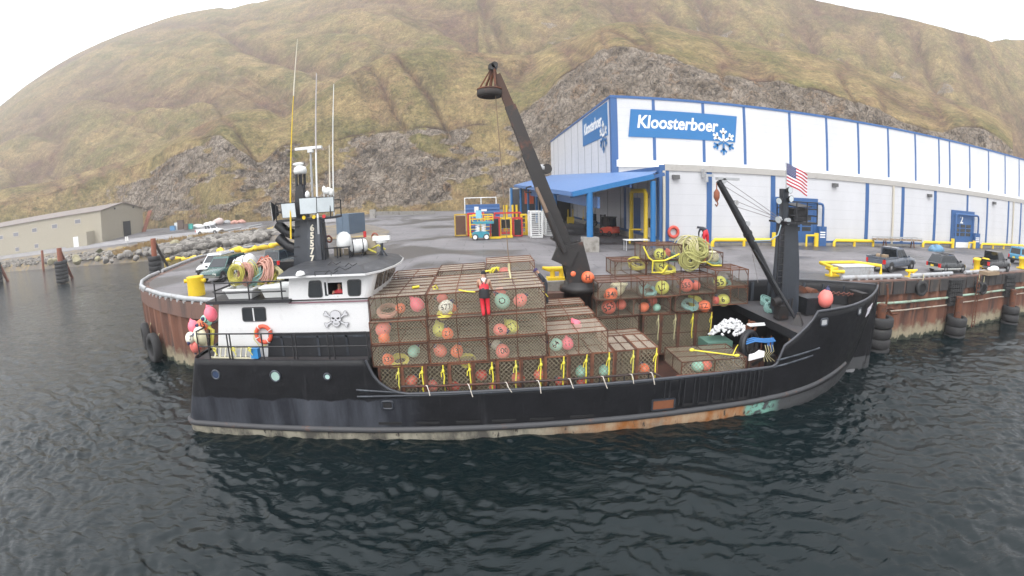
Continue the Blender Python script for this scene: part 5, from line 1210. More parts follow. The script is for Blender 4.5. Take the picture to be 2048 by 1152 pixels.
# skull and crossbones
def skull():
    p = Yp(672, 637, 19.95); s = .0128; Y = 19.925
    S = lambda x, y, d=0: (p.x+(x-672)*s*1.72, Y-d, p.z-(y-637)*s*1.72)
    root = None; grey, ink = pm('skull_grey', (.55, .55, .57), .5, .05), M_ink
    def shape(pts, mat_, d, name, par, th=.008): return MB().prism([S(x, y, d) for x, y in pts], (0, th, 0)).build(name, mat_, par)
    def grow(pts, g):
        cx_ = sum(q[0] for q in pts)/len(pts); cy_ = sum(q[1] for q in pts)/len(pts); o_ = []
        for x, y in pts:
            d = math.hypot(x-cx_, y-cy_); o_.append((x+(x-cx_)/d*g, y+(y-cy_)/d*g))
        return o_
    head = [(672, 621), (678, 622.5), (681.5, 626), (682.5, 631), (681.6, 636), (682.8, 639), (680.5, 641.5), (680, 645), (679, 648.5), (675, 651.5), (672, 652), (669, 651.5), (665, 648.5), (664, 645), (663.5, 641.5), (661.2, 639), (662.4, 636), (661.5, 631), (662.5, 626), (666, 622.5)]
    em = shape(grow(head, .7), ink, .020, 'skull_emblem', boat); shape(head, grey, .030, 'skull_face', em)
    for sx_ in (-1, 1):
        for sy_ in (-1, 1):
            c0, c1 = (672+sx_*8, 637+sy_*3.5+2), (672+sx_*21, 637+sy_*11.2+1)
            d = Vector((c1[0]-c0[0], c1[1]-c0[1])).normalized(); n = Vector((-d.y, d.x))
            def bone(g):
                q = []
                for a, w_ in ((0, 1.7), (9, 1.6), (11, 2.2)): q.append((c0[0]+d.x*a+n.x*(w_+g), c0[1]+d.y*a+n.y*(w_+g)))
                for t in np.linspace(0, math.pi, 6): q.append((c1[0]+n.x*2.4+(n.x*math.cos(t)+d.x*math.sin(t))*(2.5+g), c1[1]+n.y*2.4+(n.y*math.cos(t)+d.y*math.sin(t))*(2.5+g)))
                for t in np.linspace(0, math.pi, 6): q.append((c1[0]-n.x*2.4+(n.x*math.cos(t)+d.x*math.sin(t))*(2.5+g), c1[1]-n.y*2.4+(n.y*math.cos(t)+d.y*math.sin(t))*(2.5+g)))
                for a, w_ in ((11, 2.2), (9, 1.6), (0, 1.7)): q.append((c0[0]+d.x*a-n.x*(w_+g), c0[1]+d.y*a-n.y*(w_+g)))
                return q
            shape(bone(.6), ink, .004, 'bone_outline', em, .006); shape(bone(0), grey, .012, 'bone', em, .006)
    for sx_ in (-1, 1):
        shape([(672+sx_*1.8, 636.2), (672+sx_*3.2, 634.8), (672+sx_*7.6, 633.6), (672+sx_*8.0, 635.4), (672+sx_*6.6, 637.4), (672+sx_*3.6, 637.6)], ink, .040, 'eye_socket', em)
        shape([(672+sx_*6.4, 641), (672+sx_*8.2, 642.2), (672+sx_*7, 644.5), (672+sx_*5.6, 643)], ink, .040, 'cheek_mark', em)
    shape([(672, 637.5), (673.9, 641), (672, 640.4), (670.1, 641)], ink, .040, 'nose', em)
    for k in range(2): shape([(667.5+k*.8, 645.4+k*2.3), (676.5-k*.8, 645.4+k*2.3), (676.5-k*.8, 645.9+k*2.3), (667.5+k*.8, 645.9+k*2.3)], ink, .040, 'mouth_line', em)
skull()
# ---------------------------------------------------------------- exhaust mast over the wheelhouse
mk = MB(); mx0, mx1, my0, my1 = -9.15, -7.70, 22.9, 24.1
mk.loft([[Vector(q) for q in ((-9.2, 22.75, 6.1), (-7.6, 22.75, 6.1), (-7.6, 24.2, 6.1), (-9.2, 24.2, 6.1))], [Vector(q) for q in ((-8.95, 23.0, 9.3), (-7.72, 23.0, 9.3), (-7.72, 23.9, 9.3), (-8.95, 23.9, 9.3))]], smooth=False)
mast = mk.build('exhaust_mast', M_blackmast, boat)
for k, d in enumerate('65577'):
    p = Yp(622+k*.6, 456.5+k*15.2, 22.9); g = text_geo(d, .42, 0, .016, .01); mb = MB(); q = (p.x+.05, 22.93-.05*(k-1)*.9-.06, p.z); place_text(mb, g, q, (1, 0, 0), (0, .07, 1)); mb.build('number_lettering', pm('number_cream', (.62, .58, .48), .6, .1), mast, fix=False)
for z in (9.0, 8.55, 8.05, 7.6, 7.2): MB().bar((-9.35, 22.85, z), (-8.75, 22.9, z), .04).build('rung', M_black, mast)
for z in (8.72, 8.05):
    mb = MB(); mb.tube([(-8.6, 23.5, z-.35), (-9.6, 23.5, z+.02), (-10.1, 23.5, z+.46)], .25, 12); mb.build('exhaust_pipe', M_black, mast)
pf = MB().box2((-9.75, 22.6, 9.28), (-7.0, 24.4, 9.38)).build('platform', M_black, mast)
for z in (9.75, 10.15):
    mb = MB(); mb.tube([(-9.75, 22.6, z), (-7.0, 22.6, z), (-7.0, 24.4, z), (-9.75, 24.4, z)], .03, 6, True); mb.build('guard_rail', M_black, pf)
for x, y in ((-9.75, 22.6), (-8.4, 22.6), (-7.0, 22.6), (-7.0, 24.4), (-9.75, 24.4)): MB().cyl((x, y, 9.3), (x, y, 10.15), .03, n=6).build('rail_post', M_black, pf)
def flood(c, d, s, label=None):
    c, d = Vector(c), Vector(d).normalized(); mb = MB(); x, y, z = frame_of(d)
    def ring(r, h): return [c+z*h+x*(r*i)+y*(r*j*.85) for i, j in ((-1, -1), (1, -1), (1, 1), (-1, 1))]
    mb.loft([ring(s*.45, -s*.6), ring(s*.6, -s*.4), ring(s, 0)], smooth=False); b = mb.build('floodlight', M_black, mast, label)
    mb = MB(); mb.add(ring(s*.92, .012), [(0, 1, 2, 3)]); mb.build('lens', M_lampglass, b, fix=False)
flood((-9.05, 22.5, 9.8), (-.2, -1, -.12), .42); flood((-8.0, 22.4, 9.95), (.05, -1, -.1), .46); flood((-7.2, 22.5, 9.95), (.4, -1, -.1), .42); flood((-10.25, 23.2, 9.8), (-1, -.5, -.1), .55)
for x in (-8.3, -7.8, -7.3): MB().cyl((x, 22.55, 9.42), (x, 22.5, 9.42), .09, n=8).build('deck_light', M_yellow if x < -7.6 else M_red, mast)
mb = MB(); mb.loft([[Vector((x, y, 9.4)) for x, y in ((-9.05, 23.2), (-8.45, 23.2), (-8.45, 23.8), (-9.05, 23.8))], [Vector((x, y, 11.0)) for x, y in ((-8.95, 23.3), (-8.6, 23.3), (-8.6, 23.7), (-8.95, 23.7))]], smooth=False)
for k in range(6):
    a = k*math.pi/3; mb.cyl((-8.75+.24*math.cos(a), 23.5+.24*math.sin(a), 10.95), (-8.75+.24*math.cos(a), 23.5+.24*math.sin(a), 11.5), .045, n=6)
mb.build('topmast', M_black, mast)
mb = MB(); mb.lathe([(.0, 0), (.30, .02), (.34, .18), (.28, .34), (.12, .42), (0, .43)], (-8.75, 23.5, 11.5), (0, 0, 1), 18); mb.ball((-8.85, 23.5, 12.0), .3, (1, .6, .28)); rd = mb.build('radar', M_plastic, mast)
mb = MB(); mb.cyl((-8.1, 23.4, 9.4), (-8.15, 23.4, 12.65), .055, n=8); 
for k in range(6): mb.cyl((-8.14, 23.4, 10.2+k*.38), (-8.14, 23.4, 10.3+k*.38), .075, n=8)
sc_ = mb.build('scanner_pole', M_galv, mast); MB().box((-8.25, 23.4, 12.72), (1.35, .22, .13)).cyl((-8.15, 23.4, 12.5), (-8.15, 23.4, 12.68), .16, n=10).build('radar_scanner', M_plastic, sc_)
def whip(base, tip, r, cols, name='whip_antenna', label=None):
    base, tip = Vector(base), Vector(tip); mb = MB(); m_ = []
    for k, (f0, f1, c) in enumerate(cols):
        if c not in m_: m_.append(c)
        mb.mi = m_.index(c); mb.cyl(base.lerp(tip, f0), base.lerp(tip, f1), r*(1-.6*f0), r*(1-.6*f1), 6)
    mb.build(name, m_, mast, label)
Ya = 22.5
whip(Yp(582, 478, Ya), Yp(587, 190, Ya), .045, ((0, 1, M_yellow),), label='tall yellow and cream whip antenna'); whip(Yp(587, 192, Ya), Yp(595, 78, Ya), .035, ((0, 1, pm('cream_fibre', (.6, .55, .45), .5)),))
whip(Yp(637.5, 468, Ya), Yp(633, 147, Ya), .055, ((0, .1, M_galv), (.1, .5, M_plastic), (.5, 1, pm('grey_fibre', (.45, .42, .43), .5))), label='thick white whip antenna before the mast numbers')
whip(Yp(668, 432, 23), Yp(667.5, 168, 23), .038, ((0, 1, M_plastic),)); whip(Yp(660.5, 395, 23), Yp(658.5, 289, 23), .045, ((0, 1, pm('cream_fibre', (.6, .55, .45), .5)),))
for px, py, s in ((648, 383, .10), (656, 386, .2), (662, 388, .14), (615, 393, .12)):
    p = Yp(px, py, 22.9); mb = MB(); mb.cyl(p-Vector((0, 0, .35)), p, .03, n=6); mb.lathe([(s*.6, -.05), (s, .05), (s*.8, .2), (0, .28)], p, (0, 0, 1), 10); mb.build('dome_antenna', M_plastic, mast)
# on the wheelhouse roof
def onroof(px, py, Y=None, z=7.3): return Zp(px, py, z)
mb = MB(); p = Yp(688, 490, 23.6); mb.lathe([(.34, 0), (.38, .06), (.38, .32), (.33, .52), (.18, .66), (0, .7)], p+Vector((0, 0, -.05)), (0, 0, 1), 18); sd = mb.build('satellite_dome', M_plastic, whl)
mb = MB()
for dx in (-.3, .3): mb.cyl((p.x+dx, 23.4, 7.25), (p.x+dx, 23.4, p.z-.05), .035, n=6); mb.cyl((p.x+dx, 23.9, 7.25), (p.x+dx, 23.9, p.z-.05), .035, n=6)
mb.bar((p.x-1.4, 23.4, p.z-.12), (p.x+.35, 23.4, p.z-.08), .06); mb.cyl((p.x-1.4, 23.4, 7.2), (p.x-1.4, 23.4, p.z-.1), .035, n=6); mb.build('frame_stand', M_black, sd)
def canister(p, ax, L, r, label):
    t = thing('life_raft_canister', label, 'life raft', p, 0, 'white life raft canisters')
    mb = MB(); ax = Vector(ax).normalized(); o_ = Vector(p)+Vector((0, 0, r))-ax*L/2
    mb.lathe([(0, 0), (r*.7, .02), (r*.95, .12), (r, .22), (r, L/2-.03), (r*1.05, L/2-.02), (r*1.05, L/2+.02), (r, L/2+.03), (r, L-.22), (r*.95, L-.12), (r*.7, L-.02), (0, L)], o_, ax, 18); mb.build('canister', M_plastic, t)
    mb = MB()
    for f in (.25, .75): mb.torus(o_+ax*L*f, ax, r*1.02, .025, 18, 5)
    mb.build('strap', M_black, t)
    mb = MB()
    for f in (.2, .8): q = o_+ax*L*f; mb.bar(q+Vector((0, -r*.9, -r-.12)), q+Vector((0, r*.9, -r-.12)), .07); mb.bar(q+Vector((0, -r*.8, -r-.12)), q+Vector((0, -r*.9, -r*.5)), .05); mb.bar(q+Vector((0, r*.8, -r-.12)), q+Vector((0, r*.9, -r*.5)), .05)
    mb.build_each('cradle', M_black, t)
p = Yp(716, 504, 24.2); canister((p.x, 24.2, 7.5), (1, .35, .05), 1.0, .33, 'white life raft canister on the wheelhouse roof beside the radar post')
p = Yp(763, 481, 23.8); mb = MB(); mb.cyl((p.x, 23.8, 7.3), (p.x, 23.8, p.z-.1), .07, n=8)
for k in range(4): a = k*1.57+.6; mb.cyl((p.x+.28*math.cos(a), 23.8+.28*math.sin(a), 7.28), (p.x, 23.8, 7.65), .03, n=6)
rp_ = mb.build('radar_post', M_blackmast, whl); mb = MB(); mb.box((p.x, 23.8, p.z+.12), (.82, .3, .2)); mb.lathe([(.26, -.1), (.3, 0)], (p.x, 23.8, p.z), (0, 0, 1), 14); mb.build('radar_scanner', M_plastic, rp_)
mb = MB(); q = Yp(743, 497, 24.8); mb.box((q.x, 24.8, 7.75), (.5, .4, .9)); mb.box((q.x-.9, 24.9, 7.5), (1.1, .35, .35)); mb.box((q.x-1.7, 24.6, 7.55), (.35, .4, .55)); mb.build('roof_locker', pm('locker_beige', (.36, .31, .24), .7, .2, dirt=(.16, .1, .07), dirt_amt=.25), whl)
mb = MB(); q = Yp(733, 480, 24.8); mb.cyl((q.x-.05, 24.7, 8.2), (q.x-.05, 24.7, 8.5), .08, n=8); mb.build('red_lamp', M_red, whl)
mb = MB(); mb.tube([(-4.9, 24.7, 7.55), (-5.2, 24.5, 7.8), (-5.6, 24.6, 7.6), (-5.3, 24.4, 7.45), (-5.9, 24.5, 7.7)], .05, 6); mb.build('yellow_line', M_rope_y, whl)
mb = MB()
for px, py in ((658, 478), (750, 473)):
    q = Yp(px, py, 24.4); mb.torus(q, (.3, 1, .2), .16, .05, 14, 6)
mb.build_each('hose_reel', pm('reel_rust', (.28, .09, .06), .6, .2), whl)
mb = MB()
for px, py, L in ((650, 548, .5), (668, 541, .7), (655, 530, .6), (690, 533, .5)):
    q = Zp(px, py, 7.4); mb.tube([q, q+Vector((L*.3, .1, .12)), q+Vector((L*.7, -.1, .02)), q+Vector((L, .05, .1))], .02, 5)
mb.build_each('loose_cable', M_black, whl)
mb = MB(); q = Zp(645, 552, 7.3); mb.tube([q+Vector((-.3, 0, 0)), q+Vector((-.3, 0, .18)), q+Vector((.35, 0, .18)), q+Vector((.35, 0, 0))], .02, 5); mb.cyl((-7.5, 22.9, 7.2), (-7.5, 22.9, 9.1), .04, n=6); mb.build_each('roof_bracket', M_black, whl)
p = Yp(614, 538, 22.7); mb = MB(); mb.box((p.x, 22.66, p.z), (.28, .12, .42)); mb.build('lamp_box', M_black, mast)
mg = bpy.data.materials.new('green_lamp'); mg.use_nodes = True; _b = mg.node_tree.nodes['Principled BSDF']; _b.inputs['Base Color'].default_value = (.05, .5, .25, 1); _b.inputs['Emission Color'].default_value = (.1, .9, .5, 1); _b.inputs['Emission Strength'].default_value = .9
MB().ball((p.x+.02, 22.58, p.z), .1, (.7, .6, 1.4)).build('green_lamp', mg, mast)
p = Zp(601, 550, 7.2); MB().lathe([(.2, 0), (.2, .05), (.14, .14), (0, .18)], p, (0, 0, 1), 12).build('roof_vent', M_plastic, whl)
q = Yp(580, 540, 23.3); MB().box((q.x+.1, 23.5, 6.75), (1.0, 1.0, 1.2)).build('funnel_box', M_black, boat)
# ---------------------------------------------------------------- deck crane
CY = 25.5
cp = Vector((4.92, CY, 0))
mb = MB(); mb.lathe([(.80, 1.1), (.80, 5.0), (1.02, 5.02), (1.02, 5.28), (.80, 5.32), (.80, 5.5), (0, 5.5)], (cp.x, cp.y, 0), (0, 0, 1), 24)
crane = mb.build('deck_crane', M_rustblack, boat, 'tall black and rust knuckle crane with a tyre ring at its tip')
B0 = Yp(1150, 555, CY); B1 = Yp(1030, 240, CY); B2 = Yp(988, 132, CY)
mb = MB()
for s in (-.42, .42):
    mb.prism([(cp.x-.62, CY+s-.06, 5.3), (cp.x+.62, CY+s-.06, 5.3), (cp.x+.45, CY+s-.06, 6.3), (cp.x+.1, CY+s-.06, 7.6), (cp.x-.75, CY+s-.06, 7.4), (cp.x-.85, CY+s-.06, 6.4)], (0, .12, 0))
mb.box((cp.x, CY, 5.5), (1.3, .9, .35)); mb.build('slewing_column', M_rustblack, crane)
def boom(a, c, w0, w1, mat_, name, par): 
    a, c = Vector(a), Vector(c); d = (c-a).normalized(); y = Vector((0, 1, 0)); x = d.cross(y).normalized(); mb = MB()
    def ring(q, w_): return [q+x*(i*w_)+y*(j*w_*.8) for i, j in ((-1, -1), (1, -1), (1, 1), (-1, 1))]
    mb.loft([ring(a, w0), ring(c, w1)], smooth=False); return mb.build(name, mat_, par)
Pk = Yp(1128, 488, CY)
boom(Yp(1152, 552, CY), Pk, .41, .40, M_rustblack, 'boom_heel', crane)
bm = boom(Pk, Yp(1056, 305, CY), .36, .32, M_rustblack, 'main_boom', crane)
be = boom(Yp(1062, 318, CY), Yp(1020, 212, CY), .30, .27, pm('boom_rust_dark', (.028, .022, .02), .6, .4, dirt=(.13, .045, .025), dirt_amt=.3), 'boom_extension', crane)
b3 = boom(Yp(1022, 218, CY), Yp(993, 150, CY), .22, .2, pm('boom_rust_mid', (.06, .03, .02), .7, .4, dirt=(.13, .05, .025), dirt_amt=.35), 'boom_tip', crane)
a_, c_ = Yp(1129, 505, CY-.65), Yp(1072, 375, CY-.65)
mb = MB(); mb.cyl(a_, a_.lerp(c_, .62), .15, n=10); mb.build('lift_cylinder', M_rustblack, crane); mb = MB(); mb.cyl(a_.lerp(c_, .6), c_, .09, n=8); mb.build('cylinder_rod', pm('rod_tan', (.2, .14, .1), .5, .3), crane)
mb = MB(); q = Yp(1130, 500, CY); mb.box((q.x-.1, CY-.5, q.z-.2), (1.05, .25, .95), Matrix.Rotation(.42, 3, 'Y')); mb.box((q.x-.1, CY, q.z+.35), (1.3, .95, .12), Matrix.Rotation(.42, 3, 'Y')); mb.build('boom_bracket', M_rustblack, crane)
mb = MB(); q = Yp(1073, 365, CY); mb.tube([q+Vector((-.3, -.4, -.2)), q+Vector((-.55, -.4, -.25)), q+Vector((-.6, -.4, -.5)), q+Vector((-.3, -.4, -.5))], .05, 6); q2 = Yp(1093, 338, CY); mb.cyl(q2+Vector((0, -.2, 0)), q2+Vector((0, .3, 0)), .26, n=14); mb.build_each('hose_sheave', M_rustblack, crane)
MB().cyl(q2+Vector((-.12, -.05, .05)), q2+Vector((-.35, -.05, .05)), .17, .2, 12).build('work_light', M_galv, crane)
mb = MB(); t_ = Yp(979, 187, CY)
tp_ = Yp(986, 135, CY)
tyre(mb, t_, (.03, .05, 1), .64, .36, 26); mb.build('tyre_ring', pm('tyre_rusty', (.03, .026, .024), .8, .35, dirt=(.1, .045, .03), dirt_amt=.3), crane)
mb = MB()
for a in range(4): an = a*1.57+.5; mb.bar(t_+Vector((.58*math.cos(an), .58*math.sin(an), .2)), tp_+Vector((.12*math.cos(an), .2*math.sin(an), -.1)), .10, .07)
mb.torus(t_+Vector((0, 0, .22)), (0, 0, 1), .6, .05, 20, 6); mb.cyl(t_+Vector((0, 0, .05)), tp_, .08, n=8); mb.build('head_frame', M_rust, crane)
mb = MB()
for dx in (-.16, .16): mb.cyl(tp_+Vector((dx*.5, -.25, .05+dx*.3)), tp_+Vector((dx*.5, .25, .05+dx*.3)), .17, n=14)
mb.build('sheave', M_rustblack, crane)
mb = MB(); hk = Yp(1018, 527, 23.2); mb.cyl(tp_+Vector((.05, 0, -.6)), hk, .022, n=5); mb.build('hoist_wire', pm('wire_tan', (.16, .11, .07), .6), crane)
mb = MB(); mb.cyl(hk, hk+Vector((0, 0, -.35)), .06, n=8); mb.tube([hk+Vector((0, 0, -.3)), Yp(1020, 548, 22.8), Yp(1022, 560, 22.3)], .045, 6); mb.build('hook_strop', M_rope_t, crane)
# ---------------------------------------------------------------- bow mast, platform and cargo boom
bx = 15.75
mb = MB(); rings = []
for z, x0, x1, hy in ((3.78, 15.32, 16.55, .55), (6.5, 15.34, 16.42, .48), (8.75, 15.36, 16.22, .40)): rings.append([Vector((x0, 22.95-hy, z)), Vector((x1, 22.95-hy, z)), Vector((x1, 22.95+hy, z)), Vector((x0, 22.95+hy, z))])
mb.loft(rings, smooth=False); bmast = mb.build('bow_mast', M_blackmast, boat)
mb = MB()
for s in (14.95, 15.29): mb.bar((s, 22.4, 3.85), (s+.02, 22.5, 8.7), .06)
for k in range(15): mb.bar((14.95, 22.4, 4.1+k*.31), (15.3, 22.42, 4.1+k*.31), .04)
mb.build('ladder', M_black, bmast)
pf = MB().box2((15.2, 22.0, 8.72), (17.2, 23.9, 8.82)).build('platform', M_black, bmast)
for z in (9.15, 9.5, 9.85):
    mb = MB(); mb.tube([(15.75, 22.0, z), (17.15, 22.0, z), (17.15, 23.9, z), (15.75, 23.9, z)], .035, 6, True); mb.build('guard_rail', M_black, pf)
for x, y in ((15.75, 22), (16.45, 22), (17.15, 22), (17.15, 23.9), (15.75, 23.9)): MB().cyl((x, y, 8.8), (x, y, 9.85), .035, n=6).build('rail_post', M_black, pf)
mb = MB(); mb.box((16.45, 22.9, 9.2), (.95, .7, .7)); mb.prism([(16.0, 22.2, 9.55), (16.9, 22.2, 9.6), (16.9, 23.6, 9.75), (16.0, 23.6, 9.7)], (0, 0, .05)); mb.build('radar_box', M_black, pf)
fl = Yp(1575, 378, 22.9); ft = Yp(1569, 325, 22.9)
mb = MB(); mb.box2((15.35, 22.7, 8.7), (15.7, 23.1, fl.z)); mb.build('topmast', M_blackmast, bmast)
mb = MB(); mb.cyl((ft.x, 22.75, fl.z-.3), (ft.x, 22.75, ft.z), .03, n=6); mb.build('flagpole', M_galv, bmast)
for px, py, d in ((1558, 402, (-1, -.5, -.3)), (1583, 398, (.2, -1, 0)), (1556, 440, (-1, -.4, -.4)), (1578, 443, (.4, -1, -.2)), (1581, 380, (.2, -1, 0))):
    p = Yp(px, py, 22.4); d = Vector(d).normalized(); mb = MB(); mb.lathe([(.08, -.28), (.13, -.2), (.19, 0)], p, d, 12); mb.bar(p, (15.5, 22.85, p.z), .05); lb = mb.build('spotlight', M_galv if py > 430 else M_black, bmast); mb = MB(); mb.lathe([(.0, .0), (.17, .005)], p, d, 12); mb.build('lens', M_lampglass, lb, fix=False)
C0 = Yp(1556, 588, 22.2); C1 = Yp(1437, 362, 22.2)
cb = MB(); x, y, d = frame_of(C1-C0); cb.cyl(C0, C0.lerp(C1, .55), .15, .21, 12); cb.cyl(C0.lerp(C1, .55), C1, .21, .15, 12); cb.cyl(C0.lerp(C1, .54), C0.lerp(C1, .56), .25, n=12)
cboom = cb.build('cargo_boom', M_black, boat)
mb = MB(); mb.cyl(Yp(1545, 560, 21.6), Yp(1592, 640, 20.9), .09, n=8); mb.cyl(Yp(1508, 500, 21.7), Yp(1546, 562, 21.6), .06, n=8); mb.build('topping_strut', M_black, cboom)
p = Yp(1595, 648, 20.8); mb = MB(); mb.lathe([(.42, 0), (.12, .5), (.12, .6)], (p.x, p.y, 3.8), (0, 0, 1), 4, False); mb.build('strut_foot', M_rustblack, boat)
mb = MB()
top_ = Yp(1560, 440, 22.6)
for f, dz in ((1.0, .15), (.98, -.1), (.82, .1), (.80, -.08)): mb.cyl(C0.lerp(C1, f)+Vector((.2, 0, dz)), top_+Vector((0, 0, dz*.5)), .016, n=5)
mb.cyl(C0.lerp(C1, .42)+Vector((-.3, 0, .2)), Yp(1516, 565, 22.2), .013, n=5); mb.build('topping_wire', pm('wire_grey', (.2, .18, .18), .5), cboom)
mb = MB(); q = C1+Vector((-.1, 0, -.1)); mb.cyl(q, q+Vector((0, 0, -.3)), .03, n=6); mb.lathe([(.05, 0), (.15, -.15), (.15, -.4), (.05, -.6)], q+Vector((0, 0, -.3)), (0, 0, 1), 10); mb.tube([q+Vector((0, 0, -.85)), q+Vector((.07, 0, -1.0)), q+Vector((0, 0, -1.12)), q+Vector((-.07, 0, -1.02))], .035, 6); mb.build('hook_block', M_rustor, cboom)
mb = MB()
for f in (.985, .8, .62): mb.cyl(C0.lerp(C1, f)+Vector((.2, -.15, .1)), C0.lerp(C1, f)+Vector((.2, .15, .1)), .13, n=10)
mb.box(C1+Vector((.5, 0, .12)), (1.2, .3, .12)); mb.build_each('sheave', M_galv, cboom)
mb = MB(); q0, q1 = Yp(1562, 450, 22.2), Yp(1508, 482, 22.0); mb.tube([q0, Yp(1556, 470, 22.1), Yp(1540, 481, 22), q1], .035, 6); mb.build('hose', pm('hose_grey', (.25, .32, .35), .6), cboom)
# windlass and gear on the forecastle
mb = MB(); mb.box2((17.0, 22.3, 3.85), (18.8, 23.6, 4.75)); mb.box2((17.02, 22.27, 3.85), (18.78, 22.3, 4.7)); wl = mb.build('windlass', M_black, boat)
mb = MB(); mb.lathe([(.62, -.1), (.62, .1)], (17.7, 24.1, 4.5), (0, 1, 0), 20); mb.lathe([(.35, -.4), (.35, .4)], (18.6, 24.1, 4.6), (0, 1, 0), 16); mb.build('drum', M_rust, wl)
mb = MB()
for k in range(16):
    q = Vector((18.9+.19*k, 23.6-.03*k, 4.75-.01*k)); mb.torus(q, (0, 1, .3) if k % 2 else (.1, .3, 1), .11, .035, 10, 5)
mb.build('anchor_chain', pm('chain_rust', (.16, .06, .045), .8, .4), wl)
mb = MB(); mb.box2((21.3, 22.3, 4.0), (21.8, 23.6, 4.85)); mb.build('chain_stopper', M_rustblack, boat)
mb = MB()
for k in range(5): q = Vector((14.95+.18*k, 21.9+.1*(k % 2), 4.0+.05*k)); mb.cyl(q, q+Vector((.05, 0, .7)), .05, n=6)
mb.box2((14.75, 21.7, 3.85), (15.4, 22.2, 4.55)); mb.lathe([(.22, 0), (.22, .4)], (14.4, 21.8, 4.75), (1, 0, .2), 12); mb.build('winch', M_rustblack, boat)
# bulbous bow showing at the waterline
mb = MB(); mb.ball((21.6, YC, -.42), .62, (2.1, .85, .85), 18, 10); mb.build('bulb', pm('bulb_grey', (.12, .12, .125), .5, .3), boat)
# ================================================================ crab pots
def net_mat(name, col, period, w, dens=1.0):
    mt = bpy.data.materials.new(name); mt.use_nodes = True; n = mt.node_tree; b = n.nodes['Principled BSDF']; out = n.nodes['Material Output']
    tc = n.nodes.new('ShaderNodeTexCoord')
    P = n.nodes.new('ShaderNodeSeparateXYZ'); n.links.new(tc.outputs['Object'], P.inputs[0])
    ab = n.nodes.new('ShaderNodeVectorMath'); ab.operation = 'ABSOLUTE'; n.links.new(tc.outputs['Normal'], ab.inputs[0])
    N = n.nodes.new('ShaderNodeSeparateXYZ'); n.links.new(ab.outputs[0], N.inputs[0])
    def mth(op, a, c=None, d=None):
        q = n.nodes.new('ShaderNodeMath'); q.operation = op
        for s, v in ((0, a), (1, c), (2, d)):
            if v is None: continue
            if isinstance(v, (int, float)): q.inputs[s].default_value = v
            else: n.links.new(v, q.inputs[s])
        return q.outputs[0]
    def lerp(a, c, f): return mth('ADD', mth('MULTIPLY', a, mth('SUBTRACT', 1.0, f)), mth('MULTIPLY', c, f))
    u = lerp(P.outputs['X'], P.outputs['Y'], N.outputs['X']); v = lerp(P.outputs['Z'], P.outputs['Y'], N.outputs['Z'])
    wn = n.nodes.new('ShaderNodeTexNoise'); wn.inputs['Scale'].default_value = 2.5; n.links.new(tc.outputs['Object'], wn.inputs['Vector'])
    u = mth('MULTIPLY_ADD', wn.outputs['Fac'], .16, u)
    def strand(e): return mth('LESS_THAN', mth('PINGPONG', e, period/2), w)
    a = mth('MAXIMUM', strand(mth('ADD', u, v)), strand(mth('SUBTRACT', u, v)))
    ns = n.nodes.new('ShaderNodeTexNoise'); ns.inputs['Scale'].default_value = 1.6; ns.inputs['Detail'].default_value = 5; n.links.new(tc.outputs['Object'], ns.inputs['Vector'])
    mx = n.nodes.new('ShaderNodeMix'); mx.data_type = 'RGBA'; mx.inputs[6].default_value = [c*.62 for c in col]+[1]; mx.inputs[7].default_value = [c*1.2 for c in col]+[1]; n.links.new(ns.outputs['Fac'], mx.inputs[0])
    n.links.new(mx.outputs[2], b.inputs['Base Color']); b.inputs['Roughness'].default_value = .9; b.inputs['Specular IOR Level'].default_value = .1
    tr = n.nodes.new('ShaderNodeBsdfTransparent'); ms = n.nodes.new('ShaderNodeMixShader'); n.links.new(a, ms.inputs[0]); n.links.new(tr.outputs[0], ms.inputs[1]); n.links.new(b.outputs[0], ms.inputs[2]); n.links.new(ms.outputs[0], out.inputs[0])
    return mt
M_net = net_mat('pot_net', (.50, .43, .32), .135, .0088)
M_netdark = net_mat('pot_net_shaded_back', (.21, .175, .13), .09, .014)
M_netc = net_mat('pot_net_coarse', (.30, .255, .18), .19, .016)
M_nettop = net_mat('pot_net_top', (.42, .355, .285), .10, .019)
M_nettopd = net_mat('pot_net_tarred', (.20, .11, .08), .10, .014)
M_netc2 = net_mat('pot_net_thin', (.33, .29, .23), .12, .0045)
M_potf = [pm('pot_rust', (.10, .039, .021), .85, .5, scale=4, dirt=(.045, .022, .016), dirt_amt=.45), pm('pot_rust_bright', (.165, .065, .034), .85, .5, scale=4, dirt=(.07, .03, .02), dirt_amt=.4)]
POTS = {}
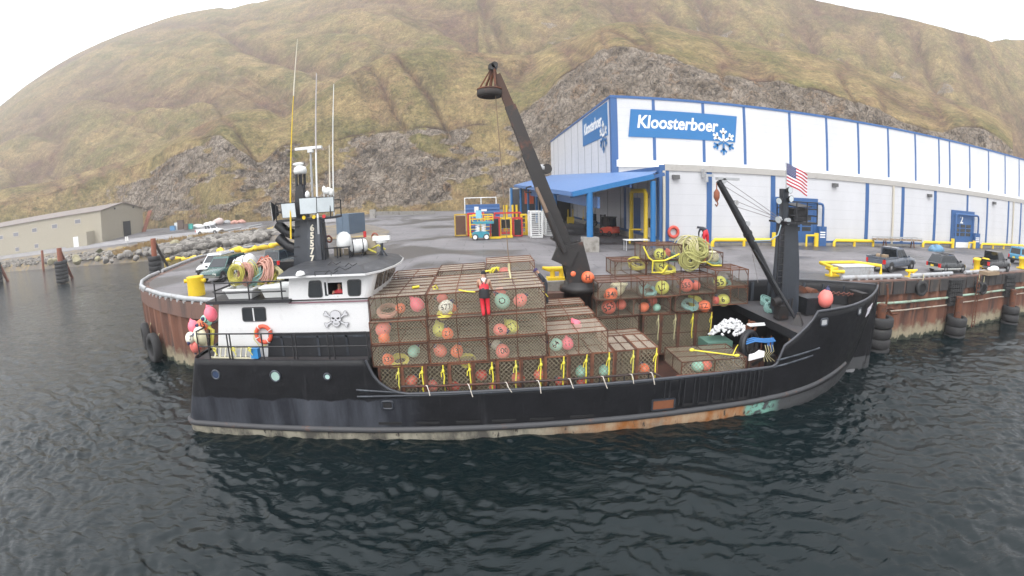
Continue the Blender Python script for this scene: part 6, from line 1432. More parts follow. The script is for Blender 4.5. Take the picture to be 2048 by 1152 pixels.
def pot_meshes(w, d, h, side_net, top_net, up):
    key = (round(w, 2), round(d, 2), round(h, 2), side_net.name, top_net.name, up)
    if key in POTS: return POTS[key]
    f = MB(); t = .042 if not up else .055
    X, Y = w/2, d/2
    C = [(-X, -Y), (X, -Y), (X, Y), (-X, Y)]
    for z in (t/2, h-t/2):
        for i in range(4): a, c = C[i], C[(i+1) % 4]; f.bar((a[0], a[1], z), (c[0], c[1], z), t)
    for x, y in C: f.bar((x, y, 0), (x, y, h), t)
    if not up:
        f.bar((0, -Y, 0), (0, -Y, h), t*.8); f.bar((0, Y, 0), (0, Y, h), t*.8); f.bar((0, -Y, h-t/2), (0, Y, h-t/2), t*.8); f.bar((0, -Y, t/2), (0, Y, t/2), t*.8)
        for y in (-Y*.36, Y*.36): f.bar((-X, y, h-t/2), (X, y, h-t/2), t*.8)
        for s in (-1, 1): f.bar((s*X, -Y, h*.6), (s*X*.78, -Y, h), t*.7); f.bar((s*X, 0, 0), (s*X, 0, h), t*.8)
    else:
        f.bar((-X, -Y, h*.52), (X, -Y, h*.52), t*.6); f.bar((0, -Y, h), (0, Y, h), t*.6)
        f.bar((-X*.9, -Y, 0), (-X*.9, -Y, h), t*1.3); f.bar((-X, 0, h-t/2), (X, 0, h-t/2), t*.7)
    fm = [f.mesh('frame', q) for q in M_potf]
    n = MB(); e = .012
    def q(a, b, c, d_, m): n.mi = m; n.add([a, b, c, d_], [(0, 1, 2, 3)])
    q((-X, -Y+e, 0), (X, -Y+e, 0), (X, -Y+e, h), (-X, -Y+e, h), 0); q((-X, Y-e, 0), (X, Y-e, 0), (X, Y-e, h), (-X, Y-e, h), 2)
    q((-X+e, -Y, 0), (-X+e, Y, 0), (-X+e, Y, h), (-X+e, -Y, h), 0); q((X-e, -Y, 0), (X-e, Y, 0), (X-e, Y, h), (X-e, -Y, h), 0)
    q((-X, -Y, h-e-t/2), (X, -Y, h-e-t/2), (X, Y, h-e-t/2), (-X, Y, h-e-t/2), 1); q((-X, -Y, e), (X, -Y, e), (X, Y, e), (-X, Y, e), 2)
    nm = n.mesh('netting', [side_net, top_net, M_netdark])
    u = MB()
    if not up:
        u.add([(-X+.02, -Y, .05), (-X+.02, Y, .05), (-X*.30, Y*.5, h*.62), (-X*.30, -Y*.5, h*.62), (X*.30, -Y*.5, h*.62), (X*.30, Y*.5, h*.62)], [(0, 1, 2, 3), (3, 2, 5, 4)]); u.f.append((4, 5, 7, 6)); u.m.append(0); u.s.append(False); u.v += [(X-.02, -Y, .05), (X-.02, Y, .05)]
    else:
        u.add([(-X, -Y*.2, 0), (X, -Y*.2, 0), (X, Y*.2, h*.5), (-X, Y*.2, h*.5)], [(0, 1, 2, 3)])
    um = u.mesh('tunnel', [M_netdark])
    POTS[key] = (fm, nm, um); return POTS[key]
def pot(x0, x1, y0, d, z, h, label, group, slope=.035, side=None, top=None, up=False, tie=None, yaw=0.0, pitch=0.0, bright=0, ropes=None):
    fm, nm, um = pot_meshes(x1-x0, d, h, side or M_net, top or M_nettop, up)
    t = bpy.data.objects.new('crab_pot', None); COL.objects.link(t); t.empty_display_size = .3
    t.location = ((x0+x1)/2, y0+d/2, z); t.rotation_euler = (pitch, -slope, yaw)
    MW[t.name] = Matrix.Translation(Vector(t.location)) @ Euler(t.rotation_euler).to_matrix().to_4x4()
    tag(t, label, 'crab pot', group)
    for nme, me in (('frame', fm[bright]), ('netting', nm), ('tunnel', um)):
        o_ = bpy.data.objects.new(nme, me); COL.objects.link(o_); o_.parent = t
    if tie is not None:
        mb = MB(); M4 = MW[t.name]; w = x1-x0; a = random.uniform(.30, .42)*w*tie[0]
        P = [M4 @ Vector((a+random.uniform(-.03, .03), -d/2-.05, h-.02-k*h*.62/5)) for k in range(6)]
        mb.tube(P, .030, 5); mb.ball(P[1]+Vector((0, -.01, 0)), .065, (1, .8, 1.4), 8, 5); mb.tube([P[1], P[1]+Vector((-.09, -.03, -.05)), P[2]+Vector((-.12, -.02, .0))], .02, 5)
        mb.build('tie_rope', tie[1], t)
    return t
ORD = ['first', 'second', 'third', 'fourth', 'fifth', 'sixth', 'seventh', 'eighth', 'ninth', 'tenth', 'eleventh', 'twelfth']
g1 = 'crab pots stacked behind the wheelhouse'; g2 = 'crab pots stood on edge along the low bulwark'; g3 = 'crab pots stacked on the port side'; g4 = 'crab pots stood on edge under the port stack'
M_tie = pm('tie_yellow', (.72, .62, .06), .7, .15)
for k in range(12):                                     # on edge along the bulwark
    x = -4.55+k*.985; zb = 1.25
    pot(x+.02, x+.955, 19.52, 2.25, zb, 1.96+.036*(x+4.6), 'crab pot on edge along the bulwark, %s counted from the wheelhouse' % ORD[k], g2, 0, M_netc, M_nettop, True, (1, M_tie if k % 5 else M_rope_y), bright=k % 2)
zsl = lambda x: .036*(x+4.7)
for i, (x0, cn_) in enumerate(((-4.72, 'nearest the wheelhouse'), (-2.31, 'in the middle column'), (.10, 'below the worker in red'))):
    for L, (z, ln) in enumerate(((3.22, 'lowest'), (4.19, 'middle'), (5.15, 'top'))):
        x1 = x0+2.34; xm = (x0+x1)/2
        lab = '%s lying crab pot of the front stack, %s' % (ln, cn_ if i < 2 else ('where the worker in red stands' if L == 2 else 'straight below the worker in red'))
        if i == 2: lab = '%s lying crab pot in the column right of the worker in red' % ln
        pot(x0, x1, (19.52, 19.55, 19.82)[L], 2.28, z+zsl(xm), .93, lab, g1, bright=(i+L) % 2)
    for r, (y0, rn) in enumerate(((22.15, 'second'), (24.5, 'third'))):
        xm = x0+1.17; dz = 0 if r == 0 else (.08, .22, .45)[i]
        pot(x0+.06*r, x0+2.34+.06*r, y0, 2.26, 5.15+zsl(xm)+dz, .93, 'top crab pot in the %s row from the water, %s' % (rn, ('beside the wheelhouse front', 'in the middle column', 'nearest the crane')[i]), g1, bright=(r+i) % 2)
        if r == 1: pot(x0+.05, x0+2.38, 24.45, 2.26, 4.2+zsl(xm), .93, 'crab pot under the third row top pot, %s' % ('beside the wheelhouse front', 'in the middle column', 'nearest the crane')[i], g1, bright=0)
pot(2.55, 5.02, 19.55, 2.2, 3.44, .98, 'single lying crab pot on the bulwark row, holding a mint and a red buoy', g1, bright=1)
pot(2.55, 4.95, 21.85, 1.5, 3.66, .95, 'crab pot behind the single lying pot, stepped a little higher', g1, bright=1)
pot(2.62, 4.80, 23.4, 1.3, 3.82, .95, 'crab pot against the foot of the crane pedestal', g1, bright=1)
pot(2.62, 4.95, 21.85, 1.5, 2.7, .93, 'crab pot under the stepped one, mostly hidden, before the crane', g1)
pot(5.35, 7.55, 21.95, 1.7, 2.35, .95, 'lying crab pot half hidden between the bulwark row and the port stack', g3, bright=1)
pot(5.45, 7.75, 23.9, 2.2, 2.95, .93, 'lowest crab pot at the crane end of the port stack', g3)
P3 = [(5.48, 7.76, 23.82, 3.93, .90, 'lower port stack crab pot nearest the crane, with a big coral buoy'), (7.42, 9.42, 23.86, 3.96, .86, 'lower port stack crab pot with a mint buoy and an orange buoy'), (9.62, 11.74, 23.7, 4.06, .90, 'lower port stack crab pot over the upright pots, with teal line inside'), (11.80, 13.95, 23.75, 4.28, .92, 'lower port stack crab pot at the forecastle end'),
      (5.50, 7.82, 23.6, 4.85, .90, 'upper port stack crab pot nearest the crane, with the 134K buoy'), (7.84, 9.80, 23.6, 4.90, .88, 'upper port stack crab pot with a big yellow buoy and a teal coil'), (9.84, 11.90, 23.6, 4.97, .90, 'upper port stack crab pot with a coral buoy lettered 555'), (11.94, 13.95, 23.8, 5.24, .92, 'upper port stack crab pot at the forecastle end with a yellow buoy')]
for k, (x0, x1, y, z, h, l) in enumerate(P3): pot(x0, x1, y, 2.1, z, h, l, g3, .012, M_netc2, M_nettopd, bright=k % 2)
for x0, x1, y, z, h, l in ((6.80, 8.55, 25.3, 5.72, .80, 'single crab pot at the back of the port stack, nearest the crane'), (8.50, 10.55, 25.3, 5.70, .82, 'crab pot at the back of the port stack, under the yellow roped one'), (8.46, 10.52, 25.25, 6.54, .80, 'highest crab pot of all, with a yellow buoy and a yellow rope'), (11.15, 13.10, 25.3, 6.05, .84, 'crab pot at the back of the port stack beside the heap of rope')):
    pot(x0, x1, y, 1.9, z, h, l, g3, .01, M_netc2, M_nettopd)
for k in range(4): pot(7.95+k*1.0, 8.9+k*1.0, 23.9, 2.2, 1.75, 2.18, 'upright crab pot under the port stack, %s from the crane' % ORD[k], g4, 0, M_netc, M_nettop, True, (1, M_rope_t if k < 2 else M_tie))
pot(8.45, 11.75, 19.62, 2.2, 2.12, .68, 'wide low crab pot lying on the bulwark with a yellow rope across it', 'crab pot on the launcher', -.01, M_netc, M_netc)
mb = MB(); mb.tube([Yp(1382, 700, 19.9), Yp(1392, 701, 19.6), Yp(1440, 707, 19.6), Yp(1478, 712, 19.6)], .035, 5); mb.ball(Yp(1384, 700, 19.7), .09, (1.5, 1, .8), 8, 5); mb.ball(Yp(1474, 711, 19.6), .09, (1.6, 1, .8), 8, 5); mb.tube([Yp(1466, 709, 19.6), Yp(1472, 696, 20.4), Yp(1476, 690, 20.8)], .03, 5); single(mb, 'yellow_rope', M_tie, 'bright yellow rope stretched across the wide pot on the bulwark', 'rope')

# ================================================================ buoys
BC = dict(orange=pm('buoy_orange', (.78, .17, .07), .42, .12, dirt=(.5, .2, .12), dirt_amt=.2), pink=pm('buoy_pink', (.80, .20, .17), .42, .12, dirt=(.7, .35, .28), dirt_amt=.25), red=pm('buoy_red', (.62, .09, .07), .45, .15, dirt=(.4, .1, .08), dirt_amt=.25), coral=pm('buoy_coral', (.72, .16, .11), .45, .12), yellow=pm('buoy_yellow', (.66, .66, .13), .45, .12, dirt=(.45, .42, .15), dirt_amt=.2),
          mint=pm('buoy_mint', (.30, .58, .46), .45, .12, dirt=(.3, .4, .33), dirt_amt=.25), white=pm('buoy_white', (.72, .70, .60), .45, .08, dirt=(.45, .42, .33), dirt_amt=.2), cream=pm('buoy_cream', (.66, .62, .42), .5, .1), hot=pm('buoy_hot_pink', (.85, .16, .22), .4, .1))
M_eye = pm('buoy_eye', (.03, .035, .10), .5, .2)
def buoy(px, py, Y, r, c, label, txt=None, ax=None, tilt=0.0, group='buoys in the crab pots', ts=.78, stretch=1.12, pos=None):
    p = pos if pos is not None else Yp(px, py, Y); ax = Vector(ax or (random.uniform(-1, 1), random.uniform(-.3, .8), random.uniform(-.2, .9))).normalized()
    t = thing('crab_buoy', label, 'buoy', (p.x, p.y, p.z-r), 0, group)
    mb = MB(); prof = []
    for i in range(13):
        a = math.pi*i/12; h = -math.cos(a)*r*stretch; w = math.sin(a)*r*(1-.10*(h/r)); prof.append((w, h))
    mb.lathe(prof, p, ax, 20); mb.build('ball', BC[c], t)
    mb = MB(); e = p+ax*r*stretch; mb.lathe([(r*.36, -.10*r), (r*.30, .06*r), (r*.20, .22*r), (0, .24*r)], e, ax, 12); mb.torus(e+ax*r*.26, frame_of(ax)[0], r*.14, r*.06, 12, 6); mb.build('eye_cap', M_eye if c in ('orange', 'pink', 'red', 'mint', 'coral', 'white') else BC[c], t)
    if txt:
        geo = text_geo(txt, r*ts*1.5, 0, r*.02, 0); view = (Vector((0, 0, CAM_H))-p).normalized()
        rt = view.cross(Vector((0, 0, 1))).normalized()*-1; up = view.cross(rt)*1.0
        if up.z < 0: up = -up
        ct, st = math.cos(tilt), math.sin(tilt); rt, up = rt*ct+up*st, up*ct-rt*st
        mb = MB(); vs = []
        for v in geo[0]:
            d = (view+rt*(v.x/r)+up*(v.y/r)).normalized(); h = d.dot(ax)
            # radius of the lathe in that direction
            k = 1/math.sqrt((1-h*h)/(1.0)+(h*h)/(stretch*stretch)); vs.append(p+d*(r*k*(1-.08*h)+.05*r))
        mb.add(vs, geo[1]); mb.build('lettering', M_ink, t, fix=False)
BU = [(800, 617, 20.3, .21, 'orange', 'orange buoy with scribbled marks in the top pot beside the wheelhouse', 'T3', .2), (834, 609, 20.35, .29, 'hot', 'big hot pink buoy in the top pot beside the wheelhouse', None, 0),
 (892, 614, 20.2, .29, 'white', 'white buoy lettered 577 in the top middle pot', '577', .15), (903, 617, 20.6, .22, 'orange', 'small orange buoy peeping out behind the white 577 buoy', None, 0), (884, 597, 20.9, .22, 'pink', 'pink buoy high behind the white 577 buoy', None, 0),
 (1004, 602, 20.25, .31, 'mint', 'mint buoy with a circled letter, right of the worker in red', 'O', -.1), (1041, 600, 20.3, .27, 'pink', 'pink buoy lettered 11 in the top pot right of the worker in red', '11', .3), (1000, 586, 21.0, .25, 'pink', 'pink buoy behind the circled mint buoy', None, 0),
 (767, 658, 20.1, .31, 'pink', 'big pink buoy in the middle pot nearest the wheelhouse', '/', .9), (768, 675, 19.95, .25, 'orange', 'orange buoy under the big pink one nearest the wheelhouse', None, 0),
 (879, 659, 20.2, .30, 'yellow', 'yellow green buoy lettered 1 behind the Z1 buoy', '1', .1), (895, 667, 19.9, .24, 'orange', 'orange buoy lettered Z1 in the middle pot', 'Z1', .08), (1001, 660, 19.95, .27, 'pink', 'pink buoy lettered B in the middle right pot', 'B', .4), (1022, 653, 20.25, .30, 'yellow', 'yellow buoy lettered 571 behind the pink B buoy', '571', .5),
 (776, 719, 19.9, .25, 'orange', 'orange buoy lettered 533 in the lowest pot nearest the wheelhouse', '533', .03), (828, 702, 20.1, .25, 'mint', 'mint buoy with a blue eye in the lowest pot nearest the wheelhouse', None, 0), (880, 701, 20.0, .27, 'coral', 'coral buoy with a slash in the lowest middle pot', '/', -.6), (914, 702, 19.95, .26, 'orange', 'orange buoy lettered 131 in the lowest middle pot', '131', .1),
 (1005, 702, 19.9, .29, 'pink', 'pink buoy lettered 100 in the lowest right pot', '100', .12), (993, 690, 20.4, .22, 'white', 'white buoy behind the pink 100 buoy', None, 0),
 (1111, 689, 19.95, .27, 'mint', 'mint buoy lettered 64 in the single lying pot', '64', .8), (1135, 687, 19.95, .25, 'hot', 'red pink buoy lettered 11 in the single lying pot', '11', .1), (1152, 650, 21.2, .24, 'hot', 'hot pink buoy seen through the net at the back of the single lying pot', None, 0),
 (823, 762, 20.0, .27, 'coral', 'coral buoy in the second upright pot along the bulwark', None, 0), (865, 772, 20.0, .25, 'pink', 'pink buoy in the third upright pot along the bulwark', None, 0), (907, 774, 20.0, .25, 'red', 'red buoy in the fourth upright pot along the bulwark', None, 0), (962, 750, 20.0, .24, 'red', 'red buoy in the fifth upright pot along the bulwark', None, 0), (988, 776, 20.0, .22, 'red', 'low red buoy in the sixth upright pot along the bulwark', None, 0), (1036, 758, 19.95, .28, 'coral', 'coral buoy in the seventh upright pot along the bulwark', None, 0), (1081, 749, 19.95, .27, 'coral', 'coral buoy in the eighth upright pot along the bulwark', None, 0),
 (1120, 764, 19.95, .22, 'red', 'red buoy in the ninth upright pot along the bulwark', None, 0), (1162, 743, 20.0, .25, 'mint', 'mint buoy in the tenth upright pot along the bulwark', None, 0), (1163, 767, 19.9, .2, 'red', 'red buoy under the mint one in the tenth upright pot', None, 0), (1208, 741, 20.0, .24, 'mint', 'mint buoy in the eleventh upright pot along the bulwark', None, 0), (1288, 738, 19.95, .24, 'orange', 'orange buoy in the last upright pot along the bulwark', None, 0),
 (1222, 589, 24.1, .34, 'orange', 'orange buoy lettered 134K in the port stack', '134K', .08), (1235, 577, 24.6, .38, 'cream', 'cream buoy behind the 134K buoy', None, 0), (1325, 575, 24.15, .36, 'yellow', 'big yellow buoy lettered L7 in the port stack', 'L7', .4), (1372, 571, 24.1, .34, 'coral', 'coral buoy lettered 555 in the upper port stack', '555', .15), (1391, 570, 24.3, .26, 'coral', 'smaller coral buoy right of the upper 555 buoy', None, 0), (1440, 565, 24.3, .36, 'yellow', 'yellow buoy lettered 55 at the forecastle end of the port stack', '55', .3),
 (1218, 614, 24.3, .37, 'coral', 'big coral buoy lettered 555 in the lower pot nearest the crane', '555', .5), (1243, 609, 24.4, .26, 'coral', 'small coral buoy beside the big lower 555 buoy', None, 0), (1288, 614, 24.2, .26, 'orange', 'orange buoy beside the small mint buoy in the port stack', None, 0), (1314, 615, 24.2, .20, 'mint', 'small dark mint buoy in the lower port stack', None, 0), (1304, 601, 24.7, .26, 'red', 'red buoy high behind the small mint buoy', None, 0),
 (1391, 605, 24.6, .38, 'yellow', 'pale yellow buoy behind the orange TZ buoy', None, 0), (1408, 612, 24.0, .32, 'orange', 'orange buoy lettered TZ in the lower port stack', 'TZ', .15), (1446, 600, 24.3, .34, 'yellow', 'yellow buoy in the lower pot at the forecastle end', '6', .5), (1431, 600, 24.2, .22, 'red', 'red buoy squeezed beside the yellow one at the forecastle end', None, 0),
 (1320, 509, 25.7, .34, 'yellow', 'yellow buoy lettered 55 in the highest pot', '55', 3.0), (1333, 505, 26.0, .24, 'coral', 'small coral buoy behind the yellow one in the highest pot', None, 0), (1322, 534, 25.7, .36, 'yellow', 'yellow buoy lettered 5 in the pot under the highest one', '5', .5), (1404, 519, 25.9, .26, 'coral', 'coral buoy in the pot beside the heap of rope', None, 0), (1425, 513, 25.8, .34, 'cream', 'pale yellow buoy lettered 1 in the pot beside the heap of rope', '1', .2),
 (1011, 549, 24.9, .36, 'pink', 'pink buoy lettered 8 in the back row pot by the hoist wire', '8', .1), (1176, 555, 25.0, .32, 'orange', 'orange buoy lettered H hung on the crane pedestal', 'H', 0), (1146, 546, 25.2, .22, 'orange', 'small orange buoy in the crook of the crane heel', None, 0), (1395, 733, 20.0, .27, 'mint', 'mint buoy in the wide low pot on the bulwark', None, 0), (1413, 731, 20.0, .25, 'coral', 'coral buoy in the wide low pot on the bulwark', None, 0)]
for k, (px, py, Y, r, c, l, tx, tl) in enumerate(BU): buoy(px, py, Y, r, c, l, tx, tilt=tl, group='buoys in the crab pots' if k not in (len(BU)-4, len(BU)-3) else 'buoys at the crane')
gA = 'buoys tied in a bunch at the stern'
for px, py, Y, r, c, l, tx, ax in ((421, 628, 21.0, .34, 'hot', 'oval hot pink buoy at the top of the bunch on the stern', None, (-.3, 0, 1)), (412, 641, 20.9, .30, 'mint', 'pale mint buoy in the bunch on the stern', '2', (0, -1, .5)), (404, 650, 20.7, .30, 'orange', 'orange buoy with dark marks in the middle of the bunch on the stern', '35', (-.3, -1, .2)), (387, 653, 20.8, .30, 'hot', 'round hot pink buoy on the outer side of the bunch on the stern', None, (-.6, .4, .8)),
        (398, 664, 20.4, .27, 'white', 'white buoy with dark stripes in the middle of the bunch on the stern', '///', (-.5, -.6, -.2)), (381, 676, 20.3, .27, 'white', 'white buoy with a dark mark, outermost on the stern', '7', (0, -1, -.8)), (402, 676, 20.1, .34, 'cream', 'big plain cream buoy in front of the bunch on the stern', None, (.3, .3, -1)), (392, 692, 20.5, .32, 'pink', 'pink buoy lowest of the bunch on the stern', None, (-.4, .2, -1))):
    buoy(px, py, Y, r, c, l, tx, ax, group=gA)
buoy(1651, 597, 22.2, .46, 'pink', 'big pink and orange buoy at the end of the windlass on the forecastle', None, (.2, 0, 1), group='buoy on the forecastle')

# ================================================================ rope
def coil(px, py, Y, R, r, ax, mat_, label, n=9, sq=1.0, pos=None, group='coils of line', depth=1.0):
    p = pos if pos is not None else Yp(px, py, Y); x, y, d = frame_of(ax); pts = []; n = int(n*2.2); K = 20
    off = [(random.gauss(0, .62)*r*1.5, random.gauss(0, .62)*r*1.7*depth, random.uniform(-.1, .1)) for _ in range(n+2)]
    for i in range(n*K+1):
        l, f = divmod(i, K); f = f/K; f = f*f*(3-2*f); o0, o1 = off[l], off[l+1]; e = [o0[q]+(o1[q]-o0[q])*f for q in range(3)]
        t = i/K*2*math.pi; rr = R*(1+e[2])+e[0]
        pts.append(p+x*(rr*math.cos(t))+y*(rr*sq*math.sin(t)*(1+.12*math.sin(t*2+l)))+d*e[1])
    mb = MB(); mb.tube(pts, max(.02, min(.034, r*.24)), 5); return single(mb, 'rope_coil', mat_, label, 'rope', group)
coil(473, 548, 20.3, 0.33, 0.09, (-.15, -1, .15), M_rope_o2, 'yellow coil of line standing at the stern rail of the boat deck', 12)
coil(492, 548, 20.7, 0.34, 0.10, (-.5, -1, .1), M_rope_p, 'pink coil of line behind the yellow standing coil', 12); coil(499, 545, 21.0, 0.34, 0.11, (-.6, -1, .1), M_rope_o, 'pale yellow coil leaning behind the pink coil on the boat deck', 12)
coil(527, 537, 21.8, 0.41, 0.11, (-.9, -.7, .5), M_rope_r, 'red coil of line on top of the heap on the boat deck', 12); coil(530, 546, 21.2, 0.41, 0.13, (-.8, -1, .4), M_rope_p, 'big salmon pink coil under the red one on the boat deck', 14)
coil(512, 552, 21.2, 0.36, 0.12, (-.4, -.6, 1), M_rope_g, 'teal coil of line lying behind the white tubs', 12); coil(532, 555, 21.3, 0.40, 0.14, (-.2, -.6, 1), M_rope_o2, 'pale yellow coil lying behind the boat shaped tub', 12); coil(552, 553, 21.4, 0.28, 0.10, (-.3, -1, .3), M_rope_t, 'tan coil of line against the wheelhouse corner', 12); coil(482, 557, 21.0, 0.30, 0.11, (0, -.5, 1), M_rope_t, 'tan coil of line lying behind the first white tub', 10)
canister((Yp(490, 537, 22.6).x, 22.6, Yp(490, 537, 22.6).z-.2), (1, -.3, .25), 1.25, .42, 'big white roped canister on the boat deck among the coils')
for k, (px, py, Y, R, m_, l) in enumerate(((775, 620, 20.2, .38, M_rope_p, 'pink and white coil in the top pot beside the wheelhouse'), (1297, 580, 24.2, .34, M_rope_g, 'teal coil in the upper port stack beside the big yellow buoy'), (1380, 610, 24.1, .4, M_rope_g, 'teal coil in the lower port stack'), (1425, 524, 25.8, .4, M_rope_g, 'pale teal coil in the pot beside the heap of rope'), (1345, 513, 25.8, .36, M_rope_g, 'teal coil in the highest pot'), (1275, 528, 25.9, .45, M_rope_y, 'yellow line in the single pot at the back of the port stack'), (1333, 537, 25.5, .42, M_rope_y, 'yellow line in the pot under the highest one'), (890, 628, 20.0, .2, M_rope_y, 'small pale coil under the white 577 buoy'), (935, 722, 20.0, .3, M_rope_y, 'pale yellow line in the lowest middle pot'), (800, 722, 20.0, .3, M_rope_y, 'pale yellow line in the lowest pot nearest the wheelhouse'), (1445, 566, 24.6, .42, M_rope_g, 'teal line behind the yellow 55 buoy'))):
    coil(px, py, Y, R, .07, (0, -.45, 1), m_, l, 7, group='coils of line in the crab pots')
coil(1397, 500, 25.2, .31, .20, (-.1, -.8, .6), M_rope_o, 'big olive yellow heap of rope on the back of the port stack', 16, group='heaps of rope on the port stack'); coil(1374, 498, 25.6, .36, .17, (-.8, -.6, .3), M_rope_t, 'grey hank of rope beside the big yellow heap', 14, group='heaps of rope on the port stack'); coil(1381, 521, 25.0, .34, .13, (-.5, -1, .1), M_rope_o, 'yellow hank of rope hanging in front of the port stack', 14, .9, group='heaps of rope on the port stack')
mb = MB(); q = [Yp(1287, 493, 25.2), Yp(1297, 515, 25.1), Yp(1306, 522, 25.1), Yp(1330, 521, 25.1), Yp(1359, 508, 25.1)]; mb.tube(q, .05, 6); mb.tube([Yp(1306, 522, 25.1), Yp(1304, 545, 25.1), Yp(1325, 545, 25.1), Yp(1335, 530, 25.1)], .05, 6); single(mb, 'yellow_rope', M_tie, 'yellow rope round the highest crab pot', 'rope')
mb = MB(); mb.tube([Yp(1388, 529, 25.1), Yp(1410, 523, 25.1), Yp(1425, 531, 25.1), Yp(1443, 531, 25.1)], .05, 6); single(mb, 'yellow_rope', M_tie, 'yellow rope round the pot beside the heap of rope', 'rope')
mb = MB()
for a, c in (((980, 546), (990, 537)), ((990, 537), (997, 541)), ((985, 545), (998, 536)), ((960, 553), (985, 541))): mb.tube([Yp(*a, 24.4), (Yp(*a, 24.3)+Yp(*c, 24.3))/2+Vector((0, 0, .12)), Yp(*c, 24.4)], .05, 6)
single(mb, 'yellow_line', M_tie, 'bright yellow line heaped on the back row pots behind the worker in red', 'rope')
mb = MB(); mb.ball(Yp(1022, 562, 22.6), .35, (1.7, .6, .4), 12, 6); single(mb, 'yellow_bag', M_tie, 'crumpled yellow bag on top of the pots under the hoist wire', 'bag')
for P_, r_, l in (([Zp(866, 574, 6.25), Zp(872, 570, 6.25), Zp(876, 578, 6.25), Zp(866, 578, 6.25)], .03, 'small yellow loop of line on the pot tops left of the worker in red'), ([Zp(918, 580, 6.28), Zp(935, 583, 6.28), Zp(950, 584, 6.28)], .03, 'straight yellow line on the pot tops touching the worker in red'), ([Zp(825, 575, 6.2), Zp(838, 573, 6.2)], .06, 'short yellow knot of line on the pot tops beside the wheelhouse')):
    mb = MB(); mb.tube(P_, r_, 5); single(mb, 'loose_line', M_tie, l, 'rope')

# ================================================================ gear at the stern and on the boat deck
def tub(px0, px1, py0, py1, Y, d, boaty, label):
    a, c = Yp(px0, py1, Y), Yp(px1, py0, Y); z0, z1 = 6.15, c.z; x0, x1 = a.x, c.x; t = thing('fish_tub', label, 'tub', ((x0+x1)/2, Y+d/2, z0), 0, 'white tubs on the boat deck')
    def ring(z, g, gb): 
        p = [(x0+g, Y+g), (x1-g*(1 if not boaty else .2), Y+g), (x1-g+(gb if boaty else 0), Y+d*.5), (x1-g, Y+d-g), (x0+g, Y+d-g)]; return [Vector((x, y, z)) for x, y in p]
    gb = .45
    mb = MB(); mb.loft([ring(z0, .16, 0), ring(z1-.08, .03, gb), ring(z1-.08, -.03, gb+.05), ring(z1, -.03, gb+.05), ring(z1, .05, gb-.06), ring(z1-.25, .09, gb-.1)], smooth=False); mb.build('tub', M_plastic, t)
    if boaty: mb = MB(); mb.loft([ring(z1-.12, .06, gb-.05), ring(z1-.02, .07, gb-.08)], smooth=False); mb.build('cover', pm('tub_cover', (.66, .68, .68), .5, .15), t)
tub(449, 504, 577, 603, 19.98, 1.2, False, 'plain white fish tub at the stern end of the boat deck'); tub(521, 577, 572, 601, 20.05, 1.2, True, 'white boat shaped tub with a grey cover beside the wheelhouse')
p = Yp(528, 668, 19.95); t = thing('lifebuoy', 'orange lifebuoy with white bands hung on the white deckhouse side', 'lifebuoy', (p.x, 19.93, p.z-.48)); mb = MB(); mb.torus((p.x, 19.9, p.z), (0, 1, 0), .36, .095, 28, 8, .8); mb.build('ring', pm('lifebuoy_orange', (.66, .10, .05), .5, .1), t)
for a in (.5, 2.1, 3.6, 5.3):
    mb = MB(); c = Vector((p.x+.36*math.cos(a), 19.9, p.z+.36*math.sin(a))); mb.torus(c, (-math.sin(a), 0, math.cos(a)), .10, .018, 12, 5); mb.build('band', M_white, t)
mb = MB(); mb.tube([Vector((p.x-.4, 19.86, p.z+.2)), Vector((p.x-.5, 19.86, p.z-.2)), Vector((p.x-.25, 19.86, p.z-.55)), Vector((p.x+.1, 19.86, p.z-.48))], .018, 5); mb.build('grab_line', M_rope_y, t)
a_, c_ = Yp(421, 712, 19.45), Yp(512, 713, 19.45)
t = thing('aluminium_ladder', 'cream ladder lashed along the stern rail with a blue foot', 'ladder', ((a_.x+c_.x)/2, 19.45, 3.6)); mb = MB(); y0 = 19.45
mb.bar((a_.x, y0, 3.68), (c_.x-.1, y0, 3.66), .09, .05); mb.bar((a_.x-.05, y0+.28, 4.08), (c_.x-.1, y0+.28, 4.06), .05, .09); mb.build('stile', pm('ladder_cream', (.55, .52, .38), .5, .1), t)
for k in range(8): x = a_.x+.25+k*.27; MB().bar((x, y0, 3.68), (x-.02, y0+.28, 4.08), .06).build('rung', pm('ladder_cream', (.55, .52, .38)), t)
MB().box((c_.x-.05, y0+.1, 3.86), (.36, .3, .42)).build('foot', pm('ladder_blue', (.03, .22, .50), .5, .1), t)
mb = MB()
for px in (429, 467, 499):
    q = Yp(px, 699, 19.3); mb.torus(q, (.2, 1, .1), .08, .03, 10, 5); mb.tube([q, q+Vector((.05, -.03, -.12)), q+Vector((.12, -.03, -.25))], .022, 5)
mb.build_each('lashing', M_rope_y, t)
mb = MB(); mb.tube([Yp(405, 660, 20.9), Yp(418, 650, 20.9), Yp(424, 665, 20.9), Yp(420, 690, 20.9)], .09, 6); mb.tube([Yp(415, 655, 20.8), Yp(427, 660, 20.8), Yp(424, 690, 20.8)], .07, 6); single(mb, 'hung_line', M_rope_y, 'dark yellow line hanging in the bunch of buoys on the stern', 'rope')
mb = MB(); mb.cyl(Yp(419, 655, 20.85), Yp(419, 712, 20.7), .05, n=6); single(mb, 'stern_post', M_black, 'black steel post that holds the bunch of buoys on the stern', 'post')

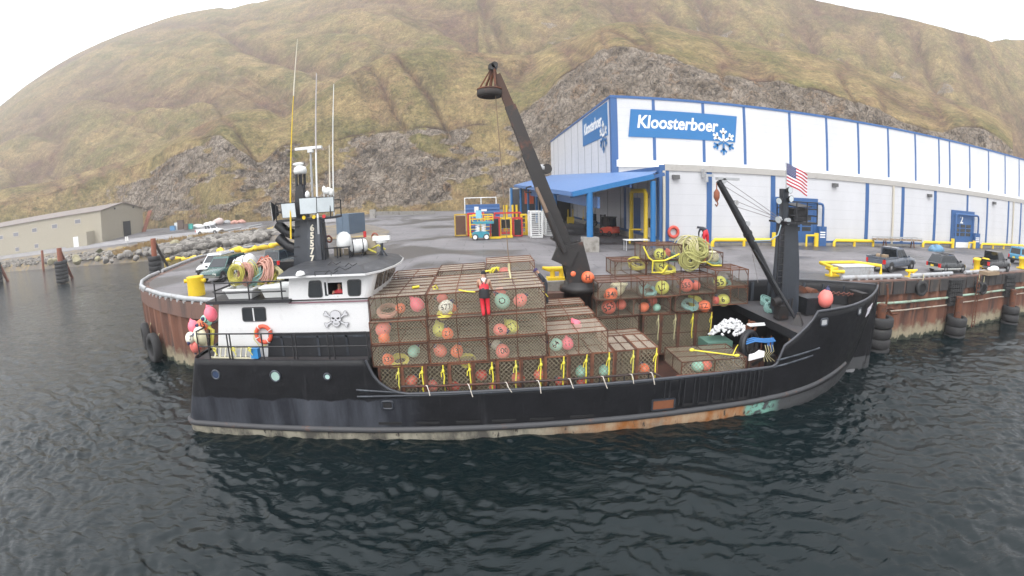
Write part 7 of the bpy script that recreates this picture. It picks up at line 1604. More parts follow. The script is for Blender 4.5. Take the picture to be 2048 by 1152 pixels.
# ================================================================ gear under the forecastle
t = thing('bait_bin', 'open green bin heaped with white bait jars under the forecastle', 'bin', Yp(1438, 690, 22.4))
bp_ = Yp(1438, 690, 22.4); zb = 1.2
MB().box2((bp_.x-.75, 22.2, zb), (bp_.x+.7, 23.4, 2.75)).build('bin', pm('bin_green', (.10, .20, .16), .6, .2), t)
mb = MB()
for k in range(190):
    a = random.random()*6.28; rr = random.random()**.6; h = (1-rr**1.6); q = Yp(1461, 652, 22.6)+Vector((rr*1.15*math.cos(a), rr*.7*math.sin(a), -.32+h*.62+random.uniform(-.08, .08)))
    ax = Vector((random.uniform(-1, 1), random.uniform(-1, 1), random.uniform(-1, 1))); ax.normalize(); mb.cyl(q-ax*.08, q+ax*.08, .06, n=6)
o_ = mb.build('bait_jars', pm('jar_white', (.62, .62, .63), .5, .08), t); o_['kind'] = 'stuff'
t = thing('sorting_table', 'black sorting table with a white mesh basket, under the forecastle', 'table', Yp(1465, 700, 21.5))
q = Yp(1470, 690, 21.3)
MB().box2((q.x-.9, 21.3, 2.25), (q.x+1.1, 22.2, 2.33)).build('table_top', M_black, t)
mb = MB(); 
for k in range(9): mb.bar((q.x-.55+k*.13, 21.25, 1.5), (q.x-.55+k*.13, 21.25, 2.2), .025)
for k in range(6): mb.bar((q.x-.6, 21.25, 1.5+k*.14), (q.x+.55, 21.25, 1.5+k*.14), .025)
mb.build('mesh_panel', M_plastic, t); MB().box2((q.x-.6, 21.3, 1.5), (q.x+.55, 21.9, 1.9)).build('basket', M_plastic, t)
for x in (q.x-.8, q.x+1.0): MB().bar((x, 21.4, 1.2), (x, 21.4, 2.3), .06).build('leg', M_wood, t)
cx_ = Yp(1500, 690, 20.6)
t = thing('pot_hauler', 'black rope hauler with blue hoses beside the bulwark step', 'hauler', (cx_.x, 20.6, 1.2))
mb = MB(); mb.torus(cx_, (.5, -1, .15), .62, .13, 26, 8); mb.torus(cx_+Vector((0, .2, 0)), (.5, -1, .15), .60, .12, 26, 8); mb.build('coiler', M_black, t)
mb = MB(); mb.torus(cx_+Vector((.05, -.05, -.1)), (.5, -1, .15), .36, .07, 20, 6)
for a in (0.4, 1.5, 2.6): mb.bar(cx_-Vector((.55*math.cos(a), 0, .55*math.sin(a))), cx_+Vector((.55*math.cos(a), 0, .55*math.sin(a))), .06)
mb.cyl(cx_+Vector((0, -.1, 0)), cx_+Vector((0, .3, 0)), .16, n=12); mb.build('sheave', M_rustblack, t)
mb = MB(); h0 = Yp(1492, 688, 20.3)
for k in range(3): mb.tube([h0+Vector((0, .1*k, .06*k)), h0+Vector((.5, .1*k, .10+.05*k)), h0+Vector((1.1, .1*k, .05*k)), h0+Vector((1.7, .1*k, .02+.04*k))], .04, 6)
mb.build('blue_hose', pm('hose_blue', (.04, .17, .42), .5, .15), t)
mb = MB(); mb.bar((cx_.x+1.0, 20.5, 1.2), (cx_.x+1.0, 20.5, 2.9), .14); mb.bar((cx_.x+.2, 20.55, 2.0), (cx_.x+1.0, 20.5, 2.4), .12); mb.box((cx_.x+1.15, 20.3, 2.2), (.3, .25, .6)); mb.build('davit', M_rustblack, t)
mb = MB(); 
for k in range(4): q = Yp(1530+5*k, 690, 20.0); mb.tube([q, q+Vector((.1, -.05, -.3)), q+Vector((-.05*k, 0, -.55)), q+Vector((.06*k, -.1, -.8))], .02, 5)
mb.build('white_line', M_rope_t, t)
mb = MB(); q = Yp(1525, 712, 19.75); mb.prism([q+Vector(v) for v in ((-.75, 0, -.18), (.1, 0, -.05), (.1, 0, .22), (-.2, 0, .30), (-.45, 0, .16), (-.75, 0, .12))], (0, .06, 0)); single(mb, 'splash_board', M_white, 'white cut splash board leaning on the bulwark beside the hauler', 'board')
mb = MB(); q = Yp(1559, 676, 20.6); mb.lathe([(.17, 0), (.17, .5), (.14, .52)], (q.x, 21.4, 2.3), (0, 0, 1), 14); single(mb, 'blue_drum', pm('drum_blue', (.02, .13, .42), .5, .1), 'blue drum in the shade under the forecastle edge', 'drum')
mb = MB(); q = Yp(1585, 672, 20.3); mb.lathe([(.16, 0), (.18, .1), (.18, .5), (.1, .62)], (q.x, 20.3, q.z-.3), (0, 0, 1), 12); single(mb, 'tan_jug', pm('jug_tan', (.45, .30, .18), .6, .1), 'tan jug behind the curved step of the bulwark', 'jug')
mb = MB(); q = Yp(1534, 668, 21.2)
for k in range(2): mb.bar((q.x-.28+.56*k, 21.2, 1.3), (q.x-.28+.56*k, 21.2, 3.2), .05)
single(mb, 'steel_stand', M_rust, 'pair of thin rusty uprights under the forecastle edge', 'stand')
mb = MB()
for k, (a, c) in enumerate((((1495, 668), (1498, 640)), ((1485, 668), (1510, 650)), ((1503, 672), (1496, 655)))): mb.tube([Yp(*a, 22.3), (Yp(*a, 22.3)+Yp(*c, 22.3))/2+Vector((.1, 0, .1)), Yp(*c, 22.3)], .06, 6)
mb.torus(Yp(1502, 655, 22.3), (0, 1, .2), .3, .08, 16, 6); single(mb, 'rusty_gear', M_rust, 'tangle of rusty gear in the shade behind the hauler', 'gear')
mb = MB(); q = Zp(1516, 652, 3.85); mb.box((q.x, q.y+.2, 3.87), (.9, .35, .06)); mb.bar((q.x-.4, q.y+.05, 3.95), (q.x+.4, q.y+.05, 3.95), .06); single(mb, 'white_tray', M_plastic, 'small white tray on the edge of the forecastle deck', 'tray')
coil(1535, 600, 21.9, .35, .1, (.2, -.6, 1), M_rope_g, 'green mooring line heaped at the foot of the bow mast', 10, pos=Zp(1535, 604, 3.95)); coil(1548, 618, 21.4, .38, .1, (-.2, -.5, 1), M_rope_g, 'teal mooring line lying before the bow mast', 9, pos=Zp(1546, 618, 3.95))

# ================================================================ the flag
fw, fh = 1.62, 1.12
t = thing('national_flag', 'stars and stripes flag flying from the bow mast', 'flag', (ft.x, 22.75, ft.z-1.15))
def fpt(u, v, d=0.0):                                      # u along the fly, v down the hoist
    a = Vector((ft.x+.03, 22.72, ft.z-.02)); droop = .36*u**1.1*fw; w_ = .10*math.sin(u*7.5+v*.8)*u**.5
    fold = .16*max(0, u-.55)*max(0, .5-v)*4
    return a+Vector((u*fw*.90-.02*v, w_-d, -v*fh-droop+fold*.5))
cols = [pm('flag_red', (.42, .02, .045), .8, .1), pm('flag_white', (.75, .73, .74), .8, .05), pm('flag_blue', (.02, .03, .13), .8, .1)]
mb = MB(); NU = 24
for s in range(13):
    for i in range(NU):
        u0, u1 = i/NU, (i+1)/NU; v0, v1 = s/13, (s+1)/13; mb.mi = 2 if (s < 7 and u1 <= .42) else s % 2
        mb.add([fpt(u0, v0), fpt(u1, v0), fpt(u1, v1), fpt(u0, v1)], [(0, 1, 2, 3)], True)
f_ = mb.build('cloth', cols, t, fix=False)
mb = MB()
for r in range(9):
    for c in range(6 if r % 2 == 0 else 5):
        u = .035+c*.068+(0 if r % 2 == 0 else .034); v = .03+r*.054; P_ = []
        for k in range(10): an = math.pi/2+k*math.pi/5; rr = .023 if k % 2 == 0 else .010; P_.append(fpt(u+rr*math.cos(an)*.72, v-rr*math.sin(an), .012))
        mb.add(P_, [tuple(range(10))])
mb.build('stars', cols[1], t, fix=False)
# ================================================================ people
def skin_body(name, J, bones, root, mats, parent, assign):
    """one continuous body grown round a skeleton: J name -> (position, radius)"""
    keys = list(J); idx = {k: i for i, k in enumerate(keys)}
    me = bpy.data.meshes.new('sk'); me.from_pydata([J[k][0] for k in keys], [(idx[a], idx[c]) for a, c in bones], []); me.update()
    ob = bpy.data.objects.new('sk', me); COL.objects.link(ob)
    sk = ob.modifiers.new('s', 'SKIN'); sk.use_smooth_shade = True; sk.branch_smoothing = .3; ob.modifiers.new('d', 'SUBSURF').levels = 2
    ob.modifiers['d'].render_levels = 2
    for i, k in enumerate(keys):
        r = J[k][1]; me.skin_vertices[0].data[i].radius = r if isinstance(r, tuple) else (r, r); me.skin_vertices[0].data[i].use_root = (k == root)
    ev = ob.evaluated_get(bpy.context.evaluated_depsgraph_get()); m2 = bpy.data.meshes.new_from_object(ev); bpy.data.objects.remove(ob)
    m2.name = name
    for q in mats: m2.materials.append(q)
    segs = [(Vector(J[a][0]), Vector(J[c][0]), assign.get((a, c), assign.get(c, 0))) for a, c in bones]
    for p in m2.polygons:
        best = None
        for a, c, k in segs:
            d = c-a; t = max(0, min(1, (p.center-a).dot(d)/max(d.length_squared, 1e-9))); L = (p.center-a-d*t).length
            if best is None or L < best[0]: best = (L, k)
        p.material_index = best[1]; p.use_smooth = True
    o_ = bpy.data.objects.new(name, m2); COL.objects.link(o_); o_.parent = parent; MW[o_.name] = MW[parent.name]; return o_
def hand(J, B, A, side, wrist, fwd, pal, k, curl=.5, s=1.0):
    """palm, four unequal fingers and a thumb; fwd: finger direction, pal: side direction of the thumb"""
    fwd, pal = Vector(fwd).normalized(), Vector(pal).normalized(); n = fwd.cross(pal); w = Vector(wrist)
    pm_ = side+'palm'; J[pm_] = (w+fwd*.055*s, (.040*s, .022*s)); B.append((side+'wrist', pm_)); A[pm_] = k
    for i, (o_, L) in enumerate(((.030, .075), (.011, .085), (-.010, .078), (-.029, .060))):
        a, c, d = side+'f%da' % i, side+'f%db' % i, side+'f%dc' % i; b = w+fwd*.098*s+pal*o_*s
        J[a] = (b, .0105*s); J[c] = (b+fwd*L*.5*s-n*L*.25*curl*s, .0098*s); J[d] = (b+fwd*L*(.95-.35*curl)*s-n*L*.75*curl*s, .0085*s)
        B += [(pm_, a), (a, c), (c, d)]; A[a] = A[c] = A[d] = k
    a, c = side+'ta', side+'tb'; J[a] = (w+fwd*.05*s+pal*.055*s, .012*s); J[c] = (w+fwd*.10*s+pal*.07*s-n*.02*s, .010*s); B += [(pm_, a), (a, c)]; A[a] = A[c] = k
def person(label, loc, rz, J, mats, assign, hands, group=None, extra=None, s=1.0):
    t = thing('person', label, 'person', loc, rz, group)
    B = [('pelvis', 'waist'), ('waist', 'chest'), ('chest', 'neck'), ('neck', 'skull'), ('skull', 'crown')]
    for q in 'LR': B += [('pelvis', q+'hip'), (q+'hip', q+'knee'), (q+'knee', q+'ankle'), (q+'ankle', q+'toe'), ('chest', q+'shoulder'), (q+'shoulder', q+'elbow'), (q+'elbow', q+'wrist')]
    J = {k: (Vector(v[0])*s, v[1]) for k, v in J.items()}; A = dict(assign)
    for q, (f, p, k, c) in hands.items(): hand(J, B, A, q, J[q+'wrist'][0], f, p, k, c)
    M4 = MW[t.name]; fwd = (J['nose'][0]-J['skull'][0]).normalized()
    J2 = {k: v for k, v in J.items() if k != 'nose'}
    b = skin_body('body', J2, B, 'pelvis', mats, t, A)
    # face: nose, brow, eyes, mouth, ears set into the head
    H = J['skull'][0]; up = (J['crown'][0]-J['neck'][0]).normalized(); rt = fwd.cross(up)
    mb = MB(); mb.M = M4; mb.ball(H+fwd*.098+up*.005, .017, (1, 1, 1.3), 8, 6); mb.build('nose', mats[0], t); mb = MB(); mb.M = M4
    for q in (-1, 1): mb.ball(H+rt*q*.088+up*.005-fwd*.01, .022, (.5, .8, 1.3), 8, 6)
    mb.build_each('ear', mats[0], t)
    mb = MB(); mb.M = M4
    for q in (-1, 1): mb.ball(H+fwd*.088+rt*q*.034+up*.03, .010, (1, 1, .7), 8, 6)
    mb.build_each('eye', M_ink, t); mb = MB(); mb.M = M4; mb.ball(H+fwd*.090-up*.042, .018, (1.2, 1.2, .3), 8, 5); mb.build('mouth', pm('lips', (.25, .09, .07), .6), t)
    return t, J, M4, H, fwd, up, rt
def torso(lean=(0, 0), h=1.0, w=1.0):
    lx, ly = lean
    return {'pelvis': ((0, 0, .98), (.165, .13)), 'waist': ((lx*.25, ly*.25, 1.14), (.165, .125)), 'chest': ((lx*.7, ly*.7, 1.38), (.19, .135)), 'neck': ((lx, ly, 1.56), (.062, .062))}
M_sred = pm('oilskin_red', (.60, .025, .04), .4, .15); M_soil = pm('oilskin_black', (.018, .018, .02), .45, .25); M_vest = pm('vest_grey', (.62, .61, .63), .8, .05); M_boot = pm('boot_brown', (.05, .04, .032), .7, .3); M_glove = pm('glove_blue', (.06, .11, .42), .6, .1); M_cap = pm('cap_black', (.012, .012, .014), .8, .2); M_navy = pm('navy_cloth', (.028, .032, .042), .85, .2); M_gl2 = pm('glove_grey', (.5, .5, .5), .7, .1); M_purple = pm('cap_purple', (.05, .035, .10), .8, .2)
# the worker in red oilskins, back to the camera, one hand down on the pots
J = torso((-.02, .13))
J.update({'skull': ((-.01, .17, 1.70), (.078, .09)), 'crown': ((-.01, .165, 1.80), .07), 'nose': ((.06, .32, 1.62), .02),
 'Rhip': ((.105, .0, .93), .115), 'Rknee': ((.13, .05, .52), .095), 'Rankle': ((.15, .0, .12), .075), 'Rtoe': ((.21, .12, .05), .05), 'Lhip': ((-.105, 0, .93), .115), 'Lknee': ((-.08, .03, .50), .095), 'Lankle': ((-.05, -.06, .10), .075), 'Ltoe': ((-.05, .08, .04), .05),
 'Rshoulder': ((.205, .13, 1.46), .078), 'Relbow': ((.27, .20, 1.19), .050), 'Rwrist': ((.36, .34, .98), .038), 'Lshoulder': ((-.215, .13, 1.46), .078), 'Lelbow': ((-.24, .26, 1.20), .050), 'Lwrist': ((-.12, .44, 1.12), .038)})
mats = [M_skin, M_vest, M_sred, M_soil, M_boot, M_glove]
asg = {'waist': 2, 'chest': 2, 'neck': 1, 'skull': 0, 'crown': 0, 'Rhip': 3, 'Lhip': 3, 'Rknee': 2, 'Lknee': 2, 'Rankle': 2, 'Lankle': 2, 'Rtoe': 4, 'Ltoe': 4, 'Rshoulder': 0, 'Lshoulder': 0, 'Relbow': 0, 'Lelbow': 0, 'Rwrist': 0, 'Lwrist': 0, ('pelvis', 'waist'): 3, ('waist', 'chest'): 2, ('chest', 'neck'): 1}
fp = Yp(970, 634, 19.60)
t, J_, M4, H, fw_, up_, rt_ = person('worker in red oilskins and black cap standing on the pots with his back turned', (fp.x, 19.60, fp.z), 0, J, mats, asg, {'R': ((.45, .6, -.65), (-.6, .6, .2), 5, .3), 'L': ((.5, .7, -.3), (.5, -.3, .6), 5, .5)})
mb = MB(); mb.M = M4; mb.lathe([(.098, -.02), (.102, .02), (.09, .08), (.05, .12), (0, .13)], H+up_*.03, up_, 16); mb.build('cap', M_cap, t)
mb = MB(); mb.M = M4; mb.loft([[Vector((x, y, z)) for x, y in ((-.185, -.01), (-.1, -.055), (.1, -.055), (.185, -.01), (.20, .15), (.1, .24), (-.1, .24), (-.20, .15))] for z in (1.13, 1.24)]+[[Vector((x*.8, y*.98+.012, 1.36)) for x, y in ((-.185, -.0), (-.1, -.05), (.1, -.05), (.185, -.0), (.20, .17), (.1, .28), (-.1, .28), (-.20, .17))]]); mb.build('bib', M_sred, t)
mb = MB(); mb.M = M4
for q in (-1, 1): mb.tube([(q*.05, -.045, 1.34), (q*.085, -.03, 1.44), (q*.13, .06, 1.545), (q*.12, .2, 1.50), (q*.1, .27, 1.38)], .020, 6)
mb.build('braces', M_soil, t)
mb = MB(); mb.M = M4; mb.loft([[Vector((math.cos(a)*w_, .02+math.sin(a)*d_, z)) for a in np.linspace(0, 6.283, 15)[:-1]] for z, w_, d_ in ((.78, .215, .155), (.95, .215, .165), (1.13, .195, .15))]); mb.build('overskirt', M_soil, t)
# the second hand in dark clothes, bending to the left over the pots
J = torso((-.30, .02))
J.update({'waist': ((-.04, 0, 1.13), (.16, .13)), 'chest': ((-.19, .01, 1.33), (.18, .14)), 'neck': ((-.31, .02, 1.50), .06), 'skull': ((-.41, .02, 1.60), (.09, .08)), 'crown': ((-.43, .02, 1.69), .068), 'nose': ((-.54, 0, 1.55), .02),
 'Rhip': ((.02, .1, .93), .11), 'Rknee': ((-.02, .12, .5), .09), 'Rankle': ((.06, .12, .1), .07), 'Rtoe': ((-.08, .13, .04), .05), 'Lhip': ((.02, -.1, .93), .11), 'Lknee': ((.0, -.12, .5), .09), 'Lankle': ((.1, -.12, .1), .07), 'Ltoe': ((-.04, -.13, .04), .05),
 'Rshoulder': ((-.24, .2, 1.37), .072), 'Relbow': ((-.22, .24, 1.10), .05), 'Rwrist': ((-.33, .14, .9), .038), 'Lshoulder': ((-.22, -.2, 1.37), .072), 'Lelbow': ((-.15, -.25, 1.08), .05), 'Lwrist': ((-.20, -.24, .82), .038)})
asg2 = {'skull': 0, 'crown': 0, 'Rtoe': 2, 'Ltoe': 2, 'Relbow': 1, 'Lelbow': 1, 'Rwrist': 0, 'Lwrist': 0}
for k in ('waist', 'chest', 'neck', 'Rhip', 'Lhip', 'Rknee', 'Lknee', 'Rankle', 'Lankle', 'Rshoulder', 'Lshoulder'): asg2[k] = 1
fp = Yp(1086, 612, 22.3)
t, J_, M4, H, fw_, up_, rt_ = person('deckhand in dark clothes and purple cap bending over the pots, yellow line in hand', (2.88, 23.5, 4.80), 0, J, [M_skin, M_navy, M_boot, M_gl2], asg2, {'R': ((-.3, -.3, -.9), (-.5, .3, 0), 3, .8), 'L': ((-.2, 0, -1), (-.9, 0, .2), 3, .8)})
mb = MB(); mb.M = M4; mb.lathe([(.100, -.02), (.102, .03), (.085, .09), (0, .12)], H+up_*.035, up_, 14); mb.prism([H+up_*.04+fw_*.09+rt_*.07, H+up_*.04+fw_*.09-rt_*.07, H+up_*.015+fw_*.18-rt_*.04, H+up_*.015+fw_*.18+rt_*.04], up_*.012); mb.build('cap', M_purple, t)
mb = MB(); w_ = M4 @ (J_['Lwrist'][0]+Vector((-.02, 0, -.1))); mb.tube([w_+Vector((-.35, 0, .75)), w_+Vector((-.3, 0, .4)), w_+Vector((-.12, 0, .15)), w_, w_+Vector((.16, -.02, -.12)), w_+Vector((.32, -.02, -.34))], .022, 6); single(mb, 'hand_line', M_tie, 'yellow line in the hands of the bending deckhand', 'rope')
# a third, bent double over the rope at the back
J = torso((-.25, .25)); 
J.update({'waist': ((0, .05, 1.1), (.16, .13)), 'chest': ((-.12, .2, 1.25), (.19, .15)), 'neck': ((-.26, .34, 1.28), .06), 'skull': ((-.34, .40, 1.27), (.088, .08)), 'crown': ((-.40, .43, 1.27), .07), 'nose': ((-.42, .50, 1.18), .02),
 'Rhip': ((.1, .0, .93), .115), 'Rknee': ((.14, .05, .5), .09), 'Rankle': ((.16, .0, .1), .07), 'Rtoe': ((.16, .13, .04), .05), 'Lhip': ((-.1, 0, .93), .115), 'Lknee': ((-.1, .06, .5), .09), 'Lankle': ((-.08, .0, .1), .07), 'Ltoe': ((-.1, .14, .04), .05),
 'Rshoulder': ((.06, .27, 1.27), .075), 'Relbow': ((.05, .35, 1.0), .05), 'Rwrist': ((-.05, .42, .8), .04), 'Lshoulder': ((-.28, .15, 1.25), .075), 'Lelbow': ((-.36, .22, .98), .05), 'Lwrist': ((-.30, .32, .76), .04)})
asg3 = {'skull': 1, 'crown': 1, 'Rhip': 2, 'Lhip': 2, 'Rknee': 2, 'Lknee': 2, 'Rankle': 2, 'Lankle': 2, 'Rtoe': 3, 'Ltoe': 3, 'waist': 1, 'chest': 1, 'neck': 1, 'Rshoulder': 1, 'Lshoulder': 1, 'Relbow': 1, 'Lelbow': 1, 'Rwrist': 1, 'Lwrist': 1, ('pelvis', 'waist'): 2}
fp = Yp(1412, 498, 26.3)
t, *_r = person('deckhand in a black hooded jacket and red trousers bent over the heap of rope', (fp.x+.02, 26.4, 6.9), 0, J, [M_skin, M_navy, M_sred, M_boot, M_gl2], asg3, {'R': ((-.2, .2, -1), (-.8, .2, 0), 4, .6), 'L': ((0, .2, -1), (.8, .2, 0), 4, .6)})

# the skipper at the open wheelhouse window
fp = Yp(679, 580, 20.35); J = torso((.02, -.05)); J.update({'skull': ((.02, -.07, 1.70), (.078, .09)), 'crown': ((.02, -.06, 1.79), .07), 'nose': ((.0, -.23, 1.68), .02), 'Rhip': ((.1, 0, .93), .11), 'Rknee': ((.1, 0, .5), .09), 'Rankle': ((.1, 0, .1), .07), 'Rtoe': ((.1, -.13, .04), .05), 'Lhip': ((-.1, 0, .93), .11), 'Lknee': ((-.1, 0, .5), .09), 'Lankle': ((-.1, 0, .1), .07), 'Ltoe': ((-.1, -.13, .04), .05),
 'Rshoulder': ((.2, -.04, 1.45), .075), 'Relbow': ((.25, -.14, 1.2), .05), 'Rwrist': ((.12, -.3, 1.25), .04), 'Lshoulder': ((-.2, -.04, 1.45), .075), 'Lelbow': ((-.27, -.15, 1.22), .05), 'Lwrist': ((-.2, -.32, 1.42), .04)})
asg4 = dict(asg3); asg4.update(skull=0, crown=0); asg4.update({k: 2 for k in ('waist', 'chest', 'neck', 'Rshoulder', 'Lshoulder', 'Relbow', 'Lelbow', 'Rwrist', 'Lwrist')})
person('person in a red jacket inside the open wheelhouse window', (fp.x, 20.35, 4.86), 0, J, [M_skin, M_navy, M_sred, M_boot], asg4, {'R': ((-.6, -.5, .3), (0, 0, 1), 0, .5), 'L': ((.3, -.3, .8), (1, 0, 0), 0, .5)})
# ================================================================ vehicles
def car_paint(name, col, two=None):
    return pm(name, col, .25, .08, coat=.6, dirt=(.20, .18, .15), dirt_amt=.10, dirt_scale=1.5)
M_tail = pm('tail_red', (.5, .02, .02), .2, .1); M_plate = pm('plate_yellow', (.75, .55, .05), .5, .05); M_trimblk = pm('trim_black', (.02, .02, .022), .6, .2); M_hub = pm('wheel_alloy', (.42, .42, .43), .35, .15, metal=.5); M_lens = pm('head_lens', (.62, .62, .58), .15, .05); M_amber = pm('amber', (.7, .3, .03), .3, .1)
def vehicle(label, kind, col, p, heading, s=1.0, lower=None, group=None, extras=(), name='parked_car', cat='car', detail=True):
    """local x forward, y left; pickup, suv, wagon or van from lofted sections"""
    t = thing(name, label, cat, p, heading, group); t_M = MW[t.name] @ Matrix.Scale(s, 4)
    def B(): mb = MB(); mb.M = t_M; return mb
    paint = car_paint('car_paint_%d_%d_%d' % tuple(int(c*1000) for c in col), col)
    low = car_paint('car_lower_%d' % int(lower[0]*1000), lower) if lower else paint
    D = dict(pickup=(5.8, 1.98, .42, 1.10, 1.90, (1.2, .45), (-.55, -.75)), suv=(4.9, 1.9, .40, 1.02, 1.80, (1.15, .25), (-2.35, -2.15)), wagon=(4.6, 1.72, .30, .88, 1.50, (1.0, .15), (-2.2, -1.75)), van=(6.2, 2.1, .40, 1.15, 2.6, (2.75, 1.9), (-3.0, -2.95)))[kind]
    L, Wd, zb, zt, zr, (ws0, ws1), (rw0, rw1) = D; hw = Wd/2; xf, xr = L/2, -L/2
    wx = (L*.335, -L*.30); wr = .39 if kind in ('pickup', 'suv', 'van') else .33
    hood = zt+(.03 if kind == 'pickup' else 0.0)
    # body sections along the length
    def sect(x, zlo, zhi, w, tuck=.06): return [Vector((x, -w+tuck, zlo)), Vector((x, -w, zlo+(zhi-zlo)*.25)), Vector((x, -w, zlo+(zhi-zlo)*.62)), Vector((x, -w+.05, zhi-.04)), Vector((x, -w+.12, zhi)), Vector((x, w-.12, zhi)), Vector((x, w-.05, zhi-.04)), Vector((x, w, zlo+(zhi-zlo)*.62)), Vector((x, w, zlo+(zhi-zlo)*.25)), Vector((x, w-.1+.04, zlo))]
    prof = [(xr, zb+.12, zt-.06, hw-.10), (xr+.08, zb, zt, hw-.04), (xr+.5, zb-.03, zt+.02, hw), (-.5, zb-.05, zt+.02, hw), (ws0-.05, zb-.05, hood, hw), (ws0+.5, zb-.04, hood-.01, hw-.01), (xf-.45, zb, hood-.10, hw-.05), (xf-.1, zb+.04, hood-.20, hw-.12), (xf, zb+.14, hood-.32, hw-.2)]
    b = B(); b.loft([sect(*q) for q in prof]); body = b.build('body', paint, t)
    if lower:
        b = B(); b.loft([sect(x, zlo-.01, zlo+(zhi-zlo)*.42, w+.012, .05) for x, zlo, zhi, w in prof]); b.build('lower_body', low, t)
    if kind == 'pickup':
        b = B(); b.box(((xr+rw0)/2+.05, 0, zt+.03), (abs(rw0-xr)-.22, Wd-.22, .02)); b.build('bed_floor', M_trimblk, t)
        b = B()
        for y in (-hw+.07, hw-.07): b.box(((xr+rw0)/2, y, zt+.06), (abs(rw0-xr), .12, .14))
        b.box((xr+.06, 0, zt+.06), (.1, Wd-.26, .14)); b.build('bed_side', paint, t)
    # greenhouse
    gx = [(ws0, ws1), (rw0, rw1)]; tw = hw-.20
    def ghr(z, f): return [Vector((ws0+(ws1-ws0)*f, -hw+.07+(.13*f), z)), Vector((ws0+(ws1-ws0)*f, hw-.07-(.13*f), z)), Vector((rw0+(rw1-rw0)*f, hw-.07-(.13*f), z)), Vector((rw0+(rw1-rw0)*f, -hw+.07+(.13*f), z))]
    b = B(); b.loft([ghr(zt-.02, 0), ghr(zr-.08, .93), [q+Vector((0, 0, 0)) for q in ghr(zr, 1.0)]], smooth=False)
    b.build('cab', paint, t)
    def pane(nm, a, c, d, e, n): 
        P = [Vector(q) for q in (a, c, d, e)]; n = Vector(n).normalized(); b = B(); b.prism([q+n*.004 for q in P], n*.012); b.build(nm, M_glass, t)
    g0, g1 = ghr(zt, .02), ghr(zr-.10, .90)
    def quad_in(a, c, d, e, m0, m1, lo=.08, hi=.92):
        f = lambda u, v: (a.lerp(c, u)).lerp(e.lerp(d, u), v); return f(m0, lo), f(m1, lo), f(m1, hi), f(m0, hi)
    pane('windscreen', *quad_in(g0[0], g0[1], g1[1], g1[0], .06, .94), (1, 0, .8)); pane('rear_window', *quad_in(g0[3], g0[2], g1[2], g1[3], .08, .92), (-1, 0, .4))
    nw = dict(pickup=2, suv=3, wagon=3, van=1)[kind]; spans = dict(pickup=((.04, .50), (.55, .95)), suv=((.03, .33), (.37, .64), (.68, .96)), wagon=((.03, .34), (.38, .66), (.70, .95)), van=((.02, .18),))[kind]
    for m0, m1 in spans:
        pane('side_window', *quad_in(g0[0], g0[3], g1[3], g1[0], m0, m1), (0, -1, .25)); pane('side_window', *quad_in(g0[1], g0[2], g1[2], g1[1], m0, m1), (0, 1, .25))
    for x in wx:
        for sgn in (-1, 1):
            b = B(); b.lathe([(wr*1.16, -.02), (wr*1.16, .012)], (x, sgn*(hw-.01), wr+.02), (0, sgn, 0), 20); b.build('wheel_arch', M_trimblk, t)
            c = (x, sgn*(hw-.10), wr); b = B(); tyre(b, c, (0, 1, 0), wr, .24, 20); wl_ = b.build('wheel', M_rubber, t)
            b = B(); b.lathe([(wr*.60, .0), (wr*.58, .10), (wr*.30, .13), (0, .135)], (x, sgn*(hw-.115), wr), (0, sgn, 0), 14); b.build('rim', M_hub, wl_)
            if detail:
                b = B()
                for k in range(5): a = k*1.257; b.bar((x+wr*.2*math.cos(a+.6), sgn*(hw+.012), wr+wr*.2*math.sin(a+.6)), (x+wr*.5*math.cos(a+.6), sgn*(hw+.0), wr+wr*.5*math.sin(a+.6)), .07, .02)
                b.build('spoke_gap', M_trimblk, wl_)
    chrome = M_chrome if kind == 'pickup' else (low if lower else M_trimblk)
    b = B(); b.box((xr-.04, 0, zb+.12), (.2, Wd-.12, .2)); b.build('rear_bumper', chrome, t)
    b = B(); b.box((xf+.0, 0, zb+.14), (.2, Wd-.36, .2)); b.build('front_bumper', chrome, t)
    for sgn in (-1, 1):
        b = B(); b.box((xr+.03, sgn*(hw-.14), zt-.22), (.1, .20, .34)); b.box((xr+.09, sgn*(hw-.045), zt-.22), (.16, .05, .32)); b.build('tail_lamp', M_tail, t)
        b = B(); b.box((xf-.09, sgn*(hw-.32), hood-.36), (.16, .30, .20)); b.build('headlamp', M_lens, t)
        b = B(); b.box((ws0-.12, sgn*(hw+.08), zt+.12), (.1, .2, .16)); b.build('mirror', M_trimblk if kind != 'pickup' else paint, t)
        if detail:
            b = B()
            for x in ((ws0-.25, (ws0+rw0)/2) if kind == 'pickup' else (ws0-.2, 0, -1.1)): b.box((x, sgn*(hw+.001), zb+(zt-zb)*.52), (.012, .012, (zt-zb)*.80))
            b.build_each('door_gap', M_trimblk, t)
    b = B(); b.box((xf-.015, 0, hood-.42), (.05, Wd*.46, .2)); b.build('grille', M_trimblk, t)
    b = B(); b.box((xr-.15, -.0 if kind != 'pickup' else .0, zb+.30 if kind != 'pickup' else zb+.14), (.02, .34, .17)); b.build('number_plate', M_plate, t)
    for e in extras: e(B, t, dict(L=L, hw=hw, zt=zt, zr=zr, xr=xr, xf=xf, rw0=rw0, ws1=ws1, rw1=rw1))
    return t
def place(rp, fp, at=.5): 
    a, c = G(*rp), G(*fp); return a.lerp(c, at), math.atan2(c.y-a.y, c.x-a.x)
gc = 'cars parked on the quay'
def rack(B, t, d): b = B(); [b.bar((-1.4, y, d['zr']+.06), (.1, y, d['zr']+.06), .05) for y in (-.55, .55)]; [b.bar((x, -.55, d['zr']+.08), (x, .55, d['zr']+.08), .05) for x in (-1.1, -.2)]; b.build('roof_rack', M_trimblk, t)
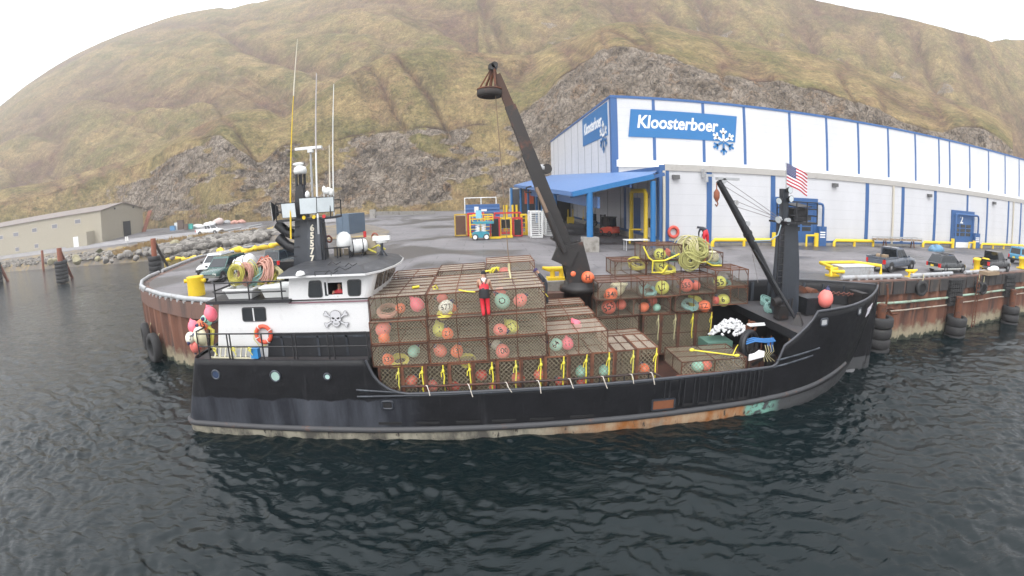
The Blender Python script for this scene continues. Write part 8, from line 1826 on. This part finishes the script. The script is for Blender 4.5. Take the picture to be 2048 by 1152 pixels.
def bedload(B, t, d): b = B(); b.box((d['xr']+.9, .3, d['zt']+.18), (1.1, .35, .16), .5); b.box((d['xr']+1.2, -.2, d['zt']+.15), (.6, .5, .2), .2); b.build('bed_load', M_wood, t)
def stripe(B, t, d): b = B(); b.box((d['rw0']-.02, 0, d['zt']+.26), (.03, 1.5, .10), Matrix.Rotation(-.25, 3, 'Y')); b.build('cab_light_bar', M_white, t)
a_, c_ = Zp(1768, 546.5, QZ), Zp(1829, 540.5, QZ); h_ = math.atan2(c_.y-a_.y, c_.x-a_.x)
vehicle('dusty grey blue crew cab pickup with planks in its bed on the quay', 'pickup', (.085, .10, .125), ((a_.x+c_.x)/2-.1, (a_.y+c_.y)/2+.95, QZ), h_+.03, 1.0, group=gc, extras=(bedload, stripe), name='pickup_truck', cat='pickup truck')
a_, c_ = Zp(1890.5, 546.5, QZ), Zp(1924, 546, QZ); h_ = math.atan2(c_.y-a_.y, c_.x-a_.x)
vehicle('small dark wagon with a silver lower body and a roof rack on the quay', 'wagon', (.022, .026, .030), ((a_.x+c_.x)/2-.1, (a_.y+c_.y)/2+.8, QZ), .02, 1.0, (.36, .37, .35), group=gc, extras=(rack,), name='estate_car', cat='car')
p = Zp(2003, 546, QZ); vehicle('black crew cab pickup with a yellow plate at the photo edge of the quay', 'pickup', (.014, .014, .017), (p.x, p.y+1.2, QZ), .10, 1.0, group=gc, extras=(stripe,), name='pickup_truck', cat='pickup truck')
p = Zp(2050, 530, QZ); vehicle('bright blue van cut by the photo edge behind the black pickup', 'suv', (.06, .25, .40), (p.x+1.2, p.y+.8, QZ), -.05, 1.1, group=gc, name='blue_van', cat='van')
a_, c_ = Zp(438, 571, QZ), Zp(500, 545, QZ)
hd = math.radians(-118)
vehicle('dark green pickup with lit headlamps behind the yellow bollard on the quay head', 'suv', (.022, .075, .065), (-21.0, 36.8, QZ), math.radians(-94), 1.02, (.15, .16, .14), group=gc, name='green_truck', cat='pickup truck')
vehicle('white car parked behind the dark green truck on the quay head', 'suv', (.74, .75, .77), (-23.9, 40.6, QZ), math.radians(-92), .98, group=gc, name='white_car', cat='car')
vehicle('dark teal van half hidden behind the coils of line on the boat', 'suv', (.025, .04, .045), (-16.9, 41.4, QZ), math.radians(72), 1.02, group=gc, name='dark_van', cat='van')
p = G(420, 469.5); q = G(436, 466.5); R_ = math.hypot(p.x, p.y); vehicle('white pickup driving on the shore road below the cliff', 'pickup', (.76, .77, .78), p, -.12, R_*57/FPX/5.6, name='pickup_truck', cat='pickup truck', detail=False)
gs = 'vehicles parked by the long shed'
for px, py, w_, kd, c_, hd_, l in ((70, 499, 36, 'suv', (.30, .29, .27), .30, 'silver grey car in front of the long shed, left of the camper'), (149, 490, 32, 'pickup', (.09, .11, .13), 3.45, 'dark grey pickup in front of the long shed, right of the camper'), (2, 505, 32, 'pickup', (.72, .72, .72), .32, 'white pickup at the photo edge in front of the long shed'), (288, 456, 16, 'suv', (.12, .13, .12), .9, 'dull green car behind the corner of the long shed')):
    p = G(px, py); R_ = math.hypot(p.x, p.y); vehicle(l, kd, c_, p, hd_, R_*w_/FPX/5.2, group=gs, name='parked_car', cat='car', detail=False)
p = G(107, 494.5); R_ = math.hypot(p.x, p.y)
def camper(B, t, d):
    b = B(); b.prism([(-3.1, -1.1, 1.1), (1.6, -1.1, 1.1), (1.6, -1.1, 2.9), (-3.1, -1.1, 2.9)], (0, 2.2, 0)); b.build('camper_box', pm('camper_cream', (.62, .52, .36), .5, .08), t)
    b = B(); b.box((-.75, 0, 1.35), (4.75, 2.23, .22)); b.build('brown_band', pm('camper_brown', (.12, .03, .02), .5, .1), t)
    b = B(); b.box((-1.2, 0, 2.15), (2.0, 2.23, .9)); b.build('yellow_panel', M_yellow, t)
    b = B(); b.box((.6, 0, 2.2), (.6, 2.24, .6)); b.box((-2.6, 0, 2.2), (.5, 2.24, .5)); b.build_each('camper_window', M_glass, t)
vehicle('old cream and yellow camper truck with a brown band by the long shed', 'pickup', (.16, .10, .09), p, 3.45, R_*46/FPX/6.0, group=gs, extras=(camper,), name='camper_truck', cat='camper', detail=False)
# ================================================================ riprap and boulders along the shore
M_rock = pm('boulder_grey', (.27, .25, .225), .9, .6, scale=.6, dirt=(.13, .115, .10), dirt_amt=.35, bump=.5, bscale=6)
M_rip = bpy.data.materials.new('riprap_rock'); M_rip.use_nodes = True; n = M_rip.node_tree; g = n.nodes.new('ShaderNodeNewGeometry'); r_ = n.nodes.new('ShaderNodeValToRGB'); b = n.nodes['Principled BSDF']
r_.color_ramp.elements[0].color = (.06, .053, .045, 1); r_.color_ramp.elements[1].color = (.30, .28, .25, 1); n.links.new(g.outputs['Random Per Island'], r_.inputs[0]); n.links.new(r_.outputs[0], b.inputs['Base Color']); b.inputs['Roughness'].default_value = .9
M_rock2 = pm('boulder_lichen', (.30, .27, .17), .9, .35, scale=2, dirt=(.16, .14, .11), dirt_amt=.3, bump=.5, bscale=6)
def rock_geo(mb, c, r, sq=(1, 1, .75)):
    b = bmesh.new(); bmesh.ops.create_icosphere(b, subdivisions=2, radius=1.0); R = Euler((random.random()*6, random.random()*6, random.random()*6)).to_matrix(); s = random.random()*50
    cuts = [(Vector((random.gauss(0, 1), random.gauss(0, 1), random.gauss(0, 1))).normalized(), random.uniform(.55, .85)) for _ in range(7)]
    vs = []
    for v in b.verts:
        q = v.co.copy()
        for n, d in cuts:
            e = q.dot(n)-d
            if e > 0: q -= n*e
        vs.append(Vector(c)+Vector([(R @ q)[k]*r*sq[k] for k in range(3)]))
    mb.add(vs, [tuple(v.index for v in f.verts) for f in b.faces]); b.free()
def shore_at(f):                                           # along the waterline from the far left to the quay head
    az = math.radians(-57+f*33); R = float(np.interp(math.degrees(az), SH_AZ, SH_R)); return az, R
def riprap():
    mb = MB()
    for k in range(2000):
        az = math.radians(random.uniform(-37.5, -19.5)); R0 = float(np.interp(math.degrees(az), SH_AZ, SH_R)); d = random.uniform(-1.5, 11) if az > math.radians(-34) else random.uniform(-1, 6)
        R = R0+d; x, y = math.sin(az)*R, math.cos(az)*R; rock_geo(mb, (x, y, max(.1, gz(x, y) if d > 0 else .3)+.25), random.choice((.5, .6, .75, .9, 1.1, 1.5)))
    for k in range(800):
        az = math.radians(random.uniform(-57, -35)); R0 = float(np.interp(math.degrees(az), SH_AZ, SH_R)); R = R0+random.uniform(-.8, 9); x, y = math.sin(az)*R, math.cos(az)*R
        rock_geo(mb, (x, y, gz(x, y)+.05), random.choice((.25, .35, .45, .6)))
    struct(mb, 'riprap', M_rip, 'stuff')
riprap()
BL = [(156, 526, 12, 'pale boulder at the waterline just right of the first tyre wrapped pile'), (152, 519, 9, 'dark boulder behind the pale one at the waterline'), (101, 527, 9, 'dull green boulder left of the first tyre wrapped pile'), (111, 524, 7, 'small brown boulder behind the dull green one'), (134, 519, 8, 'small grey boulder behind the first tyre wrapped pile'), (196, 521, 8, 'grey boulder in the gap right of the pale one'), (211, 524, 10, 'low light grey boulder at the middle of the shore'), (213, 512, 8, 'whitish boulder on top of the middle heap'), (224, 525, 7, 'small rounded boulder at the foot of the middle heap'), (240, 516, 9, 'brownish slab boulder in the middle heap'), (255, 512, 11, 'big grey boulder left of the nearest pile'), (279, 506, 9, 'whitish boulder close to the nearest pile'), (292, 509, 8, 'flat grey boulder by the nearest pile'), (272, 520, 9, 'flat dark slab at the waterline by the nearest pile'), (336, 507, 10, 'brown boulder right of the nearest pile'), (351, 494, 14, 'big lichen green boulder right of the nearest pile'), (345, 518, 7, 'small boulder at the start of the floating boom'), (386, 490, 8, 'tan boulder at the left end of the rock bank'), (380, 478, 8, 'flat pale boulder by the round bush')]
for px, py, w_, l in BL:
    p = G(px, py); R_ = math.hypot(p.x, p.y); mb = MB(); rock_geo(mb, p+Vector((0, 0, R_*w_/FPX*.35)), R_*w_/FPX*.9, (1, 1, .8)); single(mb, 'boulder', M_rock2 if ('lichen' in l or 'pale' in l or 'green' in l) else M_rock, l, 'boulder', 'boulders along the shore')
# tufts and bushes on the bank
def tuft(mb, c, r, n):
    for _ in range(n):
        a = random.random()*6.28; q = Vector(c)+Vector((math.cos(a), math.sin(a), 0))*r*random.random()**.5; h = r*random.uniform(.5, 1.1); w_ = r*.07
        d = Vector((random.gauss(0, .35), random.gauss(0, .35), 1)).normalized(); s = Vector((math.cos(a*3), math.sin(a*3), 0))*w_; mb.add([q-s, q+s, q+d*h*.6+s*.6, q+d*h, q+d*h*.6-s*.6], [(0, 1, 2, 3, 4)])
M_dry = pm('dry_grass', (.30, .20, .075), .95, .35); M_bush = pm('bush_brown', (.13, .065, .035), .95, .4); M_bushg = pm('bush_green', (.07, .075, .025), .95, .4)
mb = MB()
for k in range(420):
    px = random.uniform(230, 580); py = float(np.interp(px, [230, 300, 400, 480, 560, 600], [507, 488, 474, 467, 458, 452]))+random.uniform(-3, 6); p = G(px, py); tuft(mb, p, random.uniform(.5, 1.3), 26)
struct(mb, 'dry_grass', M_dry, 'stuff')
for px, py, w_, m_, l in ((402, 486, 11, M_bush, 'round reddish brown bush on the bank below the white pickup'), (200, 506, 9, M_bushg, 'small green bush on the bank in front of the long shed'), (272, 497, 8, M_bush, 'brown bush on the bank beside the road sign'), (550, 470, 8, M_bush, 'tawny bush at the right end of the bank'), (525, 474, 7, M_bush, 'low tawny bush above the rock bank')):
    p = G(px, py); r = math.hypot(p.x, p.y)*w_/FPX; mb = MB()
    for _ in range(900):
        d = Vector((random.gauss(0, 1), random.gauss(0, 1), abs(random.gauss(0, 1)))).normalized(); q = p+d*r*random.uniform(.55, 1.0)*Vector((1, 1, .9)).z; s = Vector((random.gauss(0, 1), random.gauss(0, 1), random.gauss(0, 1))).normalized()*r*.07; u = d.cross(s).normalized()*r*.05; mb.add([q-s, q+u, q+s, q-u+d*r*.05], [(0, 1, 2, 3)])
    single(mb, 'bush', m_, l, 'bush', 'bushes on the bank')
p = G(256, 494); r = math.hypot(p.x, p.y)/FPX; t = thing('road_sign', 'small white sign on a post at the road edge', 'sign', p)
mb = MB(); mb.cyl(p, p+Vector((0, 0, 14*r)), .12, n=6); mb.build('post', M_galv, t); mb = MB(); mb.box(p+Vector((-r*2.5, -.2, 15*r)), (r*3, .1, r*8)); mb.box(p+Vector((r*2, -.2, 15*r)), (r*3, .1, r*8)); mb.build('panel', M_white, t)
p = G(251, 499); MBx = MB(); MBx.box(p+Vector((0, 0, r*2)), (r*7, r*4, r*4)); single(MBx, 'yellow_block', M_yellow, 'small yellow block below the road sign', 'block')

# ================================================================ things along the far road
def at_px(px, py): p = G(px, py); return p, math.hypot(p.x, p.y)/FPX
def crate(px, py, w_, h_, m_, label, name='crate', cat='crate', group='gear along the far road', slats=True):
    p, r = at_px(px, py); t = thing(name, label, cat, p, .3, group); W_, H_ = w_*r, h_*r
    MB().box(p+Vector((0, 0, H_/2)), (W_, W_*.8, H_), .3).build('box', m_, t); MB().box(p+Vector((0, 0, H_+.06)), (W_*1.06, W_*.86, .14), .3).build('lid', m_, t)
M_tote = pm('tote_teal', (.05, .42, .36), .5, .1); M_toteb = pm('tote_blue', (.10, .26, .46), .5, .1); M_pink = pm('tarp_pink', (.55, .30, .24), .8, .2, dirt=(.4, .2, .16), dirt_amt=.3)
crate(346, 461, 10, 8, M_toteb, 'blue tote by the cliff, leftmost of the road gear'); crate(353, 460, 6, 13, M_plastic, 'white upright tote beside the blue one by the cliff'); crate(362, 459, 12, 17, pm('crate_brown', (.13, .09, .07), .8, .3), 'tall brown stack of pallets by the cliff'); crate(373, 459, 8, 10, pm('crate_brown', (.13, .09, .07)), 'lower brown stack of pallets by the cliff'); crate(381, 458, 10, 9, M_tote, 'bright teal tote by the cliff')
def bundle(px, py, w_, h_, m_, label, n=7, name='tarp_bundle', cat='tarp'):
    p, r = at_px(px, py); mb = MB()
    for k in range(n): mb.ball(p+Vector((random.uniform(-.5, .5)*w_*r, random.uniform(-.5, .5)*w_*r*.3, h_*r*random.uniform(.2, .45))), h_*r*random.uniform(.45, .7), (random.uniform(1, 1.8), 1, .8), 9, 6)
    single(mb, name, m_, label, cat, 'gear along the far road')
bundle(398, 456, 18, 9, M_plastic, 'heap of white floats behind the white pickup', 9, 'float_heap', 'floats'); bundle(420, 452, 16, 9, M_plastic, 'white bags behind the cab of the white pickup', 7); bundle(437, 450, 8, 15, pm('pale_pink', (.6, .48, .45), .7, .2), 'pale pink ball shaped bundle by the cliff', 4); bundle(452, 448, 14, 8, M_galv, 'grey heap between the pink bundles by the cliff', 6); bundle(477, 447, 26, 8, M_pink, 'long pink net pile by the cliff', 9, 'net_pile', 'net'); bundle(509, 442, 28, 9, pm('tarp_ochre', (.55, .33, .04), .7, .2), 'long ochre yellow net pile by the cliff', 10, 'net_pile', 'net'); bundle(537, 440, 18, 5, pm('tarp_rust', (.3, .12, .08), .8, .3), 'low rusty heap right of the ochre net pile', 6); bundle(557, 438, 10, 7, M_plastic, 'small white heap beside the mast floodlight', 4); bundle(722, 457, 14, 7, M_pink, 'pink tarp on the ground beside the blue container', 6)
p, r = at_px(541, 464); t = thing('yellow_loader', 'small yellow block like machine at the road edge', 'machine', p); MB().box(p+Vector((0, 0, 4*r)), (11*r, 7*r, 8*r), .2).build('body', M_yellow, t); MB().bar(p+Vector((4*r, 0, 7*r)), p+Vector((7*r, 0, 11*r)), .8*r).build('arm', M_yellow, t)
for a, c, l in (((497, 460), (523, 455), 'long steel beam lying beside the road'), ((437, 470), (482, 462), 'long steel pipe lying beside the road under the white pickup')):
    p, q = G(*a), G(*c); mb = MB(); mb.cyl(p+Vector((0, 0, .9)), q+Vector((0, 0, .9)), .3, n=8); single(mb, 'steel_pipe', M_galv, l, 'pipe')
# blue grey shipping container
p = Rp(690, 463, 84); z0 = gz(p.x, p.y); t = thing('shipping_container', 'blue grey shipping container standing on the far side of the yard', 'container', (p.x, p.y, z0))
M_cont = pm('container_blue', (.085, .125, .175), .55, .12, dirt=(.05, .06, .07), dirt_amt=.2, streak=True); H_ = Rp(690, 428, 84).z-z0; u = Vector((.92, -.38, 0)).normalized(); v = Vector((.38, .92, 0)).normalized()
mb = MB(); A_ = Vector((p.x, p.y, z0)); 
for sgn, d_, L_ in ((1, u, 2.6), (-1, -u*.75+v*.66, 2.4)):
    pass
R3 = Matrix(((u.x, v.x, 0), (u.y, v.y, 0), (0, 0, 1))); mb.box(A_+u*-.4+v*2.2+Vector((0, 0, H_/2)), (2.8, 4.4, H_), R3); bx_ = mb.build('box', M_cont, t)
mb = MB()
for k in range(11): mb.box(A_+u*(-.4-1.42)+v*(.2+k*.4)+Vector((0, 0, H_/2)), (.05, .18, H_*.9), R3)
mb.build('corrugation', M_cont, t)
for k in (-.8, .8): MB().box(A_+u*(-.4+k*.85)+v*-.02+Vector((0, 0, H_/2)), (1.3, .04, H_*.92), R3).build('door_leaf', M_cont, t)
# pale concrete kerb at the foot of the cliff
a_, c_ = Rp(746, 432, 150), Rp(868, 427, 160); mb = MB(); mb.bar((a_.x, a_.y, a_.z+.7), (c_.x, c_.y, c_.z+.3), 1.0, 1.2); mb.box((a_.x, a_.y, a_.z+.6), (1.6, 1.6, 2.6)); single(mb, 'concrete_beam', M_concrete, 'long pale concrete beam lying at the foot of the cliff', 'beam')
# ================================================================ racks, cages and the lift on the yard
YY = 66.0
def X_(px, Y=YY): return Yp(px, 450, Y).x
def Z_(py, Y=YY, px=980): return Yp(px, py, Y).z
def cage(px0, px1, py0, Y, d, fr, pn, label, bars=0, name='work_cage', cat='cage', toe=None, half=False):
    x0, x1 = X_(px0, Y), X_(px1, Y); z0, z1 = gz(x0, Y)+.05, Z_(py0, Y, px0); t = thing(name, label, cat, ((x0+x1)/2, Y, z0), 0, 'cages and racks on the yard')
    mb = MB(); w_ = .16
    for x in (x0, x1):
        for y in (Y, Y+d): mb.bar((x, y, z0), (x, y, z1), w_)
        mb.bar((x, Y, z1), (x, Y+d, z1), w_); mb.bar((x, Y, z0+.1), (x, Y+d, z0+.1), w_)
    for y in (Y, Y+d):
        for z in (z0+.1, z1): mb.bar((x0, y, z), (x1, y, z), w_)
    mb.build('frame', fr, t)
    if bars:
        mb = MB()
        for k in range(bars): z = z0+(z1-z0)*(k+.7)/(bars+.4); mb.bar((x0, Y-.03, z), (x1, Y-.03, z), .09); mb.bar((x0, Y, z), (x0, Y+d, z+.25), .09)
        mb.build('slat', fr, t)
    if pn is not None:
        zz = z0+(z1-z0)*(.48 if half else .04); MB().box2((x0+.12, Y-.06, zz), (x1-.12, Y-.01, z1-.15)).build('panel', pn, t)
        MB().box2((x0+.02, Y+.1, z0+.1), (x0+.06, Y+d, z1-.1)).build('side_panel', fr, t)
    if toe: MB().box2((x0-.2, Y-.9, z0), (x1+.15, Y-.2, z0+.22)).build('toe_plate', toe, t)
M_rubblk = pm('mat_black', (.018, .018, .018), .85, .3); M_brownb = pm('board_brown', (.10, .055, .035), .8, .25)
cage(910, 933, 430, 67.5, 1.6, pm('cage_yellow_old', (.45, .30, .05), .7, .3), M_brownb, 'brown board leaned in a yellow frame at the left end of the cages')
cage(936, 968, 428, 66.8, 2.4, M_red, None, 'red cage behind the blue scissor lift', 3); cage(940, 962, 432, 64.4, 1.2, M_yellow, None, 'yellow cage frame right behind the blue scissor lift', 4)
cage(970, 985, 434, 65.5, 1.5, M_yellow, None, 'narrow yellow cage between the lift and the black mat', 5); cage(981, 999, 436, 62.6, 1.6, M_red, M_rubblk, 'red frame with a tall black mat and a yellow toe plate', toe=M_yellow); cage(1001, 1022, 437, 63.5, 1.4, M_yellow, M_rubblk, 'yellow frame, half black and half open, in the middle of the cages', half=True, toe=M_yellow); cage(1027, 1044, 437, 64.2, 1.8, M_red, M_rubblk, 'red frame with a tall black mat at the right end of the cages'); cage(990, 1042, 427, 68.5, 2.5, M_red, None, 'wide red cage behind the row of black mats', 3); cage(1044, 1054, 430, 66, 2.0, M_yellow, None, 'yellow cage right beside the white stair frames', 4)
cage(1062, 1084, 424, 61.5, 3.2, M_plastic, None, 'pale grey stair frame of many bars, the nearer of two', 13, 'stair_frame', 'stair frame'); cage(1092, 1113, 421, 63.8, 3.2, M_plastic, None, 'pale grey stair frame of many bars, half hidden by the crane boom', 13, 'stair_frame', 'stair frame')
x0, x1 = X_(932, 74), X_(1000, 74)
for k, (za, zb_) in enumerate(((4.7, 5.9), (5.95, 7.2), (7.25, 8.75))):
    t = thing('blue_bin', '%s long blue ribbed bin of the stack behind the cages' % ('bottom', 'middle', 'top')[k], 'bin', ((x0+x1)/2, 75, za), 0, 'stack of blue bins')
    MB().box2((x0, 74, za), (x1, 76.5, zb_)).build('bin', M_blue, t)
    mb = MB()
    for j in range(2): mb.box2((x0-.02, 73.9, za+.3+j*.5), (x1+.02, 73.99, za+.5+j*.5))
    mb.build('rib', M_roofblue, t)
    if k == 2:
        mb = MB(); mb.box2((x0+1.3, 73.86, za+.15), (x0+1.9, 73.89, za+1.2)); mb.box2((x0+2.3, 73.86, za+.5), (x0+3.1, 73.89, za+.8)); mb.build('notice', M_white, t)
t = thing('steel_gantry', 'thin white steel frame behind the stack of blue bins', 'frame', (x0, 77.5, QZ)); mb = MB(); mb.tube([(x0-.2, 77.5, 4.7), (x0-.2, 77.5, 9.75), (x1-.4, 77.5, 9.75), (x1-.4, 77.5, 4.7)], .1, 6); mb.cyl(((x0+x1)/2-.2, 77.5, 4.7), ((x0+x1)/2-.2, 77.5, 9.75), .09, n=6); mb.build('pipe', M_plastic, t)
for px in (1009, 1014, 1026, 1034):
    x = X_(px, 75); mb = MB(); mb.cyl((x, 75, QZ), (x, 75, Z_(411, 75)), .17, n=8); single(mb, 'yellow_post', M_yellow, 'one of four yellow guard posts behind the red cages', 'guard post', 'four yellow posts behind the cages')
# scissor lift
lx0, lx1 = X_(944, 61.5), X_(978, 61.5); Yl = 61.5
t = thing('scissor_lift', 'teal scissor lift with white wheels in front of the cages', 'scissor lift', ((lx0+lx1)/2, Yl, QZ)); M_teal = pm('lift_teal', (.04, .26, .33), .45, .15)
mb = MB(); mb.box2((lx0, Yl-.6, 4.95), (lx1, Yl+.6, 5.45)); mb.prism([(lx0, Yl-.6, 5.45), (lx1, Yl-.6, 5.45), (lx1-.3, Yl-.6, 5.7), (lx0+.3, Yl-.6, 5.7)], (0, 1.2, 0)); mb.build('chassis', M_teal, t)
for x in (lx0+.35, lx1-.35):
    for y in (Yl-.7, Yl+.7): mb = MB(); mb.lathe([(.34, -.1), (.38, 0), (.34, .1)], (x, y, QZ+.38), (0, 1, 0), 16); wl_ = mb.build('wheel', M_rubber, t); mb = MB(); mb.lathe([(.26, -.13), (.26, .13)], (x, y, QZ+.38), (0, 1, 0), 14); mb.build('rim', M_plastic, wl_)
mb = MB()
for k in range(3):
    for y in (Yl-.45, Yl+.45): mb.bar((lx0+.4, y, 5.7+k*.3), (lx1-.4, y, 5.98+k*.3), .1); mb.bar((lx1-.4, y, 5.7+k*.3), (lx0+.4, y, 5.98+k*.3), .1)
mb.build_each('scissor_arm', M_plastic, t); MB().box2((lx0+.1, Yl-.6, 6.62), (lx1+.6, Yl+.6, 6.9)).build('platform', M_teal, t)
mb = MB()
for y in (Yl-.6, Yl+.6):
    for z in (7.2, 7.75): mb.bar((lx0+.1, y, z), (lx1+.5, y, z), .06)
    for k in range(5): mb.bar((lx0+.1+k*(lx1-lx0+.4)/4, y, 6.9), (lx0+.1+k*(lx1-lx0+.4)/4, y, 7.75), .06)
mb.build('guard_rail', M_yellow, t); MB().box2((lx0+.5, Yl-.7, 7.3), (lx0+1.2, Yl-.62, 8.3)).build('control_panel', pm('lift_sky', (.22, .50, .62), .5, .1), t)
# forklifts under the canopy
def forklift(p, rz, col, label, s=1.0):
    t = thing('forklift', label, 'forklift', p, rz, 'forklifts under the canopy'); T = MW[t.name] @ Matrix.Scale(s, 4)
    def B(): q = MB(); q.M = T; return q
    b = B(); b.loft([[Vector((x, y, z)) for y, z in ((-.6, .35), (.6, .35), (.6, 1.0+h), (-.6, 1.0+h))] for x, h in ((-1.35, -.15), (-1.2, .1), (-.4, .12), (.7, -.1), (.95, -.3))], smooth=False); b.build('body', col, t)
    b = B(); b.lathe([(.62, -.25), (.62, .2)], (-1.05, 0, .75), (0, 0, 1), 16); b.build('counterweight', col, t)
    b = B()
    for x in (-.75, .65):
        for y in (-.55, .55): b.bar((x, y, 1.0), (x*.85-.02, y, 2.2), .09)
    b.box((-.1, 0, 2.23), (1.5, 1.25, .1)); b.build('cab_frame', M_trimblk, t); b = B(); b.box((-.06, 0, 1.62), (1.22, 1.04, 1.1)); b.build('cab_glass', M_glass, t)
    b = B()
    for y in (-.35, .35): b.bar((1.05, y, .1), (1.0, y, 2.5), .12)
    b.bar((1.05, -.4, 2.4), (1.05, .4, 2.4), .1); b.build('lift_mast', M_trimblk, t)
    for y in (-.3, .3): b = B(); b.box((1.65, y, .1), (1.1, .13, .06)); b.build('fork', M_trimblk, t)
    for x, r_ in ((.65, .36), (-.85, .30)):
        for y in (-.58, .58): b = B(); tyre(b, (x, y, r_), (0, 1, 0), r_, .26, 16); b.build('wheel', M_rubber, t)
p = Zp(1217, 471, QZ); forklift((p.x, p.y, QZ), math.radians(118), pm('forklift_red', (.62, .07, .03), .4, .1), 'red forklift with a black cab seen from behind under the canopy', 1.08)
p = Zp(1196, 456, QZ); forklift((p.x-.6, p.y+2, QZ), math.radians(110), M_trimblk, 'dark machine standing beyond the red forklift under the canopy', .95)
for px, py, l in ((1141, 434, 'yellow stacker deep under the canopy'), (1172, 434, 'second yellow stacker deep under the canopy, before the dark doorway')):
    p = Zp(px, py, QZ); p = Vector((p.x*90/p.y, 90, QZ)); t = thing('pallet_stacker', l, 'stacker', p, 0, 'stackers under the canopy'); mb = MB()
    for dx in (-.45, .45): mb.bar(p+Vector((dx, 0, 0)), p+Vector((dx, 0, 2.6)), .16)
    mb.build('mast', M_yellow, t); MB().box(p+Vector((0, 0, .7)), (1.2, .8, 1.1)).build('body', M_yellow, t)
# the yellow bollard on the quay head, a bag, a trestle
p = Zp(394, 590, QZ); t = thing('yellow_bollard', 'stout yellow bollard with two side horns on the quay head', 'bollard', p); mb = MB(); mb.lathe([(.62, 0), (.62, .05), (.60, 1.15), (.62, 1.2), (.62, 1.26), (0, 1.27)], p, (0, 0, 1), 24); mb.build('barrel', M_yellow, t)
for sgn in (-1, 1): mb = MB(); mb.lathe([(.12, .5), (.12, .78), (.15, .8), (.15, .86), (0, .87)], p+Vector((0, 0, .98)), (sgn, -.1, 0), 12); mb.build('horn', M_yellow, t)
p = Zp(1990, 549, QZ); mb = MB(); mb.box(p+Vector((-.9, .2, .15)), (2.6, 1.2, .3), .1); single(mb, 'pallet', M_wood, 'pallet with a bag on the quay edge in front of the black pickup', 'pallet'); mb = MB(); mb.ball(p+Vector((.1, .2, .5)), .45, (1.5, 1, .6), 10, 6); mb.ball(p+Vector((-.6, .2, .45)), .35, (1.5, 1, .6), 10, 6); single(mb, 'white_bag', M_plastic, 'white bag slumped on the pallet in front of the black pickup', 'bag')
p = Zp(1272, 500, QZ); t = thing('work_table', 'low steel table with a white top at the foot of the tall yellow arch', 'table', p); mb = MB(); mb.box(p+Vector((0, 0, 1.0)), (2.4, 1.0, .08)); mb.build('table_top', M_plastic, t)
for dx in (-1.1, 1.1):
    for dy in (-.4, .4): MB().bar(p+Vector((dx, dy, 0)), p+Vector((dx, dy, 1.0)), .07).build('leg', M_galv, t)
p = Yp(176, 389, 262); q = Yp(181, 355, 262); t = thing('utility_pole', 'thin leaning utility pole on the slope above the long shed', 'utility pole', p); MB().cyl(p-Vector((0, 0, 4)), q, .35, .28, 7).build('pole', M_wood, t); MB().bar(q+Vector((-1.5, 0, -1)), q+Vector((1.5, 0, -1)), .3).build('crossarm', M_wood, t)

# ================================================================ the damp air that pales the far slopes
mh = bpy.data.materials.new('haze'); mh.use_nodes = True; n = mh.node_tree; n.nodes.clear(); oo = n.nodes.new('ShaderNodeOutputMaterial'); pv = n.nodes.new('ShaderNodeVolumePrincipled')
pv.inputs['Color'].default_value = (.95, .95, .97, 1); pv.inputs['Density'].default_value = .00068; pv.inputs['Anisotropy'].default_value = .2; n.links.new(pv.outputs[0], oo.inputs['Volume'])
mb = MB(); mb.box2((-1300, -60, -8), (1000, 1000, 480)); hz = mb.build('haze', mh, None); hz['kind'] = 'stuff'
